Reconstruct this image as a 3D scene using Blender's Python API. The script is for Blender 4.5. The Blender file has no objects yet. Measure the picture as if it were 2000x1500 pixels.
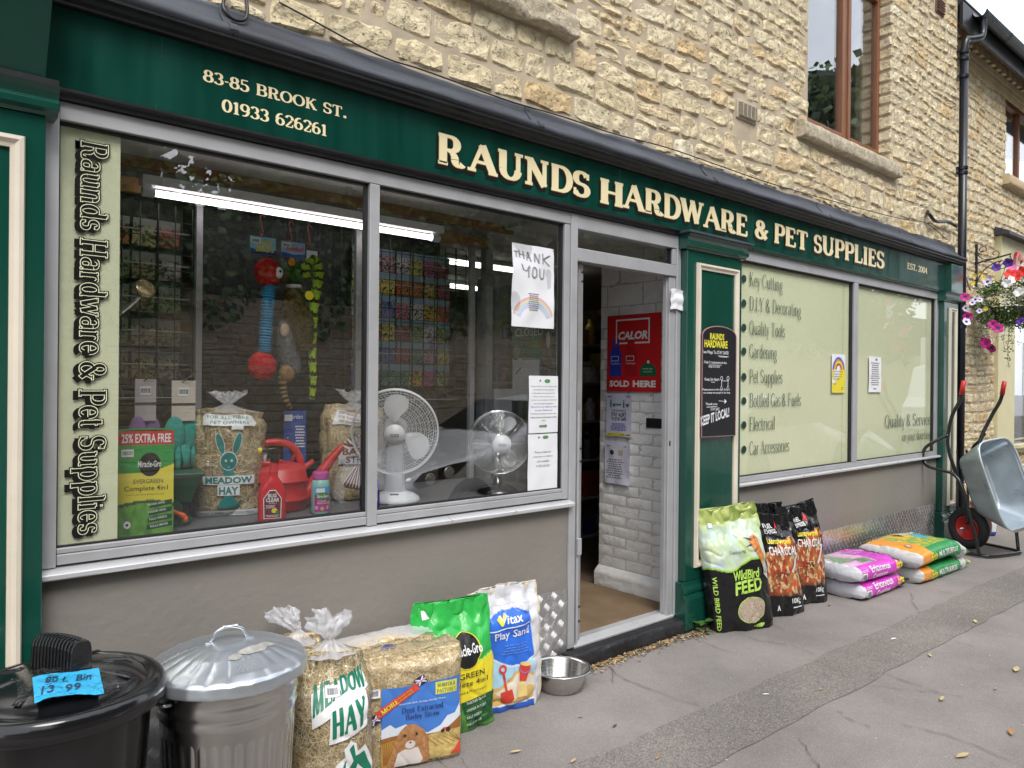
import bpy, bmesh, math, random
import numpy as np
from mathutils import Vector, Matrix, Euler, noise
scene = bpy.context.scene
R = math.radians
random.seed(7)

# ------------------------------------------------------------------ camera
CAM_LOC = Vector((0.0, -2.86, 1.53))
FPX = 1470.0
YAW = R(49.15)
ROLL = 0.0095
PITCH = -3 / 1470.0
Fv = Vector((math.cos(YAW), math.sin(YAW), 0))
Rv = Vector((math.sin(YAW), -math.cos(YAW), 0))
Zv = Vector((0, 0, 1))
F2 = Fv * math.cos(PITCH) + Zv * math.sin(PITCH)
U1 = Zv * math.cos(PITCH) - Fv * math.sin(PITCH)
R2 = Rv * math.cos(ROLL) + U1 * math.sin(ROLL)
U2 = U1 * math.cos(ROLL) - Rv * math.sin(ROLL)
cd = bpy.data.cameras.new('camera')
cam = bpy.data.objects.new('camera', cd)
scene.collection.objects.link(cam)
cd.sensor_width = 36
cd.lens = FPX / 2000 * 36
cd.clip_end = 500
m3 = Matrix((R2, U2, -F2)).transposed()
cam.matrix_world = Matrix.Translation(CAM_LOC) @ m3.to_4x4()
scene.camera = cam


def at(x, y, Y):
	"""survey helper: where the sight line through a spot of the photograph meets the plane y = Y"""
	d = F2 + R2 * ((x - 1000) / FPX) - U2 * ((y - 750) / FPX)
	return CAM_LOC + d * ((Y - CAM_LOC.y) / d.y)


def on_ground(x, y, z=0.0):
	d = F2 + R2 * ((x - 1000) / FPX) - U2 * ((y - 750) / FPX)
	return CAM_LOC + d * ((z - CAM_LOC.z) / d.z)


# ------------------------------------------------------------------ world, sun, exposure
world = bpy.data.worlds.new('World')
scene.world = world
world.use_nodes = True
wn = world.node_tree.nodes
wl = world.node_tree.links
wn.clear()
wo = wn.new('ShaderNodeOutputWorld')
bgd = wn.new('ShaderNodeBackground')
sky = wn.new('ShaderNodeTexSky')
sky.sky_type = 'NISHITA'
sky.sun_disc = False
SUN_EL, SUN_ROT = R(52), R(200)
sky.sun_elevation = SUN_EL
sky.sun_rotation = SUN_ROT
sky.air_density = 1.2
sky.dust_density = 2.5
wtc = wn.new('ShaderNodeTexCoord')
wno = wn.new('ShaderNodeTexNoise')
wno.inputs['Scale'].default_value = 2.6
wno.inputs['Detail'].default_value = 6
wmr = wn.new('ShaderNodeMapRange')
wmr.inputs['From Min'].default_value = 0.35
wmr.inputs['From Max'].default_value = 0.62
wmr.inputs['To Min'].default_value = 0.62
wmr.inputs['To Max'].default_value = 0.97
wmx = wn.new('ShaderNodeMix')
wmx.data_type = 'RGBA'
wmx.inputs[7].default_value = (7.6, 7.9, 8.5, 1)
wl.new(wtc.outputs['Generated'], wno.inputs['Vector'])
wl.new(wno.outputs['Fac'], wmr.inputs['Value'])
wl.new(wmr.outputs['Result'], wmx.inputs[0])
wl.new(sky.outputs['Color'], wmx.inputs[6])
wl.new(wmx.outputs[2], bgd.inputs['Color'])
bgd.inputs['Strength'].default_value = 0.15
wl.new(bgd.outputs['Background'], wo.inputs['Surface'])
sund = bpy.data.lights.new('sun', 'SUN')
sund.energy = 1.5
sund.angle = R(25)
sund.color = (1, 0.965, 0.91)
suno = bpy.data.objects.new('sun', sund)
scene.collection.objects.link(suno)
sun_az = R(245)      # the light comes from the street side, left of the camera
sd = Vector((math.cos(sun_az) * math.cos(SUN_EL), math.sin(sun_az) * math.cos(SUN_EL), math.sin(SUN_EL)))
suno.rotation_euler = (-sd).to_track_quat('-Z', 'Y').to_euler()
suno.location = (0, -8, 12)
sky.sun_rotation = math.atan2(sd.x, sd.y)
vs = scene.view_settings
vs.view_transform = 'Standard'
vs.look = 'None'
vs.exposure = 0.75
vs.gamma = 1
vs.use_curve_mapping = False
scene.cycles.max_bounces = 8
scene.cycles.transparent_max_bounces = 24
scene.cycles.use_denoising = True
scene.cycles.caustics_reflective = False
scene.cycles.caustics_refractive = False


# ------------------------------------------------------------------ materials
def nodes_of(name):
	m = bpy.data.materials.new(name)
	m.use_nodes = True
	nt = m.node_tree
	return m, nt.nodes, nt.links, nt.nodes['Principled BSDF']


def mat(name, c, rough=0.5, metal=0.0, var=0.12, vscale=6.0, bump=0.0, bscale=60.0, coat=0.0,
		stretch=(1, 1, 1), spec=0.5, dirt=0.0, alpha=None, rvar=0.1, bdist=0.01):
	m, n, l, p = nodes_of(name)
	tc = n.new('ShaderNodeTexCoord')
	mp = n.new('ShaderNodeMapping')
	mp.inputs['Scale'].default_value = stretch
	l.new(tc.outputs['Object'], mp.inputs['Vector'])
	n1 = n.new('ShaderNodeTexNoise')
	n1.inputs['Scale'].default_value = vscale
	n1.inputs['Detail'].default_value = 5
	l.new(mp.outputs['Vector'], n1.inputs['Vector'])
	rp = n.new('ShaderNodeValToRGB')
	rp.color_ramp.elements[0].position = 0.3
	rp.color_ramp.elements[1].position = 0.7
	rp.color_ramp.elements[0].color = tuple(max(0, k * (1 - var)) for k in c[:3]) + (1,)
	rp.color_ramp.elements[1].color = tuple(min(1, k * (1 + var)) for k in c[:3]) + (1,)
	l.new(n1.outputs['Fac'], rp.inputs['Fac'])
	out = rp.outputs['Color']
	if dirt > 0:
		n3 = n.new('ShaderNodeTexNoise')
		n3.inputs['Scale'].default_value = 2.3
		n3.inputs['Detail'].default_value = 9
		n3.inputs['Roughness'].default_value = 0.7
		l.new(tc.outputs['Object'], n3.inputs['Vector'])
		mr = n.new('ShaderNodeMapRange')
		mr.inputs['From Min'].default_value = 0.5
		mr.inputs['From Max'].default_value = 0.75
		mr.inputs['To Max'].default_value = dirt
		l.new(n3.outputs['Fac'], mr.inputs['Value'])
		mx = n.new('ShaderNodeMix')
		mx.data_type = 'RGBA'
		l.new(mr.outputs['Result'], mx.inputs[0])
		l.new(out, mx.inputs[6])
		mx.inputs[7].default_value = (0.12, 0.105, 0.085, 1)
		out = mx.outputs[2]
	l.new(out, p.inputs['Base Color'])
	rr = n.new('ShaderNodeMapRange')
	rr.inputs['To Min'].default_value = max(0.02, rough - rvar)
	rr.inputs['To Max'].default_value = min(1, rough + rvar)
	l.new(n1.outputs['Fac'], rr.inputs['Value'])
	l.new(rr.outputs['Result'], p.inputs['Roughness'])
	p.inputs['Metallic'].default_value = metal
	p.inputs['Specular IOR Level'].default_value = spec
	p.inputs['Coat Weight'].default_value = coat
	if alpha is not None:
		p.inputs['Alpha'].default_value = alpha
	if bump > 0:
		n2 = n.new('ShaderNodeTexNoise')
		n2.inputs['Scale'].default_value = bscale
		n2.inputs['Detail'].default_value = 6
		l.new(mp.outputs['Vector'], n2.inputs['Vector'])
		b = n.new('ShaderNodeBump')
		b.inputs['Strength'].default_value = bump
		b.inputs['Distance'].default_value = bdist
		l.new(n2.outputs['Fac'], b.inputs['Height'])
		l.new(b.outputs['Normal'], p.inputs['Normal'])
	return m


def flat(name, c, rough=0.5):
	return mat(name, c, rough, var=0.04, rvar=0.03)


def glass_mat(name, tint=(0.992, 0.997, 0.994), ior=1.5, boost=0.0, rough=0.0, wob=0.0):
	m = bpy.data.materials.new(name)
	m.use_nodes = True
	n, l = m.node_tree.nodes, m.node_tree.links
	n.clear()
	o = n.new('ShaderNodeOutputMaterial')
	t = n.new('ShaderNodeBsdfTransparent')
	t.inputs['Color'].default_value = (*tint, 1)
	g = n.new('ShaderNodeBsdfGlossy')
	g.inputs['Roughness'].default_value = rough
	fr = n.new('ShaderNodeFresnel')
	fr.inputs['IOR'].default_value = ior
	mx = n.new('ShaderNodeMixShader')
	# the same reflectance seen from either side of a thin pane
	ge = n.new('ShaderNodeNewGeometry')
	io = n.new('ShaderNodeMix')
	io.data_type = 'FLOAT'
	io.inputs[2].default_value = ior
	io.inputs[3].default_value = 1.0 / ior
	l.new(ge.outputs['Backfacing'], io.inputs[0])
	l.new(io.outputs[0], fr.inputs['IOR'])
	fac = fr.outputs['Fac']
	if boost:
		a = n.new('ShaderNodeMath')
		a.operation = 'ADD'
		a.inputs[1].default_value = boost
		l.new(fac, a.inputs[0])
		fac = a.outputs[0]
	if wob:
		tc = n.new('ShaderNodeTexCoord')
		no = n.new('ShaderNodeTexNoise')
		no.inputs['Scale'].default_value = 14
		no.inputs['Detail'].default_value = 3
		no.inputs['Distortion'].default_value = 1.5
		l.new(tc.outputs['Object'], no.inputs['Vector'])
		b = n.new('ShaderNodeBump')
		b.inputs['Strength'].default_value = wob
		b.inputs['Distance'].default_value = 0.03
		l.new(no.outputs['Fac'], b.inputs['Height'])
		l.new(b.outputs['Normal'], g.inputs['Normal'])
		l.new(b.outputs['Normal'], fr.inputs['Normal'])
	l.new(fac, mx.inputs['Fac'])
	l.new(t.outputs[0], mx.inputs[1])
	l.new(g.outputs[0], mx.inputs[2])
	l.new(mx.outputs[0], o.inputs['Surface'])
	return m


def emit_mat(name, c, s):
	m = bpy.data.materials.new(name)
	m.use_nodes = True
	n, l = m.node_tree.nodes, m.node_tree.links
	p = n['Principled BSDF']
	p.inputs['Base Color'].default_value = (0.8, 0.8, 0.8, 1)
	p.inputs['Emission Color'].default_value = (*c, 1)
	p.inputs['Emission Strength'].default_value = s
	return m


def stone_mat(name, c1, c2, c3, sc=1.0):
	m, n, l, p = nodes_of(name)
	tc = n.new('ShaderNodeTexCoord')
	oi = n.new('ShaderNodeObjectInfo')
	ge = n.new('ShaderNodeNewGeometry')
	ad = n.new('ShaderNodeMath')
	ad.operation = 'ADD'
	l.new(oi.outputs['Random'], ad.inputs[0])
	l.new(ge.outputs['Random Per Island'], ad.inputs[1])
	fr = n.new('ShaderNodeMath')
	fr.operation = 'FRACT'
	l.new(ad.outputs[0], fr.inputs[0])
	rp = n.new('ShaderNodeValToRGB')
	e = rp.color_ramp.elements
	e[0].color = (*c1, 1)
	e[1].color = (*c2, 1)
	e.new(0.5).color = (*[(a + b) / 2 for a, b in zip(c1, c2)], 1)
	e.new(0.93).color = (*c3, 1)
	l.new(fr.outputs[0], rp.inputs['Fac'])
	geo = ge.outputs['Position']
	nz = n.new('ShaderNodeTexNoise')
	nz.inputs['Scale'].default_value = 14 * sc
	nz.inputs['Detail'].default_value = 8
	nz.inputs['Roughness'].default_value = 0.72
	l.new(geo, nz.inputs['Vector'])
	mr = n.new('ShaderNodeMapRange')
	mr.inputs['From Min'].default_value = 0.32
	mr.inputs['From Max'].default_value = 0.68
	mr.inputs['To Min'].default_value = 0.60
	mr.inputs['To Max'].default_value = 1.26
	l.new(nz.outputs['Fac'], mr.inputs['Value'])
	hs = n.new('ShaderNodeMix')
	hs.data_type = 'RGBA'
	hs.blend_type = 'MULTIPLY'
	hs.inputs[0].default_value = 1
	l.new(rp.outputs['Color'], hs.inputs[6])
	l.new(mr.outputs['Result'], hs.inputs[7])
	# lichen grey and pits
	n2 = n.new('ShaderNodeTexNoise')
	n2.inputs['Scale'].default_value = 5 * sc
	n2.inputs['Detail'].default_value = 9
	n2.inputs['Roughness'].default_value = 0.75
	l.new(geo, n2.inputs['Vector'])
	m2 = n.new('ShaderNodeMapRange')
	m2.inputs['From Min'].default_value = 0.54
	m2.inputs['From Max'].default_value = 0.66
	m2.inputs['To Max'].default_value = 0.55
	l.new(n2.outputs['Fac'], m2.inputs['Value'])
	x2 = n.new('ShaderNodeMix')
	x2.data_type = 'RGBA'
	l.new(m2.outputs['Result'], x2.inputs[0])
	l.new(hs.outputs[2], x2.inputs[6])
	x2.inputs[7].default_value = (0.45, 0.39, 0.29, 1)
	vo = n.new('ShaderNodeTexNoise')
	vo.inputs['Scale'].default_value = 55 * sc
	vo.inputs['Detail'].default_value = 4
	l.new(geo, vo.inputs['Vector'])
	m4 = n.new('ShaderNodeMapRange')
	m4.inputs['From Min'].default_value = 0.60
	m4.inputs['From Max'].default_value = 0.74
	m4.inputs['To Max'].default_value = 0.6
	l.new(vo.outputs['Fac'], m4.inputs['Value'])
	x4 = n.new('ShaderNodeMix')
	x4.data_type = 'RGBA'
	l.new(m4.outputs['Result'], x4.inputs[0])
	l.new(x2.outputs[2], x4.inputs[6])
	x4.inputs[7].default_value = (0.20, 0.15, 0.085, 1)
	l.new(x4.outputs[2], p.inputs['Base Color'])
	p.inputs['Roughness'].default_value = 0.9
	p.inputs['Specular IOR Level'].default_value = 0.2
	n3 = n.new('ShaderNodeTexNoise')
	n3.inputs['Scale'].default_value = 24 * sc
	n3.inputs['Detail'].default_value = 10
	n3.inputs['Roughness'].default_value = 0.65
	n3.inputs['Distortion'].default_value = 0.6
	l.new(geo, n3.inputs['Vector'])
	sm = n.new('ShaderNodeMath')
	sm.operation = 'SUBTRACT'
	l.new(n3.outputs['Fac'], sm.inputs[0])
	l.new(m4.outputs['Result'], sm.inputs[1])
	b = n.new('ShaderNodeBump')
	b.inputs['Strength'].default_value = 0.9
	b.inputs['Distance'].default_value = 0.022 / sc
	l.new(sm.outputs[0], b.inputs['Height'])
	l.new(b.outputs['Normal'], p.inputs['Normal'])
	return m


def hay_mat(name, c1, c2):
	m, n, l, p = nodes_of(name)
	tc = n.new('ShaderNodeTexCoord')
	outs = []
	for rot, st in (((0.2, 0.5, 0.6), (110, 110, 12)), ((0.9, -0.7, 0.3), (95, 14, 120)), ((0.1, 1.2, 0.4), (90, 100, 10))):
		mp = n.new('ShaderNodeMapping')
		mp.inputs['Rotation'].default_value = rot
		mp.inputs['Scale'].default_value = st
		l.new(tc.outputs['Object'], mp.inputs['Vector'])
		nz = n.new('ShaderNodeTexNoise')
		nz.inputs['Scale'].default_value = 1.0
		nz.inputs['Detail'].default_value = 2
		nz.inputs['Distortion'].default_value = 0.4
		l.new(mp.outputs['Vector'], nz.inputs['Vector'])
		outs.append(nz.outputs['Fac'])
	a = n.new('ShaderNodeMath')
	a.operation = 'MAXIMUM'
	l.new(outs[0], a.inputs[0])
	l.new(outs[1], a.inputs[1])
	a2 = n.new('ShaderNodeMath')
	a2.operation = 'MAXIMUM'
	l.new(a.outputs[0], a2.inputs[0])
	l.new(outs[2], a2.inputs[1])
	rp = n.new('ShaderNodeValToRGB')
	rp.color_ramp.elements[0].position = 0.46
	rp.color_ramp.elements[0].color = (*c1, 1)
	rp.color_ramp.elements[1].position = 0.72
	rp.color_ramp.elements[1].color = (*c2, 1)
	l.new(a2.outputs[0], rp.inputs['Fac'])
	l.new(rp.outputs['Color'], p.inputs['Base Color'])
	p.inputs['Roughness'].default_value = 0.8
	b = n.new('ShaderNodeBump')
	b.inputs['Strength'].default_value = 0.8
	b.inputs['Distance'].default_value = 0.008
	l.new(a2.outputs[0], b.inputs['Height'])
	l.new(b.outputs['Normal'], p.inputs['Normal'])
	return m


def print_mat(name, rough=0.3, bump=0.35, bscale=22, coat=0.0, stretch=(1, 1, 0.45)):
	"""printed film: colour comes from the print (colour attribute), creases from a bump"""
	m, n, l, p = nodes_of(name)
	at_ = n.new('ShaderNodeAttribute')
	at_.attribute_name = 'print'
	l.new(at_.outputs['Color'], p.inputs['Base Color'])
	p.inputs['Roughness'].default_value = rough
	p.inputs['Coat Weight'].default_value = coat
	tc = n.new('ShaderNodeTexCoord')
	mp = n.new('ShaderNodeMapping')
	mp.inputs['Scale'].default_value = stretch
	l.new(tc.outputs['Object'], mp.inputs['Vector'])
	nz = n.new('ShaderNodeTexNoise')
	nz.inputs['Scale'].default_value = bscale
	nz.inputs['Detail'].default_value = 4
	nz.inputs['Distortion'].default_value = 1.2
	l.new(mp.outputs['Vector'], nz.inputs['Vector'])
	b = n.new('ShaderNodeBump')
	b.inputs['Strength'].default_value = bump
	b.inputs['Distance'].default_value = 0.012
	l.new(nz.outputs['Fac'], b.inputs['Height'])
	l.new(b.outputs['Normal'], p.inputs['Normal'])
	return m


def asphalt_mat(name, c, grain, gsc, crack=0.0, wet=0.0):
	m, n, l, p = nodes_of(name)
	tc = n.new('ShaderNodeTexCoord')
	pos = tc.outputs['Object']
	n1 = n.new('ShaderNodeTexNoise')
	n1.inputs['Scale'].default_value = 1.1
	n1.inputs['Detail'].default_value = 8
	n1.inputs['Roughness'].default_value = 0.6
	l.new(pos, n1.inputs['Vector'])
	r1 = n.new('ShaderNodeValToRGB')
	r1.color_ramp.elements[0].position = 0.35
	r1.color_ramp.elements[1].position = 0.68
	r1.color_ramp.elements[0].color = (*[k * 0.80 for k in c], 1)
	r1.color_ramp.elements[1].color = (*[k * 1.2 for k in c], 1)
	l.new(n1.outputs['Fac'], r1.inputs['Fac'])
	vo = n.new('ShaderNodeTexVoronoi')
	vo.inputs['Scale'].default_value = gsc
	l.new(pos, vo.inputs['Vector'])
	sp = n.new('ShaderNodeSeparateColor')
	l.new(vo.outputs['Color'], sp.inputs[0])
	gm = n.new('ShaderNodeMapRange')
	gm.inputs['From Min'].default_value = 0.0
	gm.inputs['From Max'].default_value = 1.0
	gm.inputs['To Min'].default_value = 1 - grain
	gm.inputs['To Max'].default_value = 1 + grain
	l.new(sp.outputs[0], gm.inputs['Value'])
	mx = n.new('ShaderNodeMix')
	mx.data_type = 'RGBA'
	mx.blend_type = 'MULTIPLY'
	mx.inputs[0].default_value = 1
	l.new(r1.outputs['Color'], mx.inputs[6])
	l.new(gm.outputs['Result'], mx.inputs[7])
	out = mx.outputs[2]
	# pale chippings
	th = n.new('ShaderNodeMapRange')
	th.inputs['From Min'].default_value = 0.93 if grain < 0.4 else 0.84
	th.inputs['From Max'].default_value = 0.97 if grain < 0.4 else 0.88
	th.inputs['To Max'].default_value = 0.55 if grain < 0.4 else 0.8
	l.new(sp.outputs[1], th.inputs['Value'])
	x2 = n.new('ShaderNodeMix')
	x2.data_type = 'RGBA'
	l.new(th.outputs['Result'], x2.inputs[0])
	l.new(out, x2.inputs[6])
	x2.inputs[7].default_value = (0.42, 0.38, 0.33, 1)
	out = x2.outputs[2]
	# dark oily blots and worn patches
	n4 = n.new('ShaderNodeTexNoise')
	n4.inputs['Scale'].default_value = 3.7
	n4.inputs['Detail'].default_value = 6
	l.new(pos, n4.inputs['Vector'])
	m4 = n.new('ShaderNodeMapRange')
	m4.inputs['From Min'].default_value = 0.62
	m4.inputs['From Max'].default_value = 0.8
	m4.inputs['To Max'].default_value = 0.5
	l.new(n4.outputs['Fac'], m4.inputs['Value'])
	x4 = n.new('ShaderNodeMix')
	x4.data_type = 'RGBA'
	l.new(m4.outputs['Result'], x4.inputs[0])
	l.new(out, x4.inputs[6])
	x4.inputs[7].default_value = (*[k * 0.6 for k in c], 1)
	# trodden gum and drips: small round marks
	vg = n.new('ShaderNodeTexVoronoi')
	vg.inputs['Scale'].default_value = 2.6
	l.new(pos, vg.inputs['Vector'])
	mg = n.new('ShaderNodeMapRange')
	mg.inputs['From Min'].default_value = 0.045
	mg.inputs['From Max'].default_value = 0.030
	mg.inputs['To Max'].default_value = 0.45
	l.new(vg.outputs['Distance'], mg.inputs['Value'])
	x5 = n.new('ShaderNodeMix')
	x5.data_type = 'RGBA'
	l.new(mg.outputs['Result'], x5.inputs[0])
	l.new(x4.outputs[2], x5.inputs[6])
	x5.inputs[7].default_value = (*[k * 0.45 for k in c], 1)
	l.new(x5.outputs[2], p.inputs['Base Color'])
	p.inputs['Roughness'].default_value = 0.88
	p.inputs['Specular IOR Level'].default_value = 0.3
	nb = n.new('ShaderNodeTexNoise')
	nb.inputs['Scale'].default_value = gsc * 0.9
	nb.inputs['Detail'].default_value = 5
	l.new(pos, nb.inputs['Vector'])
	b = n.new('ShaderNodeBump')
	b.inputs['Strength'].default_value = 0.5 + grain
	b.inputs['Distance'].default_value = 0.004
	l.new(nb.outputs['Fac'], b.inputs['Height'])
	l.new(b.outputs['Normal'], p.inputs['Normal'])
	return m


MT = {}
MT['stone'] = stone_mat('buff_limestone', (0.75, 0.63, 0.405), (0.88, 0.785, 0.575), (0.73, 0.54, 0.30))
MT['stone_far'] = stone_mat('grey_garden_stone', (0.36, 0.31, 0.23), (0.46, 0.41, 0.32), (0.38, 0.29, 0.18))
MT['mortar'] = mat('lime_mortar', (0.47, 0.39, 0.285), 0.95, var=0.16, vscale=9, bump=0.6, bscale=120, bdist=0.004)
MT['sill_stone'] = stone_mat('sill_stone', (0.58, 0.50, 0.37), (0.60, 0.53, 0.40), (0.57, 0.48, 0.35), 1.3)
MT['dentil'] = mat('sawn_buff_stone', (0.55, 0.43, 0.27), 0.9, var=0.15, bump=0.3, bscale=90, bdist=0.004)
MT['green'] = mat('green_gloss_paint', (0.0055, 0.063, 0.043), 0.22, var=0.16, vscale=3, bump=0.12, bscale=25, coat=0.35, stretch=(1, 1, 0.25), bdist=0.003)
MT['green_sign'] = mat('green_sign_face', (0.0025, 0.048, 0.034), 0.22, var=0.22, vscale=11, bump=0.02, bscale=6, stretch=(1, 1, 0.10), rvar=0.14)
MT['cream_paint'] = mat('cream_gloss_paint', (0.72, 0.64, 0.52), 0.35, var=0.06, dirt=0.15)
MT['letter'] = flat('cream_vinyl', (0.86, 0.74, 0.46), 0.4)
MT['black_v'] = flat('black_vinyl', (0.006, 0.006, 0.006), 0.35)
MT['gold_edge'] = flat('gold_edge_vinyl', (0.30, 0.26, 0.06), 0.4)
MT['lead'] = mat('weathered_lead', (0.062, 0.067, 0.082), 0.66, 0.1, var=0.4, vscale=5, bump=0.4, bscale=14, bdist=0.012, stretch=(0.5, 1, 1))
MT['black_wood'] = mat('black_moulding', (0.012, 0.012, 0.014), 0.4, var=0.3, bump=0.1, bscale=40)
MT['alu'] = mat('silver_frame_metal', (0.50, 0.50, 0.515), 0.42, 0.35, var=0.05, vscale=7, bump=0.03, bscale=50, dirt=0.22)
MT['alu_edge'] = mat('bright_silver_edge', (0.74, 0.74, 0.75), 0.3, 0.5, var=0.05)
MT['rubber'] = mat('black_gasket', (0.012, 0.012, 0.012), 0.6)
MT['glass'] = glass_mat('window_glass', boost=0.085)
MT['glass_film'] = glass_mat('film_window_glass', boost=0.005)
MT['glass_up'] = glass_mat('house_window_glass', ior=1.9, boost=0.12)
MT['film'] = mat('lime_cream_film', (0.86, 0.88, 0.60), 0.6, var=0.02, vscale=1.2)
MT['film_green'] = flat('dark_green_vinyl', (0.006, 0.04, 0.025), 0.5)
MT['render'] = mat('taupe_wall_render', (0.245, 0.225, 0.20), 0.8, var=0.07, vscale=1.6, bump=0.5, bscale=28, bdist=0.006, dirt=0.07)
MT['plate'] = mat('tread_plate_metal', (0.62, 0.62, 0.63), 0.26, 0.85, var=0.15, vscale=8, bump=0.05)
MT['step'] = mat('black_step', (0.013, 0.013, 0.015), 0.55, var=0.5, vscale=7, bump=0.8, bscale=30, dirt=0.10)
MT['pave'] = asphalt_mat('pavement_asphalt', (0.245, 0.222, 0.207), 0.14, 300)
MT['strip'] = asphalt_mat('coarse_asphalt', (0.205, 0.185, 0.168), 0.36, 190)
MT['road'] = asphalt_mat('road_asphalt', (0.07, 0.07, 0.07), 0.4, 120)
MT['crack'] = mat('crack_shadow_dirt', (0.09, 0.08, 0.07), 0.95)
MT['kerb'] = mat('kerb_stone', (0.3, 0.29, 0.27), 0.9, bump=0.3)
MT['upvc'] = mat('brown_window_frame', (0.235, 0.098, 0.045), 0.38, var=0.2, vscale=5, stretch=(8, 8, 1))
MT['pipe'] = mat('black_pipe_plastic', (0.010, 0.012, 0.018), 0.3, var=0.2)
MT['white_brick'] = mat('white_painted_brick', (0.90, 0.89, 0.87), 0.6, var=0.06, vscale=9, bump=0.8, bscale=26, bdist=0.008, dirt=0.34)
MT['white_joint'] = mat('white_painted_joint', (0.60, 0.59, 0.56), 0.8, var=0.1, dirt=0.35)
MT['mat_floor'] = mat('brown_doormat', (0.185, 0.125, 0.07), 0.95, var=0.2, vscale=5, bump=0.8, bscale=220, bdist=0.004)
MT['white'] = mat('white_plastic', (0.74, 0.75, 0.77), 0.35, var=0.03)
MT['paper'] = mat('white_paper', (0.80, 0.80, 0.83), 0.7, var=0.03, bump=0.2, bscale=7, bdist=0.01)
MT['ink'] = flat('dark_ink', (0.05, 0.05, 0.06), 0.7)
MT['ink_grey'] = flat('pencil_grey', (0.16, 0.16, 0.17), 0.7)
MT['blue_ink'] = flat('blue_ink', (0.05, 0.06, 0.4), 0.7)
MT['red'] = mat('poster_red', (0.62, 0.018, 0.022), 0.4, var=0.05)
MT['wht'] = flat('white_print', (0.82, 0.82, 0.82), 0.4)
MT['yellow'] = flat('yellow_print', (0.80, 0.66, 0.03), 0.4)
MT['blue'] = flat('blue_print', (0.03, 0.10, 0.55), 0.4)
MT['greenp'] = flat('green_print', (0.02, 0.22, 0.07), 0.4)
MT['hay_green'] = flat('hay_label_green', (0.01, 0.19, 0.11), 0.4)
MT['teal'] = flat('teal_print', (0.005, 0.22, 0.20), 0.4)
MT['black'] = mat('black_plastic', (0.008, 0.008, 0.009), 0.16, var=0.3, vscale=4, bump=0.02, bscale=12, coat=0.2)
MT['wall_in'] = mat('grey_painted_board', (0.62, 0.61, 0.58), 0.8, var=0.08)
MT['shelf_in'] = mat('grey_laminate', (0.15, 0.15, 0.16), 0.45, var=0.15, vscale=60)
MT['wood'] = mat('varnished_batten', (0.33, 0.17, 0.07), 0.5, var=0.25, vscale=4, stretch=(1, 10, 10))
MT['wire'] = mat('black_wire', (0.02, 0.02, 0.022), 0.4)
MT['steel'] = mat('brushed_steel', (0.62, 0.60, 0.58), 0.20, 1.0, var=0.10, vscale=20, stretch=(1, 1, 8))
MT['chrome'] = mat('chrome', (0.75, 0.75, 0.76), 0.08, 1.0, var=0.02)
MT['galv'] = mat('galvanised_steel', (0.55, 0.59, 0.63), 0.30, 0.8, var=0.12, vscale=4, bump=0.08, bscale=9)
MT['galv_body'] = mat('galvanised_body', (0.56, 0.55, 0.53), 0.22, 1.0, var=0.16, vscale=5, bump=0.08, bscale=7, stretch=(1, 1, 0.3))
MT['dark_in'] = mat('unlit_interior_black', (0.014, 0.014, 0.014), 0.6)  # near-black colour stands in for the darkness of unlit interiors
MT['tube'] = emit_mat('lit_lamp_tube', (1.0, 0.94, 0.96), 3.2)
MT['tube2'] = emit_mat('lit_shop_lamp', (1.0, 0.95, 0.88), 3.0)
MT['hay'] = hay_mat('meadow_hay', (0.20, 0.14, 0.065), (0.68, 0.56, 0.34))
MT['straw'] = hay_mat('barley_straw', (0.40, 0.28, 0.13), (0.88, 0.73, 0.46))
MT['straw_a'] = flat('pale_stalk', (0.80, 0.68, 0.44), 0.6)
MT['straw_b'] = flat('tan_stalk', (0.56, 0.42, 0.21), 0.6)
MT['cling'] = glass_mat('clear_film', (0.97, 0.97, 0.97), 1.35, 0.03, 0.16, 0.9)
MT['cling2'] = mat('frosty_film_knot', (0.80, 0.80, 0.84), 0.25, var=0.05, alpha=0.42, bump=0.7, bscale=25, bdist=0.01, spec=0.8)
MT['print'] = print_mat('printed_film', 0.30, 0.5, 16)
MT['print_gloss'] = print_mat('glossy_black_film', 0.22, 0.5, 18)
MT['print_card'] = print_mat('printed_card', 0.45, 0.03, 8)
MT['leaf'] = mat('leaf_green', (0.055, 0.125, 0.022), 0.5, var=0.35, vscale=9)
MT['leaf2'] = mat('leaf_dark_green', (0.025, 0.065, 0.018), 0.5, var=0.4, vscale=3)
MT['bark'] = mat('bark', (0.10, 0.075, 0.05), 0.9, bump=0.6)
MT['dry'] = mat('dry_leaf', (0.38, 0.21, 0.08), 0.8, var=0.3, vscale=15)
MT['dry2'] = mat('pale_dry_leaf', (0.48, 0.38, 0.20), 0.8, var=0.3, vscale=15)
MT['cream_shop'] = mat('pale_yellow_paint', (0.68, 0.62, 0.38), 0.5, var=0.05)
MT['redp'] = flat('print_red', (0.66, 0.07, 0.04), 0.4)
MT['hedge_shade'] = mat('inner_leaf_shade', (0.018, 0.032, 0.010), 1.0, var=0.5, vscale=2)  # solid dark filler, shade between the leaves put into the colour


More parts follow.
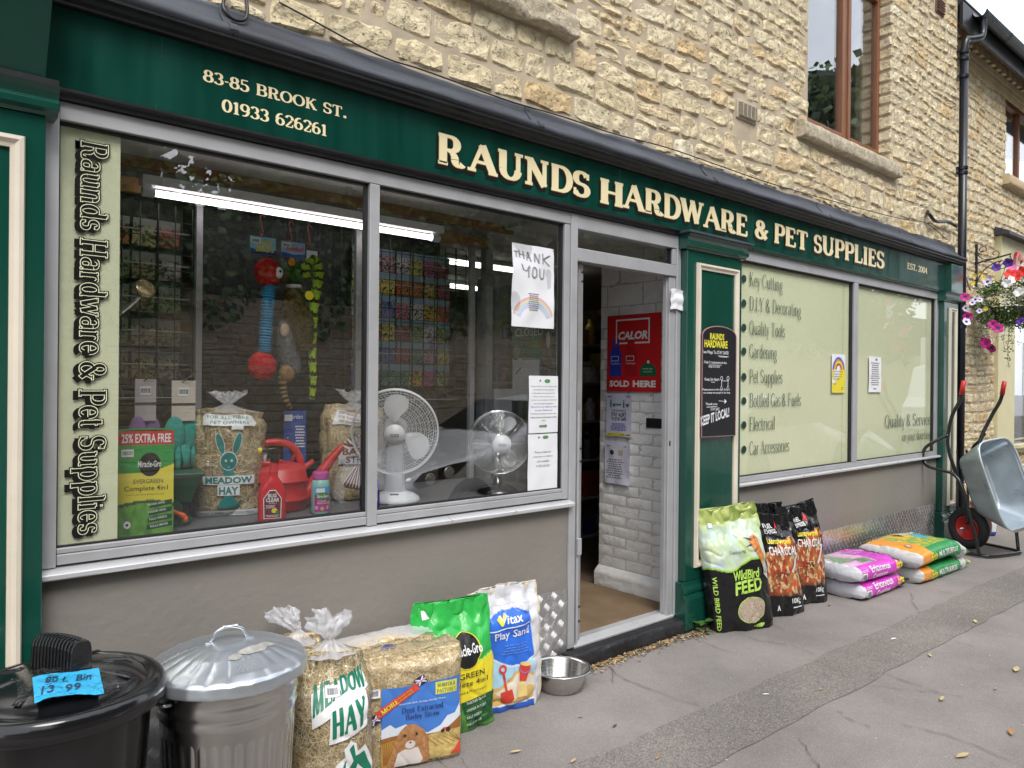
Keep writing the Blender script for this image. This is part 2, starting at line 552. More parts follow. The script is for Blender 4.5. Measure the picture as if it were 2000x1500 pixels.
def base_dirt(m, z0=0.0, z1=0.35, amt=0.5, c=(0.10, 0.09, 0.075)):
	"""splash marks: dirt thrown up from the pavement, thinning with height"""
	n, l = m.node_tree.nodes, m.node_tree.links
	p = n['Principled BSDF']
	src = p.inputs['Base Color'].links[0].from_socket
	g = n.new('ShaderNodeNewGeometry')
	sp = n.new('ShaderNodeSeparateXYZ')
	l.new(g.outputs['Position'], sp.inputs[0])
	h = n.new('ShaderNodeMapRange')
	h.inputs['From Min'].default_value = z1
	h.inputs['From Max'].default_value = z0
	l.new(sp.outputs[2], h.inputs['Value'])
	nz = n.new('ShaderNodeTexNoise')
	nz.inputs['Scale'].default_value = 5
	nz.inputs['Detail'].default_value = 10
	nz.inputs['Roughness'].default_value = 0.75
	l.new(g.outputs['Position'], nz.inputs['Vector'])
	k = n.new('ShaderNodeMath')
	k.operation = 'MULTIPLY'
	l.new(h.outputs['Result'], k.inputs[0])
	l.new(nz.outputs['Fac'], k.inputs[1])
	k2 = n.new('ShaderNodeMath')
	k2.operation = 'MULTIPLY'
	k2.use_clamp = True
	k2.inputs[1].default_value = amt * 2
	l.new(k.outputs[0], k2.inputs[0])
	mx = n.new('ShaderNodeMix')
	mx.data_type = 'RGBA'
	l.new(k2.outputs[0], mx.inputs[0])
	l.new(src, mx.inputs[6])
	mx.inputs[7].default_value = (*c, 1)
	l.new(mx.outputs[2], p.inputs['Base Color'])


base_dirt(MT['render'], 0.0, 0.5, 0.9)
base_dirt(MT['white_brick'], 0.1, 0.8, 0.22)


# ------------------------------------------------------------------ objects and meshes
def thing(name, label, cat, loc=(0, 0, 0), rz=0.0, rx=0.0, group=None, ry=0.0):
	o = bpy.data.objects.new(name, None)
	scene.collection.objects.link(o)
	o.empty_display_size = 0.1
	o.location = loc
	o.rotation_euler = (rx, ry, rz)
	o['label'] = label
	o['category'] = cat
	if group:
		o['group'] = group
	return o


def tag(o, label, cat, group=None):
	o['label'] = label
	o['category'] = cat
	if group:
		o['group'] = group
	return o


def origin_of(p):
	v = Vector((0, 0, 0))
	while p is not None:
		v += Vector(p.location)
		p = p.parent
	return v


PRINTS = {'print', 'lettering', 'label', 'chalk_writing', 'picture_print', 'label_print', 'header_print', 'price_sticker'}


class M:
	def __init__(s):
		s.v, s.f, s.mi, s.c, s.g = [], [], [], None, []

	def add(s, vs_, fs, mi=0):
		o = len(s.v)
		s.g.append((o, o + len(vs_), len(s.f), len(s.f) + len(fs)))
		s.v += [tuple(p) for p in vs_]
		s.f += [tuple(i + o for i in f) for f in fs]
		s.mi += [mi] * len(fs)
		return s

	def box(s, x0, x1, y0, y1, z0, z1, mi=0):
		return s.add([(x0, y0, z0), (x1, y0, z0), (x1, y1, z0), (x0, y1, z0), (x0, y0, z1), (x1, y0, z1), (x1, y1, z1), (x0, y1, z1)],
					 [(3, 2, 1, 0), (4, 5, 6, 7), (0, 1, 5, 4), (1, 2, 6, 5), (2, 3, 7, 6), (3, 0, 4, 7)], mi)

	def prism(s, pts, x0, x1, mi=0):
		"""profile in (y, z), extruded along x"""
		n = len(pts)
		a = [(x0, y, z) for y, z in pts] + [(x1, y, z) for y, z in pts]
		fs = [tuple(range(n))[::-1], tuple(range(n, 2 * n))] + [(i, (i + 1) % n, n + (i + 1) % n, n + i) for i in range(n)]
		return s.add(a, fs, mi)

	def slab(s, pts, y0, y1, mi=0):
		"""outline in (x, z), thickness along y"""
		n = len(pts)
		a = [(x, y0, z) for x, z in pts] + [(x, y1, z) for x, z in pts]
		fs = [tuple(range(n)), tuple(range(n, 2 * n))[::-1]] + [(i, n + i, n + (i + 1) % n, (i + 1) % n) for i in range(n)]
		return s.add(a, fs, mi)

	def tube(s, pts, r, n=8, closed=False, mi=0, caps=True):
		pts = [Vector(p) for p in pts]
		k = len(pts)
		rs = r if isinstance(r, (list, tuple)) else [r] * k
		tans = []
		for i in range(k):
			a = pts[(i - 1) % k] if (closed or i > 0) else pts[i]
			b = pts[(i + 1) % k] if (closed or i < k - 1) else pts[i]
			t = b - a
			tans.append(t.normalized() if t.length > 1e-9 else Vector((0, 0, 1)))
		t = tans[0]
		nn = t.cross(Vector((0, 0, 1)))
		if nn.length < 0.1:
			nn = t.cross(Vector((1, 0, 0)))
		nn.normalize()
		vs_ = []
		for i in range(k):
			t = tans[i]
			nn = (nn - t * nn.dot(t))
			nn.normalize()
			bn = t.cross(nn)
			for j in range(n):
				a = 2 * math.pi * j / n
				vs_.append(pts[i] + (nn * math.cos(a) + bn * math.sin(a)) * rs[i])
		fs = []
		for i in range(k if closed else k - 1):
			i2 = (i + 1) % k
			for j in range(n):
				j2 = (j + 1) % n
				fs.append((i * n + j, i * n + j2, i2 * n + j2, i2 * n + j))
		if caps and not closed:
			fs.append(tuple(range(n))[::-1])
			fs.append(tuple((k - 1) * n + j for j in range(n)))
		return s.add(vs_, fs, mi)

	def lathe(s, prof, n=32, c=(0, 0, 0), mi=0, T=None):
		c = Vector(c)
		vs_ = []
		for r, z in prof:
			for j in range(n):
				a = 2 * math.pi * j / n
				v = Vector((r * math.cos(a), r * math.sin(a), z))
				if T is not None:
					v = T @ v
				vs_.append(c + v)
		fs = []
		for i in range(len(prof) - 1):
			for j in range(n):
				j2 = (j + 1) % n
				fs.append((i * n + j, i * n + j2, (i + 1) * n + j2, (i + 1) * n + j))
		if prof[0][0] > 1e-5:
			fs.append(tuple(range(n))[::-1])
		if prof[-1][0] > 1e-5:
			fs.append(tuple((len(prof) - 1) * n + j for j in range(n)))
		return s.add(vs_, fs, mi)

	def ball(s, c, r, n=12, m=8, mi=0, T=None):
		rx, ry, rz = r if isinstance(r, (list, tuple)) else (r, r, r)
		vs_, fs = [], []
		for i in range(m + 1):
			th = math.pi * i / m
			for j in range(n):
				a = 2 * math.pi * j / n
				v = Vector((rx * math.sin(th) * math.cos(a), ry * math.sin(th) * math.sin(a), rz * math.cos(th)))
				if T is not None:
					v = T @ v
				vs_.append(Vector(c) + v)
		for i in range(m):
			for j in range(n):
				j2 = (j + 1) % n
				fs.append((i * n + j, (i + 1) * n + j, (i + 1) * n + j2, i * n + j2))
		return s.add(vs_, fs, mi)

	def grid(s, fn, nu, nv, mi=0, wrap=False):
		vs_ = [fn(i / nu, j / nv) for j in range(nv + 1) for i in range(nu + (0 if wrap else 1))]
		w = nu if wrap else nu + 1
		fs = []
		for j in range(nv):
			for i in range(nu):
				i2 = (i + 1) % w if wrap else i + 1
				fs.append((j * w + i, j * w + i2, (j + 1) * w + i2, (j + 1) * w + i))
		return s.add(vs_, fs, mi)

	def text(s, t2, fn, mi=0, off=0.001, step=0.00006, sub=None):
		"""t2 = (verts (x, y, k), faces) of flat lettering, put on a surface through fn(x, y, offset)"""
		if sub:
			t2 = finer(t2, sub)
		vs_ = [fn(x, y, off + k * step) for x, y, k in t2[0]]
		return s.add(vs_, t2[1], mi)

	def clusters(s, gap=0.022):
		"""print that stands apart becomes an object of its own"""
		bb = []
		for v0, v1, f0, f1 in s.g:
			a = np.array(s.v[v0:v1])
			bb.append((a.min(0) - gap / 2, a.max(0) + gap / 2))
		par = list(range(len(bb)))

		def root(i):
			while par[i] != i:
				i = par[i]
			return i
		for i in range(len(bb)):
			for j in range(i):
				if (bb[i][0] <= bb[j][1]).all() and (bb[j][0] <= bb[i][1]).all():
					par[root(i)] = root(j)
		out = {}
		for i, (v0, v1, f0, f1) in enumerate(s.g):
			q = out.setdefault(root(i), M())
			o = len(q.v) - v0
			q.v += s.v[v0:v1]
			q.f += [tuple(k + o for k in f) for f in s.f[f0:f1]]
			q.mi += s.mi[f0:f1]
		return list(out.values())

	def build(s, name, mats, parent=None, smooth=False, bevel=0.0, world=True, kind=None, colors=None, seg=2, recalc=False):
		if name in PRINTS and parent is not None and len(s.g) > 1:
			parts_ = s.clusters()
			if len(parts_) > 1:
				return [q.build(name, mats, parent, smooth, bevel, world, kind) for q in parts_][0]
		me = bpy.data.meshes.new(name)
		o = origin_of(parent) if (parent is not None and world) else Vector((0, 0, 0))
		if o.length > 0:
			vv = [(p[0] - o.x, p[1] - o.y, p[2] - o.z) for p in s.v]
		else:
			vv = s.v
		me.from_pydata([tuple(p) for p in vv], [], s.f)
		if not isinstance(mats, (list, tuple)):
			mats = [mats]
		for k in mats:
			me.materials.append(MT[k] if isinstance(k, str) else k)
		if len(mats) > 1:
			me.polygons.foreach_set('material_index', s.mi)
		if smooth:
			me.polygons.foreach_set('use_smooth', [True] * len(me.polygons))
		if recalc:
			bm = bmesh.new()
			bm.from_mesh(me)
			bmesh.ops.recalc_face_normals(bm, faces=bm.faces)
			bm.to_mesh(me)
			bm.free()
		if colors is not None:
			ca = me.color_attributes.new('print', 'FLOAT_COLOR', 'POINT')
			ca.data.foreach_set('color', np.asarray(colors, dtype=np.float32).ravel())
		me.update()
		ob = bpy.data.objects.new(name, me)
		scene.collection.objects.link(ob)
		if parent is not None:
			ob.parent = parent
		if bevel > 0:
			b = ob.modifiers.new('bevel', 'BEVEL')
			b.width = bevel
			b.segments = seg
			b.limit_method = 'ANGLE'
			b.angle_limit = R(40)
			if smooth:
				b.harden_normals = False
		if kind:
			ob['kind'] = kind
		return ob


def smooth_path(pts, n=6, closed=False):
	pts = [Vector(p) for p in pts]
	k = len(pts)
	out = []
	rng = range(k) if closed else range(k - 1)
	for i in rng:
		p0 = pts[(i - 1) % k] if (closed or i > 0) else pts[i]
		p1, p2 = pts[i], pts[(i + 1) % k]
		p3 = pts[(i + 2) % k] if (closed or i < k - 2) else p2
		for j in range(n):
			t = j / n
			out.append(0.5 * ((2 * p1) + (p2 - p0) * t + (2 * p0 - 5 * p1 + 4 * p2 - p3) * t * t + (3 * p1 - p0 - 3 * p2 + p3) * t ** 3))
	if not closed:
		out.append(pts[-1])
	return out


# ------------------------------------------------------------------ lettering
_bt = {}


def btext(s, shear=0.0, bold=0.0):
	"""plain sans lettering as flat faces, size 1"""
	key = (s, shear, bold)
	if key in _bt:
		return _bt[key]
	c = bpy.data.curves.new('t', 'FONT')
	c.body = s
	c.size = 1.0
	c.resolution_u = 2
	c.shear = shear
	c.offset = bold
	o = bpy.data.objects.new('t', c)
	scene.collection.objects.link(o)
	dg = bpy.context.evaluated_depsgraph_get()
	me = bpy.data.meshes.new_from_object(o.evaluated_get(dg))
	vs_ = [(v.co.x, v.co.y, 0.0) for v in me.vertices]
	fs = [tuple(p.vertices) for p in me.polygons]
	bpy.data.objects.remove(o)
	bpy.data.curves.remove(c)
	bpy.data.meshes.remove(me)
	_bt[key] = (vs_, fs)
	return _bt[key]


def A_(cx, cy, rx, ry, a0, a1):
	return ('A', cx, cy, rx, ry, a0, a1)


def parse_glyphs(txt):
	g = {}
	for line in txt.strip().splitlines():
		k, w, rest = line.split(None, 2)
		items = []
		for it in rest.split(';'):
			p = it.split()
			if not p:
				continue
			items.append((p[0], [float(x) for x in p[1:]]))
		g[k] = (float(w), items)
	return g


# L line (optional 5th: width factor), A arc, S flat serif (x, y, half length), V upright serif (x, y, half length)
GLYPHS = parse_glyphs('''
A .92 L .12 0 .44 1 .5;L .44 1 .80 0 1;L .25 .34 .66 .34;S .12 0 .13;S .80 0 .15
B .80 L .2 0 .2 1;L .06 1 .46 1;L .06 0 .48 0;L .2 .52 .46 .52;A .46 .76 .19 .24 90 -90;A .48 .26 .22 .26 90 -90
C .82 A .45 .5 .34 .5 50 310;V .72 .84 .15;V .72 .18 .10
D .86 L .2 0 .2 1;L .06 1 .42 1;L .06 0 .42 0;A .42 .5 .34 .5 90 -90
E .76 L .2 0 .2 1;L .06 1 .64 1;L .06 0 .68 0;L .2 .52 .48 .52;V .64 .88 .12;V .68 .12 .12;V .5 .52 .10
F .72 L .2 0 .2 1;L .06 1 .64 1;L .2 .52 .48 .52;V .64 .88 .12;V .5 .52 .10;S .2 0 .15
G .86 A .45 .5 .34 .5 50 330;V .72 .84 .15;L .74 0 .74 .42;S .72 .42 .15
H .92 L .2 0 .2 1;L .72 0 .72 1;L .2 .5 .72 .5;S .2 0 .15;S .2 1 .15;S .72 0 .15;S .72 1 .15
I .42 L .21 0 .21 1;S .21 0 .16;S .21 1 .16
K .90 L .2 0 .2 1;L .22 .42 .66 1 .6;L .38 .62 .72 0 1;S .2 0 .15;S .2 1 .15;S .68 1 .14;S .74 0 .15
L .74 L .2 0 .2 1;L .06 0 .66 0;V .66 .14 .14;S .2 1 .15
M 1.08 L .18 0 .18 1 .6;L .2 1 .54 0 1;L .54 0 .86 1 .6;L .88 0 .88 1;S .16 0 .12;S .16 1 .12;S .88 0 .15;S .88 1 .13
N .94 L .2 0 .2 1 .6;L .2 1 .74 0 1;L .74 0 .74 1 .6;S .18 0 .13;S .16 1 .13;S .74 1 .14
O .90 A .45 .5 .35 .5 0 360
P .78 L .2 0 .2 1;L .06 1 .46 1;L .2 .46 .46 .46;A .46 .73 .22 .27 90 -90;S .2 0 .16
Q .90 A .45 .5 .35 .5 0 360;L .45 .2 .8 -.12 .9
R .88 L .2 0 .2 1;L .06 1 .44 1;L .2 .5 .44 .5;A .44 .75 .21 .25 90 -90;L .36 .50 .52 .40 .8;A .36 .22 .22 .24 62 0;A .72 .20 .14 .20 180 330;S .2 0 .15
S .72 A .36 .75 .22 .25 20 270;A .36 .25 .25 .25 90 -160;V .62 .86 .13;V .11 .16 .14
T .82 L .41 0 .41 1;L .08 1 .74 1;V .08 .88 .12;V .74 .88 .12;S .41 0 .17
U .92 L .2 .35 .2 1;A .46 .35 .26 .35 180 360;L .72 .35 .72 1 .6;S .18 1 .14;S .74 1 .14
W 1.20 L .12 1 .36 0 1;L .36 0 .60 1 .6;L .60 1 .84 0 1;L .84 0 1.06 1 .6;S .12 1 .14;S .6 1 .12;S 1.07 1 .13
Y .86 L .12 1 .43 .45 1;L .43 .45 .74 1 .6;L .43 0 .43 .45;S .12 1 .13;S .74 1 .13;S .43 0 .16
& .92 A .36 .76 .18 .22 -60 240;L .26 .62 .76 0 1;A .34 .26 .24 .27 100 330;L .54 .1 .76 .46 .7;S .76 .48 .12
. .26 L .08 0 .18 0
- .36 L .06 .42 .30 .42
0 .66 A .33 .5 .24 .5 0 360
1 .50 L .27 0 .27 1;L .27 1 .1 .84 .6;S .27 0 .17
2 .64 A .32 .74 .22 .26 170 -20;L .5 .6 .1 0 .8;L .1 0 .56 0;V .56 .12 .12
3 .64 A .30 .75 .2 .25 160 -90;A .30 .26 .24 .26 90 -160
4 .68 L .44 0 .44 1;L .42 1 .06 .3 .5;L .06 .3 .62 .3;S .44 0 .13
5 .64 L .14 1 .54 1;L .15 .55 .15 1 .6;A .30 .31 .25 .31 120 -160
6 .66 A .34 .3 .23 .3 0 360;A .42 .5 .31 .5 180 75
8 .66 A .33 .76 .19 .24 0 360;A .33 .27 .24 .27 0 360
9 .66 A .32 .7 .23 .3 0 360;A .24 .5 .31 .5 0 -105
a .60 A .26 .5 .18 .17 150 0;L .44 .06 .44 .5;A .26 .18 .18 .17 60 330;S .5 0 .06
b .66 L .16 0 .16 1;A .32 .33 .23 .33 0 360;S .1 1 .08
c .54 A .30 .33 .22 .33 45 315;V .47 .54 .06
d .68 L .52 0 .52 1;A .32 .33 .22 .33 0 360;S .46 1 .08;S .58 0 .07
e .56 A .30 .33 .22 .33 0 315;L .1 .35 .5 .35 .6
f .42 L .18 0 .18 .72;A .34 .76 .16 .22 180 50;S .18 0 .12;S .2 .64 .13
g .60 A .28 .38 .18 .25 0 360;A .28 -.12 .22 .17 0 360;L .4 .6 .54 .66 .6
h .68 L .16 0 .16 1;A .34 .44 .18 .22 180 0;L .52 0 .52 .44;S .16 0 .12;S .52 0 .12;S .1 1 .08
i .32 L .16 0 .16 .64;L .12 .88 .2 .88 1;S .16 0 .13;S .1 .64 .08
k .66 L .16 0 .16 1;L .18 .28 .48 .64 .5;L .28 .4 .54 0 1;S .16 0 .12;S .54 0 .12;S .1 1 .08;S .5 .64 .1
l .32 L .16 0 .16 1;S .16 0 .13;S .1 1 .08
m 1.02 L .16 0 .16 .64;A .33 .44 .17 .21 180 0;L .5 0 .5 .44;A .68 .44 .17 .21 180 0;L .85 0 .85 .44;S .16 0 .12;S .5 0 .1;S .86 0 .12
n .70 L .16 0 .16 .64;A .35 .44 .18 .21 180 0;L .53 0 .53 .44;S .16 0 .12;S .54 0 .12;S .1 .64 .08
o .60 A .30 .33 .23 .33 0 360
p .66 L .16 -.3 .16 .64;A .34 .33 .22 .33 0 360;S .16 -.3 .12;S .1 .64 .08
r .50 L .16 0 .16 .64;A .34 .42 .18 .22 170 50;S .16 0 .13;S .1 .64 .08
s .50 A .25 .49 .15 .17 20 270;A .25 .16 .17 .16 90 -160;V .41 .57 .07;V .09 .1 .07
t .42 L .18 .12 .18 .88;A .30 .14 .12 .14 180 320;S .2 .64 .14
u .70 L .16 .2 .16 .64;A .34 .22 .18 .22 180 360;L .53 0 .53 .64;S .1 .64 .08;S .47 .64 .08;S .6 0 .08
v .62 L .1 .64 .3 0 1;L .3 0 .52 .64 .6;S .1 .64 .11;S .52 .64 .1
w .88 L .1 .64 .28 0 1;L .28 0 .45 .64 .6;L .45 .64 .62 0 1;L .62 0 .78 .64 .6;S .1 .64 .11;S .78 .64 .1
x .62 L .1 0 .5 .64 .6;L .1 .64 .52 0 1;S .1 0 .1;S .52 0 .11;S .1 .64 .1;S .5 .64 .1
y .62 L .1 .64 .32 .02 1;L .52 .64 .28 -.1 .6;A .18 -.14 .12 .14 0 -120;S .1 .64 .11;S .52 .64 .1
E .76 L .2 0 .2 1;L .06 1 .64 1;L .06 0 .68 0;L .2 .52 .48 .52;V .64 .88 .12;V .68 .12 .12;V .5 .52 .10
''')


def stext(s, wv=0.18, wh=0.07, grow=0.0, track=0.0, serif=1.0, space=0.42):
	"""slab serif lettering built from strokes: wv upright stroke, wh hairline, grow widens all"""
	vs_, fs = [], []
	x = 0.0
	lay = 0
	for ch in s:
		if ch == ' ':
			x += space
			continue
		w, items = GLYPHS[ch]
		for kind, p in items:
			lay += 1
			k = lay % 7

			def Y(y):
				return y if (ch in '.-') else wh / 2 + y * (1 - wh)
			if kind == 'S':
				a = p[2] * serif + grow
				yc = Y(p[1])
				hh = wh / 2 + grow
				if a <= 0:
					continue
				o = len(vs_)
				vs_ += [(x + p[0] - a, yc - hh, k), (x + p[0] + a, yc - hh, k), (x + p[0] + a, yc + hh, k), (x + p[0] - a, yc + hh, k)]
				fs.append((o, o + 1, o + 2, o + 3))
			elif kind == 'V':
				a = p[2] * serif * 0.9 + grow
				hw = max(wh, wv * 0.35) / 2 + grow
				o = len(vs_)
				yc = Y(p[1])
				vs_ += [(x + p[0] - hw, yc - a, k), (x + p[0] + hw, yc - a, k), (x + p[0] + hw, yc + a, k), (x + p[0] - hw, yc + a, k)]
				fs.append((o, o + 1, o + 2, o + 3))
			else:
				fac = 1.0
				if kind == 'L':
					pts = [(p[0], Y(p[1])), (p[2], Y(p[3]))]
					if len(p) > 4:
						fac = p[4]
					diag = abs(p[2] - p[0]) > 0.03 and abs(p[3] - p[1]) > 0.2
					if ch == '.':
						pts = [(p[0], wv * 0.55), (p[0] + wv * 1.1, wv * 0.55)]
				else:
					pts = []
					nseg = max(5, int(abs(p[5] - p[4]) / 18))
					rx, ry = p[2], p[3] * (1 - wh)
					for i in range(nseg + 1):
						a = R(p[4] + (p[5] - p[4]) * i / nseg)
						pts.append((p[0] + rx * math.cos(a), Y(p[1]) + ry * math.sin(a)))
					diag = False
				L_, R__ = [], []
				n = len(pts)
				for i in range(n):
					a = pts[max(0, i - 1)]
					b = pts[min(n - 1, i + 1)]
					if kind == 'A' and abs(p[5] - p[4]) >= 359 and i in (0, n - 1):
						a, b = pts[n - 2], pts[1]
					dx, dy = b[0] - a[0], b[1] - a[1]
					d = math.hypot(dx, dy) or 1
					sn = abs(dy / d)
					if ch == '.':
						t = wv * 1.1
					elif diag:
						t = wh + (wv - wh) * fac if fac < 1 else wv
						if fac < 1:
							t = wh + (wv - wh) * (fac - 0.4)
					elif kind == 'L':
						t = (wv * fac if fac == 1 else max(wh, wv * fac)) if sn > 0.5 else wh
					else:
						t = wh + (wv - wh) * sn ** 1.5
					t = t / 2 + grow
					nx, ny = -dy / d * t, dx / d * t
					ex = ey = 0
					if grow and kind == 'L' and ch != '.':
						sg = -1 if i == 0 else 1
						ex, ey = dx / d * grow * sg, dy / d * grow * sg
					L_.append((x + pts[i][0] + nx + ex, pts[i][1] + ny + ey, k))
					R__.append((x + pts[i][0] - nx + ex, pts[i][1] - ny + ey, k))
				o = len(vs_)
				for a, b in zip(L_, R__):
					vs_ += [a, b]
				for i in range(n - 1):
					fs.append((o + 2 * i, o + 2 * i + 1, o + 2 * i + 3, o + 2 * i + 2))
		x += w + track
	return vs_, fs


def bounds(t2):
	xs = [v[0] for v in t2[0]]
	ys = [v[1] for v in t2[0]]
	return min(xs), max(xs), min(ys), max(ys)


def finer(t2, maxlen):
	bm = bmesh.new()
	vv = [bm.verts.new((x, y, k)) for x, y, k in t2[0]]
	for f in t2[1]:
		try:
			bm.faces.new([vv[i] for i in f])
		except ValueError:
			pass
	for _ in range(6):
		es = [e for e in bm.edges if e.calc_length() > maxlen + 8 * abs(e.verts[0].co.z - e.verts[1].co.z)]
		if not es:
			break
		bmesh.ops.subdivide_edges(bm, edges=es, cuts=1)
		bmesh.ops.triangulate(bm, faces=[f for f in bm.faces if len(f.verts) > 4])
	bm.verts.index_update()
	out = [(v.co.x, v.co.y, v.co.z) for v in bm.verts], [tuple(v.index for v in f.verts) for f in bm.faces]
	bm.free()
	return out


def fit(t2, x0, y0, w=None, h=None, ref=None):
	"""scale lettering into a box; ref = bounds to scale by (so layers stay in register)"""
	a, b, c, d = ref or bounds(t2)
	sx = (w / (b - a)) if w else None
	sy = (h / (d - c)) if h else None
	if sx is None:
		sx = sy
	if sy is None:
		sy = sx
	return [(x0 + (x - a) * sx, y0 + (y - c) * sy, k) for x, y, k in t2[0]], t2[1]


def shift(t2, dx, dy, dk=0):
	return [(x + dx, y + dy, k + dk) for x, y, k in t2[0]], t2[1]


def join2(*ts):
	vs_, fs = [], []
	for t in ts:
		o = len(vs_)
		vs_ += t[0]
		fs += [tuple(i + o for i in f) for f in t[1]]
	return vs_, fs


def flat_map(x0, z0, Y):
	"""lettering onto an upright plane facing the street"""
	return lambda x, y, o: (x0 + x, Y - o, z0 + y)


def polyfill(pts, maxlen=None):
	"""a flat outline as faces, cut fine enough to follow a curved surface"""
	bm = bmesh.new()
	bm.faces.new([bm.verts.new((x, y, 0)) for x, y in pts])
	bmesh.ops.triangulate(bm, faces=bm.faces)
	if maxlen:
		for _ in range(7):
			es = [e for e in bm.edges if e.calc_length() > maxlen]
			if not es:
				break
			bmesh.ops.subdivide_edges(bm, edges=es, cuts=1)
			bmesh.ops.triangulate(bm, faces=[f for f in bm.faces if len(f.verts) > 3])
	bm.verts.ensure_lookup_table()
	vs_ = [(v.co.x, v.co.y, 0) for v in bm.verts]
	fs = [tuple(v.index for v in f.verts) for f in bm.faces]
	bm.free()
	return vs_, fs


def rect(x0, y0, x1, y1, maxlen=None):
	return polyfill([(x0, y0), (x1, y0), (x1, y1), (x0, y1)], maxlen)


def ellipse(cx, cy, rx, ry, n=24, maxlen=None, rot=0):
	c, s_ = math.cos(rot), math.sin(rot)
	pts = []
	for i in range(n):
		a = 2 * math.pi * i / n
		u, v = rx * math.cos(a), ry * math.sin(a)
		pts.append((cx + u * c - v * s_, cy + u * s_ + v * c))
	return polyfill(pts, maxlen)


def ring(cx, cy, r0, r1, a0, a1, n=20):
	vs_, fs = [], []
	for i in range(n + 1):
		a = R(a0 + (a1 - a0) * i / n)
		vs_ += [(cx + r0 * math.cos(a), cy + r0 * math.sin(a), 0), (cx + r1 * math.cos(a), cy + r1 * math.sin(a), 0)]
	for i in range(n):
		fs.append((2 * i, 2 * i + 1, 2 * i + 3, 2 * i + 2))
	return vs_, fs


def rot2(t2, ang, cx=0, cy=0):
	c, s_ = math.cos(ang), math.sin(ang)
	return [(cx + (x - cx) * c - (y - cy) * s_, cy + (x - cx) * s_ + (y - cy) * c, k) for x, y, k in t2[0]], t2[1]


def lines_of_text(x0, x1, y1, y0, n, seed=0):
	"""small print: rows of short bars, too small to read in the photograph"""
	rng = random.Random(seed)
	out = []
	for i in range(n):
		y = y1 - (y1 - y0) * (i + 0.5) / n
		hh = (y1 - y0) / n * 0.22
		w = (x1 - x0) * rng.uniform(0.7, 1)
		xs = (x0 + x1) / 2 - w / 2
		xe = xs + w
		while xs < xe:
			l_ = rng.uniform(0.08, 0.2) * (x1 - x0)
			out.append(rect(xs, y - hh, min(xe, xs + l_), y + hh))
			xs += l_ + 0.035 * (x1 - x0)
	return join2(*out)


def snoise(x, y, z=0.0, o=4):
	return noise.fractal(Vector((x, y, z)), 1.0, 2.0, o, noise_basis='PERLIN_ORIGINAL')


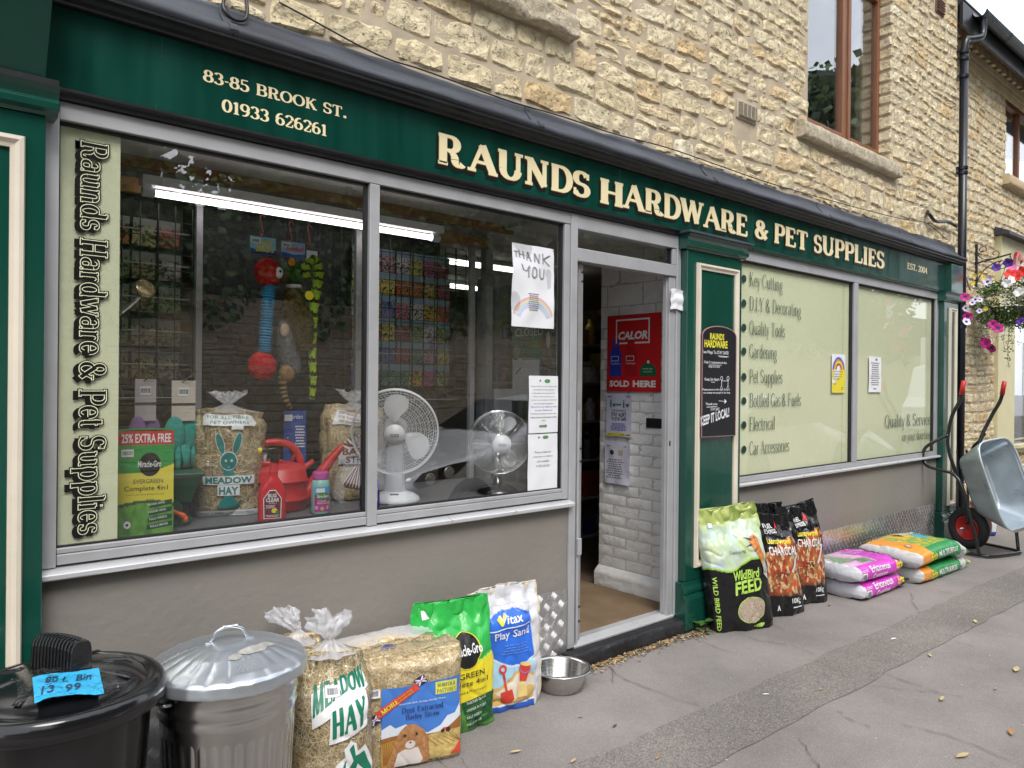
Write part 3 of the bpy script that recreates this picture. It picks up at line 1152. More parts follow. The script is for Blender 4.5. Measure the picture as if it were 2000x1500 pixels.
# ------------------------------------------------------------------ filled bags
class Bag:
	"""a filled film bag. p = metres round the girth from the middle of the front, q = metres up from the foot."""

	def __init__(s, w, h, t, n=2.8, wr=0.006, seed=0, top=0.02, topw=1.03, shoulder=0.72, foot=0.8, lean=0.0, tilt=0.0, bulge=0.1, flatten=0.0, both=False, dec0=0.0022, leanx=0.0):
		s.leanx = leanx
		s.dec0 = dec0
		s.w, s.h, s.t, s.n, s.wr, s.seed = w, h, t, n, wr, seed
		s.top, s.topw, s.shoulder, s.foot, s.lean, s.tilt, s.bulge, s.both = top, topw, shoulder, foot, lean, tilt, bulge, both
		a0, b0 = w / 2, t / 2
		ph = np.linspace(-1, 1, 401)
		q4 = np.concatenate([k * math.pi / 2 + (math.pi / 4) * (1 + np.sign(ph) * (1 - (1 - np.abs(ph)) ** 3)) for k in (-2, -1, 0, 1)])
		ph = np.unique(q4)
		x = a0 * np.sign(np.sin(ph)) * np.abs(np.sin(ph)) ** (2 / n)
		y = -b0 * np.sign(np.cos(ph)) * np.abs(np.cos(ph)) ** (2 / n)
		d = np.hypot(np.diff(x), np.diff(y))
		cum = np.concatenate([[0], np.cumsum(d)])
		s.girth = float(cum[-1])
		s.tab_p = cum - s.girth / 2
		s.tab_u = x / a0
		s.tab_v = y / b0
		s.aw = w

	def prof(s, v):
		if v < 0.10:
			b = s.foot + (1 - s.foot) * math.sin(v / 0.10 * math.pi / 2)
		else:
			b = 1.0
		if s.both and v < 0.28:
			k = max(0.0, v / 0.28)
			b = s.top + (1 - s.top) * math.sin(k * math.pi / 2) ** 0.8
		if v > s.shoulder:
			k = (v - s.shoulder) / (1 - s.shoulder)
			b = s.top + (1 - s.top) * (0.5 + 0.5 * math.cos(min(1, k * 1.12) * math.pi))
		return b

	def S(s, p, q, off=0.0):
		v = min(1.0, max(0.0, q / s.h))
		tu = float(np.interp(p, s.tab_p, s.tab_u))
		tv = float(np.interp(p, s.tab_p, s.tab_v))
		b = s.prof(v)
		b *= 1 + s.bulge * math.sin(v * math.pi)
		a = 1 + (s.topw - 1) * (1 - b if b < 1 else 0) * (1 if v > 0.5 else 0.4)
		x = s.w / 2 * a * tu
		y = s.t / 2 * b * tv
		# crumples: fine over the body, folds running down from the top seam
		sd_ = s.seed * 7.3
		am = s.wr * (0.55 + 1.8 * max(0, v - 0.55) + 1.2 * max(0, 0.14 - v) * 4)
		nz = snoise(x * 9 + sd_, q * 6, y * 9 + sd_, 3) * am * 1.6
		nz += snoise(x * 24 + sd_, q * 9 + 3, y * 20, 2) * am * 0.7
		# sharp creases: ridged folds slanting over the film, stronger where it is slack
		r1 = 1 - abs(snoise(x * 5.5 + q * 3.5 + sd_, q * 4.2 - x * 2.5, 2.2 + y * 3, 2)) * 2.6
		nz -= max(0.0, r1) ** 3 * am * 1.25
		if v > 0.6:
			nz += math.sin(x * 70 / max(0.2, s.w) * 0.35 + sd_ + 2 * snoise(x * 4, q * 4, sd_)) * s.wr * 0.9 * (v - 0.6) / 0.4
		nl = math.hypot(x / (s.w / 2) ** 2, y / max(0.02, s.t / 2 * max(0.2, b)) ** 2) or 1
		nx, ny = x / (s.w / 2) ** 2 / nl, y / max(0.02, s.t / 2 * max(0.2, b)) ** 2 / nl
		x += nx * (nz + off)
		y += ny * (nz + off)
		z = q + (0.010 * math.sin(x * 14 + sd_) + 0.02 * snoise(x * 6, sd_, 0)) * max(0, v - 0.7) / 0.3
		z += s.tilt * x * max(0, v - 0.5) * 2
		y += s.lean * q
		x += s.leanx * q
		return Vector((x, y, z))

	def body(s, paint, name, material, parent, nu=150, nv=100, foot_mi=None):
		m = M()
		g = s.girth
		cols = []
		for j in range(nv + 1):
			q = s.h * j / nv
			for i in range(nu):
				p = -g / 2 + g * i / nu
				m.v.append(tuple(s.S(p, q)))
				cols.append((*paint(p, q), 1.0))
		for j in range(nv):
			for i in range(nu):
				i2 = (i + 1) % nu
				m.f.append((j * nu + i, j * nu + i2, (j + 1) * nu + i2, (j + 1) * nu + i))
				m.mi.append(0)
		# close foot and top
		for j, flip in ((0, True), (nv, False)):
			c = Vector((0, 0, 0))
			for i in range(nu):
				c += Vector(m.v[j * nu + i])
			c /= nu
			m.v.append(tuple(c))
			cols.append(cols[j * nu])
			ci = len(m.v) - 1
			for i in range(nu):
				i2 = (i + 1) % nu
				m.f.append((ci, j * nu + i2, j * nu + i) if flip else (ci, j * nu + i, j * nu + i2))
				m.mi.append(0)
		return m.build(name, material, parent, smooth=True, world=False, colors=cols)

	def decal(s, m, t2, mi=0, lay=1):
		m.text(t2, lambda x, y, o: s.S(x, y, o), mi, off=s.dec0 + 0.0008 * lay, step=0.00003, sub=0.013)


def lerp3(a, b, t):
	t = max(0.0, min(1.0, t))
	return tuple(a[i] + (b[i] - a[i]) * t for i in range(3))


def barcode(x, y, w, h):
	rng = random.Random(int(x * 1000 + y * 777))
	o = []
	xx = x + w * 0.08
	while xx < x + w * 0.9:
		b = rng.uniform(0.02, 0.06) * w
		o.append(rect(xx, y + h * 0.25, xx + b, y + h * 0.85))
		xx += b + rng.uniform(0.02, 0.05) * w
	return join2(*o)

# ================================================================== THE SETTING
def struct(o):
	o['kind'] = 'structure'
	return o


def sheet(name, pts, z, material):
	bm = bmesh.new()
	bm.faces.new([bm.verts.new((x, y, z)) for x, y in pts])
	bmesh.ops.triangulate(bm, faces=bm.faces)
	me = bpy.data.meshes.new(name)
	bm.to_mesh(me)
	bm.free()
	me.materials.append(MT[material])
	o = bpy.data.objects.new(name, me)
	scene.collection.objects.link(o)
	return struct(o)


sheet('ground', [(-150, -150), (200, -150), (200, 150), (-150, 150)], -0.30, 'road')
g_ = M().box(-14, 60, -3.05, 0.06, -0.25, 0.0).build('pavement', 'pave')
struct(g_)
struct(M().box(-14, 60, -3.19, -3.052, -0.25, 0.004).build('kerb', 'kerb', bevel=0.015))
struct(M().box(-14, 60, -9.2, -3.192, -0.25, -0.11).build('road', 'road'))
struct(M().box(-14, 60, -10.3, -9.202, -0.25, 0.0).build('far_pavement', 'pave'))


def ragged(p0, p1, n, amp, seed):
	rng = random.Random(seed)
	return [(p0[0] + (p1[0] - p0[0]) * i / n, p0[1] + (p1[1] - p0[1]) * i / n + rng.uniform(-amp, amp)) for i in range(n + 1)]


up = ragged((-6, -0.62), (14, -0.98), 130, 0.013, 3)
lo = ragged((14, -1.36), (-6, -0.92), 130, 0.013, 4)
sheet('trench_strip', up + lo, 0.004, 'strip')

# cracks and edges in the asphalt: flat sheets, dirt and painted crack shadow
cracks = [[(1190, 1300), (1215, 1325), (1260, 1340), (1300, 1357), (1367, 1378)], [(1445, 1235), (1480, 1250), (1550, 1260), (1592, 1278)],
		  [(1500, 1215), (1535, 1230)], [(1780, 1157), (1783, 1180), (1800, 1195)], [(1725, 1315), (1800, 1340), (1835, 1352)],
		  [(1765, 1415), (1850, 1435), (1915, 1460), (2010, 1500)], [(1690, 1337), (1775, 1345), (1880, 1360)], [(1360, 1245), (1400, 1265), (1440, 1275)],
		  [(1160, 1260), (1195, 1310), (1200, 1335)], [(1850, 1248), (1905, 1263)], [(1640, 1395), (1700, 1420)], [(1560, 1440), (1600, 1500)], [(850, 1470), (875, 1500)], [(905, 1480), (915, 1500)]]
cm = M()
rng = random.Random(5)
for cr in cracks:
	pts = [on_ground(x, y, 0.008) for x, y in cr]
	den = []
	for i in range(len(pts) - 1):
		n = max(2, int((pts[i + 1] - pts[i]).length / 0.035))
		for k in range(n):
			den.append(pts[i].lerp(pts[i + 1], k / n) + Vector((rng.uniform(-1, 1), rng.uniform(-1, 1), 0)) * 0.009)
	den.append(pts[-1])
	for i in range(len(den) - 1):
		a, b = den[i], den[i + 1]
		d = (b - a).normalized()
		nrm = Vector((-d.y, d.x, 0)) * rng.uniform(0.0004, 0.0022)
		cm.add([a - nrm, b - nrm, b + nrm, a + nrm], [(0, 1, 2, 3)])
struct(cm.build('pavement_cracks', 'crack'))

# ------------------------------------------------------------------ stone walling
def stone_geo(m, x0, x1, z0, z1, y, rng, depth=0.009, nx=7, nz=5, back=0.03, mi=0, tf=None):
	"""one rough-faced block; tf maps (x, y, z) if the wall is turned"""
	w, h = x1 - x0, z1 - z0
	sd = rng.uniform(0, 100)
	g = []
	vs_ = []
	cr = min(0.45, rng.uniform(0.012, 0.035) / h)
	d = depth * rng.uniform(0.6, 1.35)
	tilt = rng.uniform(-0.012, 0.012)
	for j in range(nz + 1):
		v = j / nz
		for i in range(nx + 1):
			u = i / nx
			uu, vv = u, v
			# keep rows near the edges so the arris turns sharply
			# narrow outer ring: flat rough face, quick arris
			eu, ev = min(0.2, 0.011 / w), min(0.25, 0.011 / h)
			uu = 0.0 if i == 0 else 1.0 if i == nx else eu + (1 - 2 * eu) * (i - 1) / (nx - 2)
			vv = 0.0 if j == 0 else 1.0 if j == nz else ev + (1 - 2 * ev) * (j - 1) / (nz - 2)
			X = x0 + w * uu
			Z = z0 + h * vv
			# ragged outline with knocked-off corners
			corner = (abs(uu - 0.5) * 2) ** 4 * (abs(vv - 0.5) * 2) ** 4
			X += (0.5 - uu) * 2 * corner * min(0.014, w * 0.07)
			Z += (0.5 - vv) * 2 * corner * min(0.012, h * 0.10)
			X += snoise(X * 16, Z * 16, sd, 2) * 0.012
			Z += snoise(X * 11 + 9, Z * 11, sd + 5, 2) * 0.014
			edge = 1.0 if (i in (0, nx) or j in (0, nz)) else 0.0
			yy = y + 0.004 - (d + 0.002) * (1 - 1.0 * edge) - (1 - edge) * (snoise(X * 13, Z * 20, sd + 9, 3) * 0.012 + tilt * (u - 0.5) * 2)
			vs_.append(Vector((X, yy, Z)))
	W = nx + 1
	fs = [(j * W + i, j * W + i + 1, (j + 1) * W + i + 1, (j + 1) * W + i) for j in range(nz) for i in range(nx)]
	loop = [i for i in range(W)] + [j * W + nx for j in range(1, nz + 1)] + [nz * W + i for i in range(nx - 1, -1, -1)] + [j * W for j in range(nz - 1, 0, -1)]
	o = len(vs_)
	for k in loop:
		p = vs_[k].copy()
		p.y = y + back
		vs_.append(p)
	n = len(loop)
	for k in range(n):
		k2 = (k + 1) % n
		fs.append((loop[k2], loop[k], o + k, o + k2))
	if tf:
		vs_ = [tf(p) for p in vs_]
	m.add(vs_, fs, mi)


def courses(x0, x1, z0, z1, seed, holes, hts, wd=(0.14, 0.36), first=None):
	"""rubble brought to courses: list of stone rectangles"""
	rng = random.Random(seed)
	out = []
	z = z0
	k = 0
	while z < z1:
		h = rng.uniform(*hts)
		if first and k < len(first):
			h = first[k]
		k += 1
		x = x0
		while x < x1:
			f = 1.0 if h > 0.12 else 0.85
			w = rng.uniform(*wd) * f * (1.25 if h > 0.135 else 1)
			if x + w > x1 - 0.07:
				w = x1 - x
			blocks = [(x, x + w, z, z + h)]
			if rng.random() < 0.22 and h > 0.1 and w > 0.2:
				s_ = rng.uniform(0.4, 0.6)
				blocks = [(x, x + w, z, z + h * s_), (x, x + w, z + h * s_, z + h)]
				if rng.random() < 0.5:
					c = rng.uniform(0.35, 0.65)
					blocks = [(x, x + w * c, z, z + h * s_), (x + w * c, x + w, z, z + h * s_), (x, x + w, z + h * s_, z + h)]
			for b in blocks:
				cut = False
				bx0, bx1, bz0, bz1 = b
				for hx0, hx1, hz0, hz1 in holes:
					if bx1 > hx0 + 0.01 and bx0 < hx1 - 0.01 and bz1 > hz0 + 0.01 and bz0 < hz1 - 0.01:
						# trim to the hole sideways, else above or below
						if bx0 < hx0 and hx0 - bx0 > 0.06:
							bx1 = hx0
						elif bx1 > hx1 and bx1 - hx1 > 0.06:
							bx0 = hx1
						elif bz0 < hz0 and hz0 - bz0 > 0.035:
							bz1 = hz0
						elif bz1 > hz1 and bz1 - hz1 > 0.035:
							bz0 = hz1
						else:
							cut = True
				if not cut and bx1 - bx0 > 0.04 and bz1 - bz0 > 0.03:
					out.append((bx0, bx1, bz0, bz1))
			x += w
		z += h
	return out


def lay_wall(parent, rects, y, material, jn, wob=0.012, depth=0.009, limit=300, seed=0, nx=7, nz=5, single=True):
	rng = random.Random(seed)

	def wz(x, z):
		return z + wob * (math.sin(x * 2.1 + z * 3) + 0.6 * math.sin(x * 5.3 + 1.3 * z + 1))
	items = []
	for r in rects:
		cx, cz = (r[0] + r[1]) / 2, (r[2] + r[3]) / 2
		d = Vector((cx, y, cz)) - CAM_LOC
		dep = d.dot(F2)
		if dep < 0.5:
			continue
		u = FPX * d.dot(R2) / dep
		v = -FPX * d.dot(U2) / dep
		inside = abs(u) < 1030 and abs(v) < 790
		size = (r[1] - r[0]) * (r[3] - r[2]) / dep ** 2.5
		items.append((0 if inside else 1, -size, r))
	items.sort(key=lambda t: (t[0], t[1]))
	rest = M()
	for k, (ins, sz, r) in enumerate(items):
		j = rng.uniform(*jn) / 2
		x0, x1, z0, z1 = r[0] + j, r[1] - j, r[2] + j, r[3] - j
		cx = (x0 + x1) / 2
		dz = wz(cx, z0) - z0
		sl = (wz(x1, z0) - wz(x0, z0)) / (x1 - x0)

		def tf(p, cx=cx, dz=dz, sl=sl):
			return Vector((p.x, p.y, p.z + dz + sl * (p.x - cx)))
		if ins == 0 and k < limit and single:
			m = M()
			stone_geo(m, x0, x1, z0, z1, y, rng, depth, nx, nz, tf=tf)
			m.build('stone', material, parent)
		else:
			stone_geo(rest, x0, x1, z0, z1, y, rng, depth, max(4, nx - 2), max(4, nz - 1), tf=tf)
	if rest.v:
		rest.build('stonework', material, parent, kind='stuff')


# ------------------------------------------------------------------ the shop building, upper wall
bld = thing('stone_building', 'two-storey building of buff rubble limestone above the green shop sign', 'building', (4.0, 0.3, 0.0))
holes = [(1.55, 2.90, 3.34, 3.50), (1.60, 2.67, 3.50, 4.8), (5.22, 6.98, 3.36, 3.50), (5.40, 6.88, 3.50, 5.1), (4.42, 4.70, 3.31, 3.47), (7.82, 8.06, 5.14, 5.34)]
rects = courses(-0.9, 8.42, 2.935, 5.9, 11, holes, (0.082, 0.128), first=[0.135, 0.15, 0.125])
rects = [r for r in rects if r[2] < 3.35 + max(0, (r[0] + 0.2)) * 0.38 + 0.55]
lay_wall(bld, rects, -0.002, 'stone', (0.008, 0.020), seed=21)
# backing walls with real openings
w = M()
for x0, x1, z0, z1 in [(-3, 8.42, 2.80, 3.50), (-3, 1.60, 3.50, 4.8), (2.67, 5.40, 3.50, 5.1), (-3, 5.40, 4.8, 6.3), (6.88, 8.42, 3.50, 6.3), (5.40, 6.88, 5.1, 6.3)]:
	w.box(x0, x1, 0.0, 0.32, z0, z1)
w.box(8.12, 8.42, 0.32, 7.5, 0.0, 6.3)
w.box(-3, 8.42, 7.2, 7.5, 0, 6.3)
w.build('wall', 'mortar', bld)
M().box(-3.3, 8.6, -0.25, 7.7, 6.30, 6.42).build('roof', 'lead', bld)

# upper windows
def upper_window(x0, x1, z0, z1, yf, mull, name='window'):
	m = M()
	fw = 0.062
	for a, b, c, d in [(x0, x0 + fw, z0, z1), (x1 - fw, x1, z0, z1), (x0 + fw, x1 - fw, z0, z0 + fw), (x0 + fw, x1 - fw, z1 - fw, z1)]:
		m.box(a, b, yf, yf + 0.07, c, d)
	xm = x0 + (x1 - x0) * mull
	m.box(xm - fw / 2, xm + fw / 2, yf + 0.001, yf + 0.07, z0 + fw, z1 - fw)
	win = m.build(name, 'upvc', bld, bevel=0.004)
	for a, b in ((x0 + fw, xm - fw / 2), (xm + fw / 2, x1 - fw)):
		s_ = M()
		t = 0.045
		a1, b1, c1, d1 = a + 0.001, b - 0.001, z0 + fw + 0.001, z1 - fw - 0.001
		for q in [(a1, a1 + t, c1, d1), (b1 - t, b1, c1, d1), (a1 + t, b1 - t, c1, c1 + t), (a1 + t, b1 - t, d1 - t, d1)]:
			s_.box(q[0], q[1], yf - 0.012, yf + 0.04, q[2], q[3])
		s_.build('casement', 'upvc', win, bevel=0.005)
		M().box(a1 + t - 0.008, b1 - t + 0.008, yf + 0.018, yf + 0.026, c1 + t - 0.008, d1 - t + 0.008).build('pane', 'glass_up', win)
		c = M()   # net curtain folds behind the glass
		k = M()
		for e in ((b1 - t - 0.09, b1 - t),):
			c.grid(lambda u, v, e=e: (e[0] + (e[1] - e[0]) * u, yf + 0.30 + 0.015 * math.sin(u * 18), c1 + (d1 - c1) * v), 14, 1)
		c.build('curtain', mat('grey_net', (0.25, 0.25, 0.26), 0.8), win, smooth=True)
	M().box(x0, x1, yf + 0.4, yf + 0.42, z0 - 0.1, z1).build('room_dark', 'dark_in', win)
	return win


upper_window(5.46, 6.93, 3.52, 5.05, 0.11, 0.53)
upper_window(1.66, 2.72, 3.51, 4.75, 0.11, 0.5)


def rough_block(x0, x1, y0, y1, z0, z1, name, material, parent, amp=0.008, seed=0, nx=26):
	m = M()
	# front, top and underside as one bent sheet
	prof = [(y1, z0), (y0 + 0.01, z0), (y0, z0 + 0.012), (y0 - 0.002, (z0 + z1) / 2), (y0, z1 - 0.015), (y0 + 0.012, z1), ((y0 + y1) / 2, z1 + 0.006), (y1, z1 + 0.012)]

	def fn(u, v):
		k = v * (len(prof) - 1)
		i = min(int(k), len(prof) - 2)
		f = k - i
		yy = prof[i][0] * (1 - f) + prof[i + 1][0] * f
		zz = prof[i][1] * (1 - f) + prof[i + 1][1] * f
		x = x0 + (x1 - x0) * u
		n = snoise(x * 9, yy * 20 + seed, zz * 20, 3) * amp
		return (x, yy - n, zz + n * 0.6)
	m.grid(fn, nx, (len(prof) - 1) * 2)
	k = len(prof)
	for u, fl in ((0, 1), (1, 0)):
		vs_ = [fn(u, j / (k - 1)) for j in range(k)]
		m.add(vs_, [tuple(range(k)) if fl else tuple(range(k))[::-1]])
	return m.build(name, material, parent, smooth=True)


rough_block(1.2, 2.86, -0.075, 0.115, 3.35, 3.475, 'window_sill', 'sill_stone', bld, 0.022, 3, 40)
rough_block(5.24, 6.97, -0.065, 0.115, 3.375, 3.492, 'window_sill', 'sill_stone', bld, 0.006, 8)
M().box(1.60, 1.66, 0.001, 0.11, 3.5, 4.8).box(2.72, 2.67, 0.001, 0.11, 3.5, 4.8).build('window_reveal', 'mortar', bld)
# quoin stones turning into the reveal of the right window
rq = random.Random(4)
z = 3.50
while z < 5.2:
	h = rq.uniform(0.085, 0.13)
	m = M()
	stone_geo(m, 0.0 - 0.004, 0.12, z + 0.006, z + h - 0.006, 0, rq, 0.012, 3, 3, tf=lambda p: Vector((6.875 + p.y * 1.0, 0.115 - p.x, p.z)))
	m.build('stone', 'stone', bld)
	z += h

# vents
def vent(x0, x1, z0, z1, rows, cols, material, label):
	v = M().box(x0, x1, -0.012, 0.02, z0, z1).build('vent', material, bld, bevel=0.003)
	s_ = M()
	b = 0.016
	hh = (z1 - z0 - 2 * b) / rows
	for i in range(rows):
		zz = z0 + b + hh * i
		s_.prism([(-0.014, zz), (-0.030, zz + hh * 0.1), (-0.030, zz + hh * 0.38), (-0.014, zz + hh * 0.62)], x0 + b, x1 - b)
	s_.build('slat', material, v)
	c = M()
	for i in range(rows):
		c.box(x0 + b, x1 - b, -0.0135, -0.011, z0 + b + hh * i + hh * 0.6, z0 + b + hh * i + hh * 0.98)
	c.build('slot', 'rubber', v)
	m = M()
	for i in range(1, cols):
		xx = x0 + (x1 - x0) * i / cols
		m.box(xx - 0.0025, xx + 0.0025, -0.031, -0.012, z0 + b, z1 - b)
	if cols > 1:
		m.build('rib', material, v)
	v['label'] = label
	return v


vent(4.44, 4.68, 3.33, 3.455, 9, 5, mat('stone_coloured_vent', (0.50, 0.44, 0.34), 0.6), 'buff louvred air vent in the stonework above the sign')
vent(7.84, 8.04, 5.16, 5.32, 5, 1, mat('brown_vent', (0.16, 0.085, 0.06), 0.6), 'small brown louvred vent high on the wall')

# cables pinned to the wall
def cable(pts, r, name, mt_, parent, n=6, sub=6):
	return M().tube(smooth_path(pts, sub), r, n).build(name, mt_, parent, smooth=True)


rr = random.Random(2)
cp = []
for x_, y_ in [(545, 8), (620, 48), (700, 85), (760, 113), (820, 137), (900, 165), (1000, 200), (1100, 227), (1200, 262), (1300, 288), (1400, 322), (1500, 355), (1600, 385), (1700, 412), (1760, 428), (1810, 438), (1850, 470)]:
	p = at(x_, y_, -0.034)
	cp.append(p + Vector((0, 0, rr.uniform(-0.008, 0.008))))
cable(cp, 0.0035, 'wall_cable', 'wire', bld)
cable([at(447, -20, -0.03), at(436, 5, -0.03), at(440, 22, -0.04), at(458, 38, -0.045), at(478, 38, -0.045), at(483, 20, -0.04), at(480, -5, -0.03)], 0.007, 'looped_cable', 'wire', bld)
cable([at(1812, 412, 0.0), at(1815, 418, -0.05), at(1828, 432, -0.055), at(1850, 433, -0.05), at(1868, 442, -0.06)], 0.016, 'overflow_pipe', 'pipe', bld, n=8)

# ------------------------------------------------------------------ lead flashing and cornice
cor = thing('shop_cornice', 'dressed lead flashing over a black moulded cornice above the long green sign', 'cornice', (4.4, 0, 2.80))
pf = [(0.0, 2.935), (-0.010, 2.93), (-0.012, 2.90), (-0.065, 2.835), (-0.085, 2.826), (-0.108, 2.824), (-0.122, 2.812), (-0.124, 2.796), (-0.115, 2.786), (0.0, 2.786)]


def lead_piece(x0, x1):
	m = M()
	n = max(8, int((x1 - x0) / 0.05))

	def fn(u, v):
		k = v * (len(pf) - 1)
		i = min(int(k), len(pf) - 2)
		f = k - i
		yy = pf[i][0] * (1 - f) + pf[i + 1][0] * f
		zz = pf[i][1] * (1 - f) + pf[i + 1][1] * f
		x = x0 + (x1 - x0) * u
		nn = snoise(x * 2.2, zz * 12, yy * 12, 3) * 0.006
		top = max(0, (zz - 2.90)) / 0.035
		rise = 0.012 * max(0, (x - 5) / 3.4)
		return (x, yy - nn * 0.8, zz + nn + top * (0.012 * snoise(x * 2.5, 7, 0, 4) + 0.02 * (x - 4) / 8) + rise * (0.5 + top))
	m.grid(fn, n, (len(pf) - 1) * 2)
	return m.build('lead_sheet', 'lead', cor, smooth=True)


lx = [0.33, 1.02, 2.55, 4.05, 5.55, 7.05, 8.40]
for i in range(len(lx) - 1):
	lead_piece(lx[i], lx[i + 1] - 0.004)
	if i:
		M().prism([(y - 0.006 if y < -0.001 else y, z_ + 0.004) for y, z_ in pf[1:-1]] + [(0.0, 2.79), (0.0, 2.93)], lx[i] - 0.02, lx[i] + 0.012).build('lead_lap', 'lead', cor, bevel=0.003)
M().prism([(0.0, 2.785), (-0.112, 2.785), (-0.112, 2.773), (-0.092, 2.768), (-0.086, 2.755), (-0.066, 2.748), (-0.060, 2.742), (0.0, 2.742)], 0.33, 8.39).build('moulding', 'black_wood', cor)

# ------------------------------------------------------------------ the sign
sign = thing('shop_sign', 'long green fascia sign reading Raunds Hardware & Pet Supplies in cream', 'shop sign', (4.3, 0, 2.46))
M().box(0.40, 8.06, -0.035, 0.0, 2.478, 2.740).build('sign_board', 'green_sign', sign)
M().prism([(0.02, 2.445), (-0.028, 2.445), (-0.030, 2.460), (-0.045, 2.468), (-0.045, 2.476), (0.02, 2.476)], 0.44, 3.86).build('bottom_bead', 'black_wood', sign)
M().prism([(0.02, 2.452), (-0.028, 2.452), (-0.030, 2.462), (-0.040, 2.468), (-0.040, 2.476), (0.02, 2.476)], 4.50, 8.02).build('bottom_bead', 'green', sign)
SY = -0.0355


def sign_word(word, xl, yl_base, xr, yr_base, cap_px_top, big=False, wv=0.25, wh=0.105):
	"""place a word by its measured ends and baseline"""
	a = at(xl, yl_base, SY)
	b = at(xr, yr_base, SY)
	t = at(xl, cap_px_top, SY)
	hgt = t.z - a.z
	t0 = stext(word, wv, wh, track=0.0)
	ref = bounds(t0)
	z0 = (a.z + b.z) / 2
	return word, a.x, z0, b.x - a.x, hgt, t0, ref


def lay_sign(word, x, z0, w, h, wv=0.25, wh=0.105, shadow=True):
	m = M()
	t0 = stext(word, wv, wh)
	ref = bounds(t0)
	f0 = flat_map(0, 0, SY)
	top = fit(t0, x, z0, w, h, ref)
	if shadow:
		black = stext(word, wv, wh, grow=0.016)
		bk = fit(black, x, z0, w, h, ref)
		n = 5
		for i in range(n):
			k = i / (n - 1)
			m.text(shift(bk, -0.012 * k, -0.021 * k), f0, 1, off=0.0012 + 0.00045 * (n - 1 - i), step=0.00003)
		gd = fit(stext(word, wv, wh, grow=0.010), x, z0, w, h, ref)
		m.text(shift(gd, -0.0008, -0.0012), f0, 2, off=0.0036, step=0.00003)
		m.text(top, f0, 0, off=0.0042, step=0.00003)
	else:
		m.text(top, f0, 0, off=0.0012, step=0.00003)
	return m.build('lettering', ['letter', 'black_v', 'gold_edge'], sign)


def zb(px_, py_):
	return at(px_, py_, SY - 0.002)


# word by word, cap heights and baselines as surveyed on the board
def put(word, lx_, ltop, lbot, rx_, rbot, shadow=True, wv=0.25, wh=0.105, hs=1.0):
	a, b, t = zb(lx_, lbot), zb(rx_, rbot), zb(lx_, ltop)
	lay_sign(word, a.x, (a.z + b.z) / 2, b.x - a.x, (t.z - a.z) * hs, wv, wh, shadow)


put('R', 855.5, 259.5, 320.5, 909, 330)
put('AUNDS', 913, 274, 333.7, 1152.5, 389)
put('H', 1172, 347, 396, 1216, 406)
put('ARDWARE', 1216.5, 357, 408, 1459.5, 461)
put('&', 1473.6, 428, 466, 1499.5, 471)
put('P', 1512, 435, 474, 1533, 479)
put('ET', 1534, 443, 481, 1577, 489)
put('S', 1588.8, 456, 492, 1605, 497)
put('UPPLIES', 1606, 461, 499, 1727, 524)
put('83-85 BROOK ST.', 396.3, 136.5, 160.5, 676.4, 229, False, 0.20, 0.09)
put('01933 626261', 433, 194.5, 219.5, 637.6, 264, False, 0.20, 0.09)
put('EST. 2004', 1772.6, 513, 525.5, 1811, 534.5, False, 0.20, 0.09)

# ------------------------------------------------------------------ pilasters
def pilaster(label, x0, x1, yf, px0, px1, pz0, pz1, cap_top=2.452, left_cut=False):
	t = thing('pilaster', label, 'pilaster', ((x0 + x1) / 2, 0, 0))
	M().box(x0, x1, yf, 0.05, 0.31, 2.36).build('shaft', 'green', t, bevel=0.004)
	M().prism([(0.05, 0.02), (yf - 0.030, 0.02), (yf - 0.030, 0.205), (yf - 0.024, 0.222), (yf - 0.010, 0.232), (yf - 0.020, 0.244),
			   (yf - 0.020, 0.262), (yf - 0.006, 0.285), (yf - 0.002, 0.308), (0.05, 0.308)], x0 - 0.03, x1 + 0.03).build('base', 'green', t, bevel=0.003)
	M().prism([(0.05, 2.362), (yf - 0.004, 2.362), (yf - 0.012, 2.372), (yf - 0.032, 2.380), (yf - 0.034, 2.402), (yf - 0.020, 2.412), (yf - 0.026, 2.432), (yf - 0.045, cap_top), (0.05, cap_top)],
			  x0 - 0.032, x1 + 0.032).build('capital', 'green', t, bevel=0.002)
	m = M()
	wd = 0.042
	pfm = [(yf - 0.001, 0), (yf - 0.020, 0.006), (yf - 0.022, 0.018), (yf - 0.012, 0.030), (yf - 0.010, wd), (yf + 0.001, wd)]

	def frame_ring():
		# mitred moulding swept round the panel
		c = [(px0, pz0), (px1, pz0), (px1, pz1), (px0, pz1)]
		n = len(pfm)
		vs_ = []
		for (cx, cz), (sx, sz) in zip(c, [(1, 1), (-1, 1), (-1, -1), (1, -1)]):
			for y, d in pfm:
				vs_.append((cx + sx * d, y, cz + sz * d))
		fs = []
		for k in range(4):
			k2 = (k + 1) % 4
			for i in range(n - 1):
				fs.append((k * n + i, k2 * n + i, k2 * n + i + 1, k * n + i + 1))
		m.add(vs_, fs)
	frame_ring()
	m.build('panel_moulding', 'cream_paint', t)
	return t


pl2 = pilaster('green pilaster with a cream-edged panel to the right of the open doorway', 3.842, 4.44, -0.06, 3.93, 4.39, 0.385, 2.29)
pl3 = pilaster('narrow green pilaster with a cream strip at the far right end of the shopfront', 7.985, 8.36, -0.06, 8.10, 8.29, 0.355, 2.31)
pl1 = pilaster('broad green pilaster with a cream moulding at the left edge of the shopfront', -0.45, 0.44, -0.075, -0.37, 0.385, 0.30, 2.285)
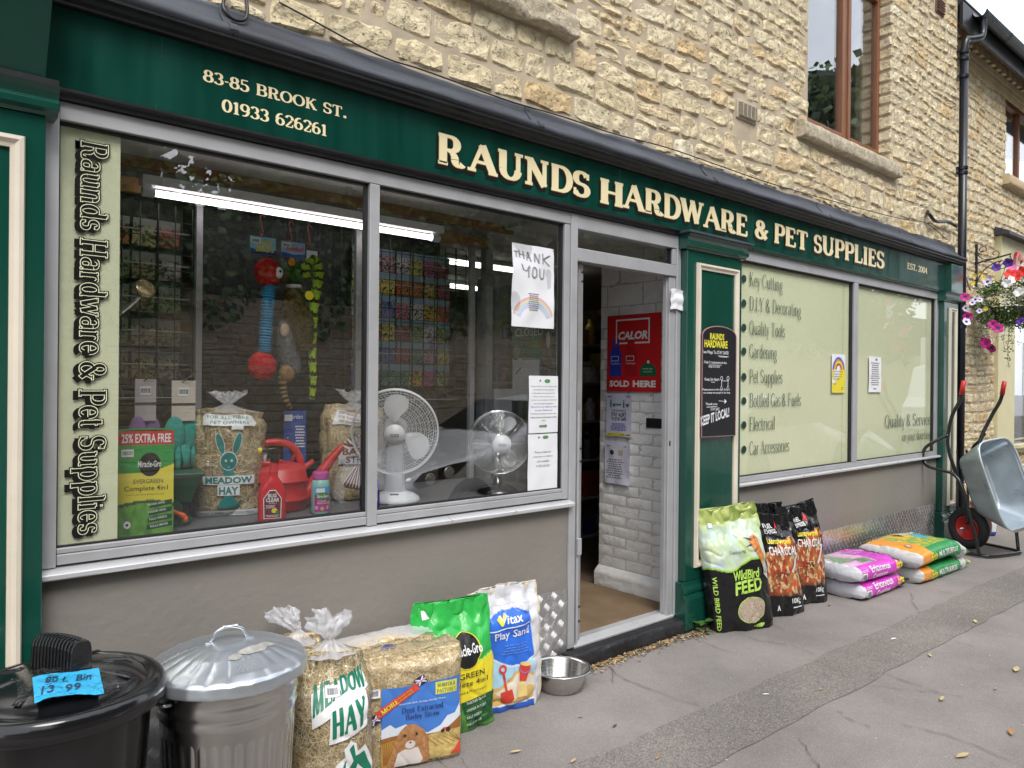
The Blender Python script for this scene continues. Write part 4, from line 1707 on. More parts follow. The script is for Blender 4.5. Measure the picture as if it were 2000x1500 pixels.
# caps of lead and console boxes over the end pilasters
M().box(3.79, 4.50, -0.115, -0.0, 2.4535, 2.468).build('lead_cap', 'lead', pl2, bevel=0.003)
M().prism([(0.0, 2.475), (-0.09, 2.475), (-0.235, 2.765), (0.0, 2.765)], -0.45, 0.435).build('console', 'green', pl1, bevel=0.002)
M().box(-0.48, 0.47, -0.105, 0.0, 2.4535, 2.474).build('console_bead', 'black_wood', pl1)
M().box(-0.48, 0.465, -0.27, 0.0, 2.768, 2.790).build('lead_cap', 'lead', pl1, bevel=0.004)
M().box(8.065, 8.37, -0.095, 0.0, 2.4545, 2.735).build('console', 'green', pl3, bevel=0.004)
M().box(-3.5, -0.452, -0.03, 0.05, 0.0, 2.8).build('return_boarding', 'green', pl1)

# ------------------------------------------------------------------ low rendered walls with tread plate
riser = thing('stall_riser', 'smooth taupe rendered wall under the wide display window', 'low wall', (1.68, 0, 0))
M().box(0.441, 2.874, 0.0, 0.10, 0.0, 0.875).build('rendered_wall', 'render', riser)
riser2 = thing('stall_riser', 'taupe rendered wall under the lime-coloured window with compost stacked before it', 'low wall', (6.2, 0, 0))
M().box(4.442, 7.984, 0.0, 0.10, 0.0, 0.845).build('rendered_wall', 'render', riser2)
k_ = M().box(0.445, 2.872, -0.006, -0.001, 0.012, 0.43).build('tread_plate', 'plate', riser)
m = M()
cs = 0.052
nx_ = int(2.41 / cs)
for i in range(nx_):
	for j in range(8):
		cx, cz = 0.46 + (i + 0.5) * cs, 0.015 + (j + 0.5) * cs
		sgn = 1 if (i + j) % 2 else -1
		for k in range(5):
			o_ = (k - 2) * 0.0085
			ca, sa = math.cos(R(50)), sgn * math.sin(R(50))
			hl, hw = 0.018, 0.0016
			ox, oz = -sa * o_, ca * o_
			P = [(cx + ox + ca * a * hl - sa * b * hw, cz + oz + sa * a * hl + ca * b * hw) for a, b in ((-1, 0), (0, -1), (1, 0), (0, 1))]
			vs_ = [(x, -0.006, z_) for x, z_ in P] + [(cx + ox - ca * hl * 0.7, -0.0085, cz + oz - sa * hl * 0.7), (cx + ox + ca * hl * 0.7, -0.0085, cz + oz + sa * hl * 0.7)]
			m.add(vs_, [(0, 1, 4), (1, 5, 4), (1, 2, 5), (2, 3, 5), (3, 4, 5), (3, 0, 4)])
m.build('tread_bars', 'plate', k_, kind='stuff')
k_ = M().box(4.445, 7.95, -0.006, -0.001, 0.012, 0.385).build('tread_plate', 'plate', riser2)
m = M()
sx_, sz_ = 0.058, 0.034
for i in range(int(3.48 / sx_)):
	for j in range(11):
		cx = 4.47 + (i + (0.5 if j % 2 else 0)) * sx_
		cz = 0.03 + j * sz_
		hw, hh = 0.011, 0.024
		m.add([(cx - hw, -0.006, cz), (cx, -0.006, cz - hh), (cx + hw, -0.006, cz), (cx, -0.006, cz + hh), (cx, -0.010, cz - hh * 0.6), (cx, -0.010, cz + hh * 0.6)],
			  [(0, 1, 4), (1, 2, 4), (2, 5, 4), (2, 3, 5), (3, 0, 5), (0, 4, 5)])
m.build('tread_bars', 'plate', k_, kind='stuff')

# ------------------------------------------------------------------ shop windows
def bar(m, x0, x1, z0, z1, y0=-0.008, y1=0.055):
	m.box(x0, x1, y0, y1, z0, z1)


dw = thing('display_window', 'wide silver-framed display window full of garden and pet goods', 'shop window', (1.68, 0, 0.9))
for a, b, c, d in [(0.442, 0.489, 0.905, 2.443), (1.651, 1.699, 0.905, 2.381), (0.489, 2.874, 2.383, 2.443)]:
	M().box(a, b, -0.008, 0.055, c, d).build('frame_bar', 'alu', dw, bevel=0.003)
m = M()
for a, b in ((0.491, 1.649), (1.701, 2.832)):
	m.box(a, b, 0.000, 0.05, 0.948, 0.966)
	m.box(a, b, -0.006, 0.05, 0.912, 0.946)
m.build('lower_rail', 'alu', dw, bevel=0.003)
M().box(2.834, 2.874, -0.004, 0.055, 0.909, 2.381).build('frame_bar', 'alu', dw, bevel=0.003)
m = M()
for a, b in ((0.489, 1.651), (1.699, 2.834)):
	for q in [(a, a + 0.006, 0.966, 2.383), (b - 0.012, b, 0.966, 2.383), (a, b, 2.372, 2.383), (a, b, 0.966, 0.972)]:
		m.box(q[0], q[1], 0.012, 0.036, q[2], q[3])
m.build('gasket', 'rubber', dw)
M().prism([(0.03, 0.874), (-0.040, 0.870), (-0.046, 0.874), (-0.046, 0.889), (-0.040, 0.893), (0.03, 0.910)], 0.442, 2.888).build('sill', 'alu_edge', dw, bevel=0.002)
for a, b in ((0.492, 1.645), (1.702, 2.828)):
	M().box(a, b, 0.020, 0.026, 0.966, 2.380).build('pane', 'glass', dw)

# the pale green vinyl panel with upright lettering, inside the glass
fl = M()
fl.box(0.492, 0.680, 0.0275, 0.0285, 0.970, 2.378)
flm = fl.build('vinyl_strip', 'film', dw)
W_ = 'Raunds Hardware & Pet Supplies'
m = M()
base = stext(W_, 0.20, 0.085, track=0.03, space=0.34)
ref = bounds(base)
TL = 1.335


def vert(g_, dx=0, dy=0):
	t = fit(stext(W_, 0.20, 0.085, grow=g_, track=0.03, space=0.34), 0, 0, TL, 0.108, ref)
	return shift(t, dx, dy)


def vmap(x, y, o):
	# reads downwards: text x runs down, text y runs towards the right edge
	return (0.533 + y, 0.0195 - o, 2.335 - x)


m.text(vert(0.055, 0.008, -0.013), vmap, 0, off=0.0001, step=0.00001)
m.text(vert(0.055), vmap, 0, off=0.0003, step=0.00001)
m.text(vert(0.012), vmap, 1, off=0.0006, step=0.00001)
t_in = fit(stext(W_, 0.10, 0.02, grow=0.0, track=0.03, space=0.34), 0, 0, TL, 0.108, ref)
m.text(vert(-0.022), vmap, 0, off=0.0009, step=0.00001)
m.build('lettering', ['black_v', flat('pale_vinyl', (0.80, 0.82, 0.55))], dw)

# right-hand window
rw = thing('film_window', 'silver-framed window covered in lime film listing the shop services', 'shop window', (6.2, 0, 0.87))
for a, b, c, d in [(4.46, 4.50, 0.86, 2.38), (4.46, 7.984, 2.382, 2.452), (6.19, 6.265, 0.90, 2.380), (7.925, 7.984, 0.86, 2.380)]:
	M().box(a, b, -0.008, 0.055, c, d).build('frame_bar', 'alu', rw, bevel=0.003)
M().box(4.502, 7.923, -0.005, 0.05, 0.862, 0.898).build('lower_rail', 'alu', rw, bevel=0.003)
M().prism([(0.03, 0.842), (-0.040, 0.838), (-0.046, 0.842), (-0.046, 0.855), (-0.040, 0.859), (0.03, 0.861)], 4.446, 7.982).build('sill', 'alu_edge', rw, bevel=0.002)
m = M()
for a, b in ((4.50, 6.19), (6.265, 7.925)):
	for q in [(a, a + 0.004, 0.90, 2.38), (b - 0.022, b, 0.90, 2.38), (a, b, 2.368, 2.38), (a, b, 0.90, 0.905)]:
		m.box(q[0], q[1], 0.008, 0.036, q[2], q[3])
m.build('gasket', 'rubber', rw)
for a, b in ((4.504, 6.168), (6.269, 7.903)):
	M().box(a, b, 0.020, 0.026, 0.905, 2.368).build('pane', 'glass_film', rw)
	M().box(a, b, 0.0285, 0.0295, 0.905, 2.368).build('vinyl_film', 'film', rw)
m = M()
m.box(6.06, 6.075, 0.0275, 0.0284, 0.905, 2.368).box(7.77, 7.785, 0.0275, 0.0284, 0.905, 2.368)
m.build('film_seam', flat('film_seam', (0.70, 0.75, 0.45), 0.5), rw)
lst = ['Key Cutting', 'D.I.Y & Decorating', 'Quality Tools', 'Gardening', 'Pet Supplies', 'Bottled Gas & Fuels', 'Electrical', 'Car Accessories']
ends = [(1528, 560), (1564, 610), (1533, 653), (1517, 699), (1528, 745), (1564, 790), (1513, 835), (1541, 881)]
starts = [(1463, 540, 561), (1463, 589, 607), (1463, 636, 654), (1463, 682, 700), (1463, 733, 748), (1463, 780, 795), (1463, 826, 842), (1463, 873, 890)]
for word, (ex, ey), (sx, st, sb) in zip(lst, ends, starts):
	a = at(sx, (sb + st) / 2 + 8, 0.02)
	b = at(ex, ey, 0.02)
	t = stext(word, 0.10, 0.030, serif=0.7, space=0.3)
	ld = M()
	bb = bounds(t)
	W__ = b.x - a.x
	sy_ = 0.098
	t2 = [(x * W__ / bb[1], y * sy_, k) for x, y, k in t[0]], t[1]
	ld.text(t2, lambda x, y, o, a=a: (a.x + x, 0.0195 - o, a.z + y), 0, off=0.0005, step=0.00002)
	ld.text(ellipse(0, 0.045, 0.030, 0.026, 18), lambda x, y, o, a=a: (a.x - 0.065 + x, 0.0195 - o, a.z + y), 0, off=0.0005)
	ld.build('lettering', 'film_green', rw)
for word, x0_, x1_, yb, hgt in (('Quality & Service', 1728, 1817, 836, 0.115), ('on your doorstep', 1762, 1817, 862, 0.085)):
	a, b = at(x0_, yb, 0.02), at(x1_, yb, 0.02)
	t = stext(word, 0.10, 0.030, serif=0.7, space=0.3)
	bb = bounds(t)
	t2 = [(x * (b.x - a.x) / bb[1], y * hgt, k) for x, y, k in t[0]], t[1]
	zz = a.z - 0.0
	ld = M()
	ld.text(t2, lambda x, y, o, a=a, zz=zz: (a.x + x, 0.0195 - o, zz + y), 0, off=0.0005, step=0.00002)
	ld.build('lettering', 'film_green', rw)

# ------------------------------------------------------------------ doorway
dr = thing('doorway_frame', 'silver metal doorway frame with a narrow glass transom over the open door', 'door frame', (3.4, 0, 0.1))
for a, b, c, d, y0, y1 in [(2.876, 2.925, 0.10, 2.443, -0.012, 0.06), (3.80, 3.84, 0.10, 2.443, -0.012, 0.09), (3.742, 3.798, 0.10, 2.19, 0.0, 0.05),
						   (2.927, 3.798, 2.365, 2.443, -0.010, 0.06), (2.927, 3.798, 2.192, 2.262, -0.010, 0.06), (3.765, 3.798, 2.264, 2.363, -0.006, 0.05)]:
	M().box(a, b, y0, y1, c, d).build('frame_bar', 'alu', dr, bevel=0.003)
M().box(2.929, 3.763, 0.02, 0.026, 2.264, 2.363).build('transom_pane', 'glass', dr)
M().box(2.93, 3.80, 0.015, 0.05, 2.262, 2.2655).box(3.755, 3.7645, 0.008, 0.05, 2.262, 2.363).build('gasket', 'rubber', dr)
M().prism([(-0.012, 0.092), (-0.012, 0.104), (0.045, 0.118), (0.11, 0.110), (0.11, 0.092)], 2.925, 3.80).build('threshold', 'alu_edge', dr, bevel=0.002)
M().box(3.735, 3.7415, 0.02, 0.045, 0.12, 2.19).build('door_stop', 'alu', dr)
M().box(3.752, 3.764, -0.002, 0.001, 1.15, 1.18).build('latch_plate', 'rubber', dr)
# crumpled white tape pad at the top of the right post
m = M()
m.grid(lambda u, v: (3.73 + 0.145 * u, -0.018 - 0.012 * snoise(u * 3, v * 3, 1.0) - 0.012 * u, 1.985 + 0.125 * v + 0.006 * math.sin(u * 5)), 12, 10)
m.grid(lambda u, v: (3.875, -0.030 + 0.05 * u, 1.985 + 0.125 * v), 2, 2)
m.build('taped_pad', 'paper', dr, smooth=True)

# black step under the door
step = thing('door_step', 'worn black-painted step below the silver threshold', 'step', (3.4, 0, 0))
m = M()


def stepf(u, v):
	prof = [(0.02, -0.02), (-0.075, -0.02), (-0.085, 0.03), (-0.082, 0.070), (-0.070, 0.086), (-0.02, 0.091), (0.12, 0.091)]
	k = v * (len(prof) - 1)
	i = min(int(k), len(prof) - 2)
	f = k - i
	y = prof[i][0] * (1 - f) + prof[i + 1][0] * f
	z = prof[i][1] * (1 - f) + prof[i + 1][1] * f
	x = 2.84 + 1.03 * u
	n = snoise(x * 7, y * 14, z * 14, 3) * 0.010
	return (x, y - n, z + n * 0.4)


m.grid(stepf, 60, 18)
for u in (0, 1):
	vs_ = [stepf(u, j / 18) for j in range(19)]
	m.add(vs_, [tuple(range(19))])
m.build('step_block', 'step', step, smooth=True)

# the open door leaf
leaf = thing('open_door', 'silver metal glazed door standing open into the lobby with its closed sign', 'door', (2.985, 0.03, 0.11))
for y0, y1, z0, z1 in [(0.03, 0.085, 0.115, 2.185), (0.86, 0.915, 0.115, 2.185), (0.087, 0.858, 2.12, 2.185), (0.087, 0.858, 0.115, 0.26)]:
	M().box(2.962, 3.008, y0, y1, z0, z1).build('door_rail', 'alu', leaf, bevel=0.004)
M().box(2.982, 2.988, 0.08, 0.865, 0.255, 2.125).build('pane', 'glass', leaf)
M().box(3.0085, 3.0125, 0.035, 0.08, 0.12, 2.18).build('weather_strip', 'rubber', leaf)
M().box(2.966, 3.004, 0.024, 0.0295, 0.12, 2.18).build('edge_plate', mat('worn_edge', (0.42, 0.41, 0.42), 0.4, 0.5, dirt=0.3), leaf)
for zz in (0.22, 0.30, 1.10, 1.17, 2.09, 2.14):
	M().lathe([(0.006, 0), (0.006, 0.003), (0, 0.003)], 10, (2.996, 0.0235, zz), T=Euler((R(90), 0, 0)).to_matrix()).build('screw', 'rubber', leaf, smooth=False)
M().box(2.934, 2.948, -0.016, 0.02, 0.12, 1.38).build('pivot_guard', 'alu', leaf, bevel=0.002)
M().box(2.930, 2.958, -0.030, -0.017, 0.60, 0.69).build('hinge', 'alu', leaf, bevel=0.003)

# lobby: white painted brick wall, mat and soffit
lob = thing('lobby_wall', 'white-painted brick side wall of the doorway hung with a red gas poster', 'wall', (4.0, 0.45, 0))
M().box(4.003, 4.16, 0.10, 0.80, 0.0, 2.44).build('wall', 'white_joint', lob)
rb = random.Random(9)
z = 0.24
row = 0
while z < 2.40:
	h = 0.073 if z < 1.9 else 0.15
	y = 0.10 - (0.11 if row % 2 else 0)
	while y < 0.80:
		L_ = 0.225 if h < 0.1 else 0.32
		y0, y1 = max(0.101, y + 0.005), min(0.80, y + L_ - 0.005)
		smooth_part = y0 > 0.60
		if y1 - y0 > 0.03:
			m = M()
			d = 0.004 if smooth_part or z > 1.9 else rb.uniform(0.0015, 0.0065)

			def bf(u, v, y0=y0, y1=y1, z=z, h=h, d=d):
				e = max((abs(u - .5) * 2) ** 8, (abs(v - .5) * 2) ** 8)
				return (4.003 - d * (1 - 0.9 * e) - snoise(u * 3 + y0 * 40, v * 2 + z * 30, 0, 2) * 0.0028, y1 + (y0 - y1) * u, z + 0.0035 + (h - 0.007) * v + snoise(u * 2 + y0 * 9, z * 9, 4, 2) * 0.004)
			m.grid(bf, 6, 4)
			m.build('brick', 'white_brick', lob, smooth=True)
		y += L_
	z += h
	row += 1
M().prism([(0.0, 0.0), (0.72, 0.0), (0.72, 0.11), (0.0, 0.11)], 0, 1).v
m = M()
m.grid(lambda u, v: (3.955 - snoise(u * 9, v * 3, 2) * 0.006 + (0.03 * max(0, v - 0.8) / 0.2), 0.80 - 0.70 * u, 0.10 + 0.125 * v), 20, 8)
m.grid(lambda u, v: (3.985 + 0.02 * v, 0.80 - 0.70 * u, 0.225 + 0.012 * v), 20, 1)
m.add([(3.955, 0.80, 0.10), (4.0, 0.80, 0.10), (4.0, 0.80, 0.235), (3.985, 0.80, 0.225)], [(0, 1, 2, 3)])
m.build('plinth', 'white_brick', lob, smooth=True)
M().box(3.990, 4.0, 0.235, 0.375, 1.235, 1.30).build('letter_slot', 'rubber', lob, bevel=0.002)
sh = thing('door_mat', 'brown fibre mat inside the open doorway', 'door mat', (3.4, 0.5, 0.1))
M().box(3.02, 3.95, 0.112, 0.93, 0.093, 0.106).build('mat_pile', 'mat_floor', sh)
struct(M().box(0.0, 8.1, 0.121, 7.0, 0.02, 0.092).build('shop_floor', mat('brown_floor', (0.12, 0.085, 0.06), 0.6, var=0.3, dirt=0.4)))

# ================================================================== GOODS ON THE PAVEMENT
# ---- black dustbin
bb_ = thing('black_dustbin', 'black plastic dustbin with ribbed lid handle and a blue price card', 'dustbin', (0.43, -0.435, 0.0), rz=R(-10))
Rb = 0.262
M().lathe([(0.0, 0.0), (0.19, 0.0), (0.195, 0.02), (0.232, 0.60), (0.245, 0.61), (0.245, 0.635)], 56).build('body', 'black', bb_, smooth=True, world=False, bevel=0.003)
m = M()
m.lathe([(Rb + 0.004, 0.612), (Rb + 0.010, 0.618), (Rb + 0.008, 0.640), (Rb + 0.003, 0.662), (Rb - 0.006, 0.672), (Rb - 0.030, 0.676), (Rb - 0.036, 0.668), (Rb - 0.046, 0.668),
		 (Rb - 0.056, 0.682), (0.16, 0.700), (0.10, 0.712), (0.05, 0.718), (0.0, 0.719)], 96)
lid = m.build('lid', 'black', bb_, smooth=True, world=False)
for k in range(8):
	m = M()
	a = 2 * math.pi * k / 8 + 0.25
	ca, sa = math.cos(a), math.sin(a)

	def rib(u, v, ca=ca, sa=sa):
		r = 0.105 + 0.092 * u
		w_ = (v - 0.5) * (0.020)
		hh = 0.006 * (1 - (abs(v - 0.5) * 2) ** 4) * min(1, min(u, 1 - u) * 10)
		z = 0.712 - (r - 0.10) * 0.2 + hh
		return (ca * r - sa * w_, sa * r + ca * w_, z)
	m.grid(rib, 10, 6)
	m.build('lid_rib', 'black', lid, smooth=True, world=False)
m = M()
# ribbed hand grip, running front to back
NR = 13
for k in range(NR):
	y0 = -0.072 + k * 0.0112
	s_ = 1 - 0.10 * abs((k - (NR - 1) / 2) / (NR / 2)) ** 2
	tp_ = 0.705 + 0.085 * s_
	ol_ = [(-0.033, 0.700), (0.033, 0.700)] + [(0.030 * math.cos(R(a)) ** 0.6 if a < 90 else (0 if a == 90 else -0.030 * abs(math.cos(R(a))) ** 0.6), tp_ - 0.030 + 0.030 * math.sin(R(a))) for a in (10, 35, 60, 90, 120, 145, 170)]
	m.slab(ol_, y0, y0 + 0.0078)
m.slab([(-0.029, 0.70), (0.029, 0.70), (0.027, 0.762), (0.016, 0.782), (-0.016, 0.782), (-0.027, 0.762)], -0.070, 0.071)
m.build('lid_handle', 'black', lid, world=False, bevel=0.002).matrix_local = Matrix.Translation((0, 0, -0.02)) @ Matrix.Rotation(R(38), 4, 'Z') @ Matrix.Diagonal((1.05, 1.12, 1.05, 1))
# price card in a crumpled sleeve
card = thing('price_card', 'bright blue handwritten price card lying on the black dustbin lid', 'price card', (0.42, -0.585, 0.712), rz=R(-6), rx=R(9))
m = M()


def cz(u, v, dz=0.0, cw=0.118, chh=0.078):
	x, y = (u - 0.5) * cw * 2, (v - 0.5) * chh * 2
	return (x, y, dz + 0.006 * math.sin(u * 5 + v * 2) + 0.006 * snoise(u * 2, v * 2, 3) + 0.016 * (1 - (u - 0.5) ** 2 * 4) * (v * 0.5) - 0.010 * max(0, u - 0.75) * 2)


m.grid(lambda u, v: cz(u, v, 0.006, 0.066, 0.050), 44, 30)
m.build('card', mat('bright_blue_card', (0.03, 0.46, 0.80), 0.5, var=0.05), card, smooth=True, world=False)
tm = M()


def cmap(x, y, o):
	u, v = 0.5 + x / 0.132, 0.5 + y / 0.10
	p = cz(u, v, 0.0068, 0.066, 0.050)
	return (p[0], p[1], p[2] + o)


tm.text(fit(btext('80 L  Bin', 0.3, 0.012), -0.044, 0.008, 0.092, 0.026), cmap, 0, off=0.0016, sub=0.005)
tm.text(fit(btext('13  99', 0.2, 0.012), -0.054, -0.034, 0.078, 0.030), cmap, 0, off=0.0016, sub=0.005)
tm.text(rect(-0.054, -0.017, -0.016, -0.0155), cmap, 0, off=0.0016, sub=0.005)
tm.build('handwriting', flat('marker', (0.01, 0.05, 0.13)), card, world=False)
m = M()
m.grid(lambda u, v: (lambda p: (p[0], p[1], p[2] + 0.007 * snoise(u * 9, v * 7, 5, 2) * min(1, max(abs(u - .5), abs(v - .5)) ** 2 * 4.5)))(cz(u, v, 0.0145, 0.096, 0.064)), 34, 24)
m.build('clear_sleeve', 'cling', card, smooth=True, world=False)
card.scale = (1.18, 1.25, 1)

# ---- galvanised dustbin
gb = thing('metal_dustbin', 'galvanised steel dustbin with fluted domed lid beside the black bin', 'dustbin', (0.905, -0.43, 0.0), rz=R(8))
m = M()
pf2 = [(0.0, 0.0), (0.172, 0.0), (0.180, 0.01), (0.180, 0.05)]
Rg = 0.212
m.lathe([(0.0, 0.0), (0.178, 0.0), (0.182, 0.015), (0.2055, 0.475), (0.212, 0.490), (0.2065, 0.503), (0.208, 0.515), (0.2145, 0.530), (0.209, 0.545), (0.212, 0.585), (0.220, 0.592), (0.222, 0.602)], 96)
gbody = m.build('body', 'galv_body', gb, smooth=True, world=False)
m = M()
for k in range(36):
	a = 2 * math.pi * k / 36
	ca, sa = math.cos(a), math.sin(a)

	def flute(u, v, ca=ca, sa=sa):
		z = 0.06 + 0.385 * u
		r = 0.184 + (0.2055 - 0.184) * (z - 0.03) / 0.45
		e = min(1, min(u, 1 - u) * 22)
		w_ = (v - 0.5) * 0.026 * (0.35 + 0.65 * e ** 0.5)
		r += 0.0024 * math.sin(v * math.pi) * e - 0.0004
		return (ca * r - sa * w_, sa * r + ca * w_, z)
	m.grid(flute, 26, 6)
m.build('flute', 'galv_body', gbody, smooth=True, world=False)
m = M()


def lidf(u, v):
	a = 2 * math.pi * u
	prof = [(0.240, 0.598), (0.243, 0.592), (0.244, 0.600), (0.241, 0.625), (0.234, 0.634), (0.205, 0.650), (0.15, 0.672), (0.095, 0.686), (0.05, 0.692), (0.0, 0.693)]
	k = v * (len(prof) - 1)
	i = min(int(k), len(prof) - 2)
	f = k - i
	f = f * f * (3 - 2 * f) if i > 3 else f
	r = prof[i][0] * (1 - f) + prof[i + 1][0] * f
	z = prof[i][1] * (1 - f) + prof[i + 1][1] * f
	fl_ = max(0.0, min(1.0, (r - 0.09) / 0.08)) * (1 if r < 0.236 else 0.4)
	cyc = a * 24 / (2 * math.pi)
	ph = (cyc % 1.0)
	z += 0.0026 * fl_ * (abs(math.sin(cyc * math.pi)) ** 0.7 - 0.6) * (1 if z > 0.61 else 0.2)
	r += 0.0012 * math.sin(cyc * 2 * math.pi) * (r > 0.2)
	z += 0.0018 * snoise(math.cos(a) * r * 14, math.sin(a) * r * 14, 3, 2)
	return (r * math.cos(a), r * math.sin(a), z)


m.grid(lidf, 240, 40, wrap=True)
glid = m.build('lid', 'galv', gb, smooth=True, world=False)
hd = smooth_path([(-0.058, 0, 0.690), (-0.050, 0, 0.700), (-0.038, 0, 0.722), (0, 0, 0.733), (0.038, 0, 0.722), (0.050, 0, 0.700), (0.058, 0, 0.690)], 6)
hh_ = M().tube(hd, 0.0052, 10).build('lid_handle', 'galv', glid, smooth=True, world=False)
hh_.rotation_euler = (0, 0, R(-22))
M().box(-0.075, -0.05, -0.012, 0.012, 0.689, 0.694).box(0.05, 0.075, -0.012, 0.012, 0.689, 0.694).build('handle_foot', 'galv', hh_, world=False, bevel=0.002)
M().box(-0.02, 0.025, -0.009, 0.009, 0.7345, 0.7355).build('tie_label', 'paper', hh_, world=False)
st = M()
for cx, cy, rx_, ry_ in ((0.02, -0.115, 0.05, 0.020), (0.075, -0.10, 0.03, 0.014), (-0.05, -0.125, 0.02, 0.015)):
	pts = [(cx + rx_ * math.cos(a) * (1 + 0.3 * snoise(math.cos(a), math.sin(a), cx * 9)), cy + ry_ * math.sin(a)) for a in [2 * math.pi * i / 16 for i in range(16)]]
	v_, f_ = polyfill(pts, 0.02)

	def up(x, y):
		r = math.hypot(x, y)
		u = (math.atan2(y, x) / (2 * math.pi)) % 1.0
		lo_, hi_ = 0.5, 1.0
		for _ in range(22):
			md = (lo_ + hi_) / 2
			q = lidf(u, md)
			if math.hypot(q[0], q[1]) > r:
				lo_ = md
			else:
				hi_ = md
		return lidf(u, lo_)[2]
	st.add([(x, y, up(x, y) + 0.0018) for x, y, k in v_], f_)
st.build('glue_residue', mat('torn_label_glue', (0.38, 0.37, 0.34), 0.6, var=0.25, vscale=40), glid, world=False)
for s_ in (-1, 1):
	pp = smooth_path([(s_ * 0.212, -0.05, 0.56), (s_ * 0.235, -0.05, 0.565), (s_ * 0.245, 0, 0.566), (s_ * 0.235, 0.05, 0.565), (s_ * 0.212, 0.05, 0.56)], 5)
	M().tube(pp, 0.0055, 8).build('side_handle', 'galv', gb, smooth=True, world=False)


# ---- hay and straw in clear film
def straws(bag, n, parent, name='stalks', seed=1, q0=0.02, q1=0.9, side=0.62, lay=0.001, mi=2):
	rg = random.Random(seed)
	m = M()
	for i in range(n):
		p = rg.uniform(-bag.girth * side / 2, bag.girth * side / 2)
		q = rg.uniform(q0, q1) * bag.h
		L_ = rg.uniform(0.02, 0.06)
		a = rg.gauss(0, 0.9) + (math.pi / 2 if rg.random() < 0.4 else 0)
		dx, dy = math.cos(a) * L_ / 2, math.sin(a) * L_ / 2
		w_ = rg.uniform(0.0007, 0.0016)
		wx, wy = -math.sin(a) * w_, math.cos(a) * w_
		off = rg.uniform(0.0, 0.003)
		vs_ = []
		bend = rg.uniform(-0.004, 0.004)
		for t in (-1, 0, 1):
			cx, cy = p + dx * t - wx / w_ * bend * (1 - t * t), q + dy * t - wy / w_ * bend * (1 - t * t)
			cy = min(bag.h * 0.98, max(0.003, cy))
			vs_ += [bag.S(cx - wx, cy - wy, off + lay), bag.S(cx + wx, cy + wy, off + lay)]
		m.add(vs_, [(0, 1, 3, 2), (2, 3, 5, 4)], rg.randrange(mi))
	return m.build(name, ['straw_a', 'straw_b'], parent, kind='stuff', world=False)


def tied_top(parent, base_z, r0, seed=0, hgt=0.10, y=0.0, lean=(0, 0), flare=0.06, r1=0.016):
	"""gathered film neck and its ruff"""
	m = M()

	def f(u, v):
		a = 2 * math.pi * u
		if v < 0.4:
			k = v / 0.4
			r = r0 * (1 - k) ** 1.6 + r1
			z = base_z + k * hgt * 0.45
		else:
			k = (v - 0.4) / 0.6
			r = r1 + flare * k ** 0.8
			z = base_z + hgt * 0.45 + k * hgt * 0.62
		fold = math.sin(a * 9 + seed + 3 * snoise(v * 3, seed, 0)) * 0.35 + snoise(math.cos(a) * 2 + seed, math.sin(a) * 2, v * 3, 3) * 0.8
		rr_ = r * (1 + 0.55 * fold * (0.35 if v < 0.4 else 0.9))
		z += 0.35 * hgt * snoise(math.cos(a) * 1.7, math.sin(a) * 1.7, seed + v) * max(0, v - 0.4)
		return (rr_ * math.cos(a) + lean[0] * max(0, v - 0.3), rr_ * math.sin(a) * 0.75 + y + lean[1] * max(0, v - 0.3), z)
	m.grid(f, 72, 26, wrap=True)
	return m.build('film_knot', 'cling2', parent, smooth=True, world=False)


def film_over(bag, parent, off=0.006, name='clear_film', material='cling'):
	m = M()
	g = bag.girth
	nu, nv = 110, 70

	def f(u, v):
		p, q = -g / 2 + g * u, bag.h * v
		o = off + 0.0035 * snoise(u * 14, v * 9, bag.seed, 3) + 0.002 * snoise(u * 34, v * 8, bag.seed, 2)
		return bag.S(p, q, max(0.0035, o))
	m.grid(f, nu, nv, wrap=True)
	return m.build(name, material, parent, smooth=True, world=False)


def hay_body(bag, parent, material, name='contents', nu=90, nv=60):
	m = M()
	g = bag.girth
	m.grid(lambda u, v: bag.S(-g / 2 + g * u, bag.h * v, 0.004 * snoise(u * 30, v * 22, 1, 3)), nu, nv, wrap=True)
	for j, q in ((0, 0.0), (1, bag.h)):
		c = bag.S(0, q).lerp(bag.S(g / 2 * 0.999, q), 0.5)
		o = len(m.v)
		m.v.append(tuple(c))
		for i in range(nu):
			m.f.append((o, i + (nv * nu if j else 0), (i + 1) % nu + (nv * nu if j else 0)))
			m.mi.append(0)
	return m.build(name, material, parent, smooth=True, world=False, recalc=True)


hb = Bag(0.31, 0.53, 0.25, n=2.3, wr=0.007, seed=3, top=0.36, topw=0.70, shoulder=0.60, foot=0.85, bulge=0.10, dec0=0.0095)
mh = thing('hay_bag', 'tall clear bag of meadow hay with green lettering, its neck knotted, beside the metal bin', 'hay bag', (1.325, -0.300, 0.0), rz=R(-16))
hay_body(hb, mh, 'hay')
straws(hb, 2600, mh, seed=5)
film_over(hb, mh)
tied_top(mh, 0.515, 0.080, 1, 0.13, flare=0.062, y=0.0, lean=(-0.01, 0))
m = M()
hb.decal(m, polyfill([(-0.085, 0.410), (0.135, 0.465), (0.145, 0.405), (0.05, 0.365), (-0.01, 0.34), (-0.08, 0.30)], 0.02), 0, 2)
hb.decal(m, polyfill([(-0.02, 0.355), (0.055, 0.375), (0.125, 0.395), (0.118, 0.275), (0.05, 0.250), (-0.025, 0.24)], 0.02), 0, 2)
arc = [(-0.03, 0.01), (-0.035, 0.10), (0.0, 0.16), (0.03, 0.185), (0.025, 0.215), (0.05, 0.238), (0.07, 0.225), (0.075, 0.195), (0.11, 0.205), (0.13, 0.17), (0.150, 0.12), (0.148, 0.03), (0.06, 0.015)]
hb.decal(m, polyfill(arc, 0.02), 0, 2)
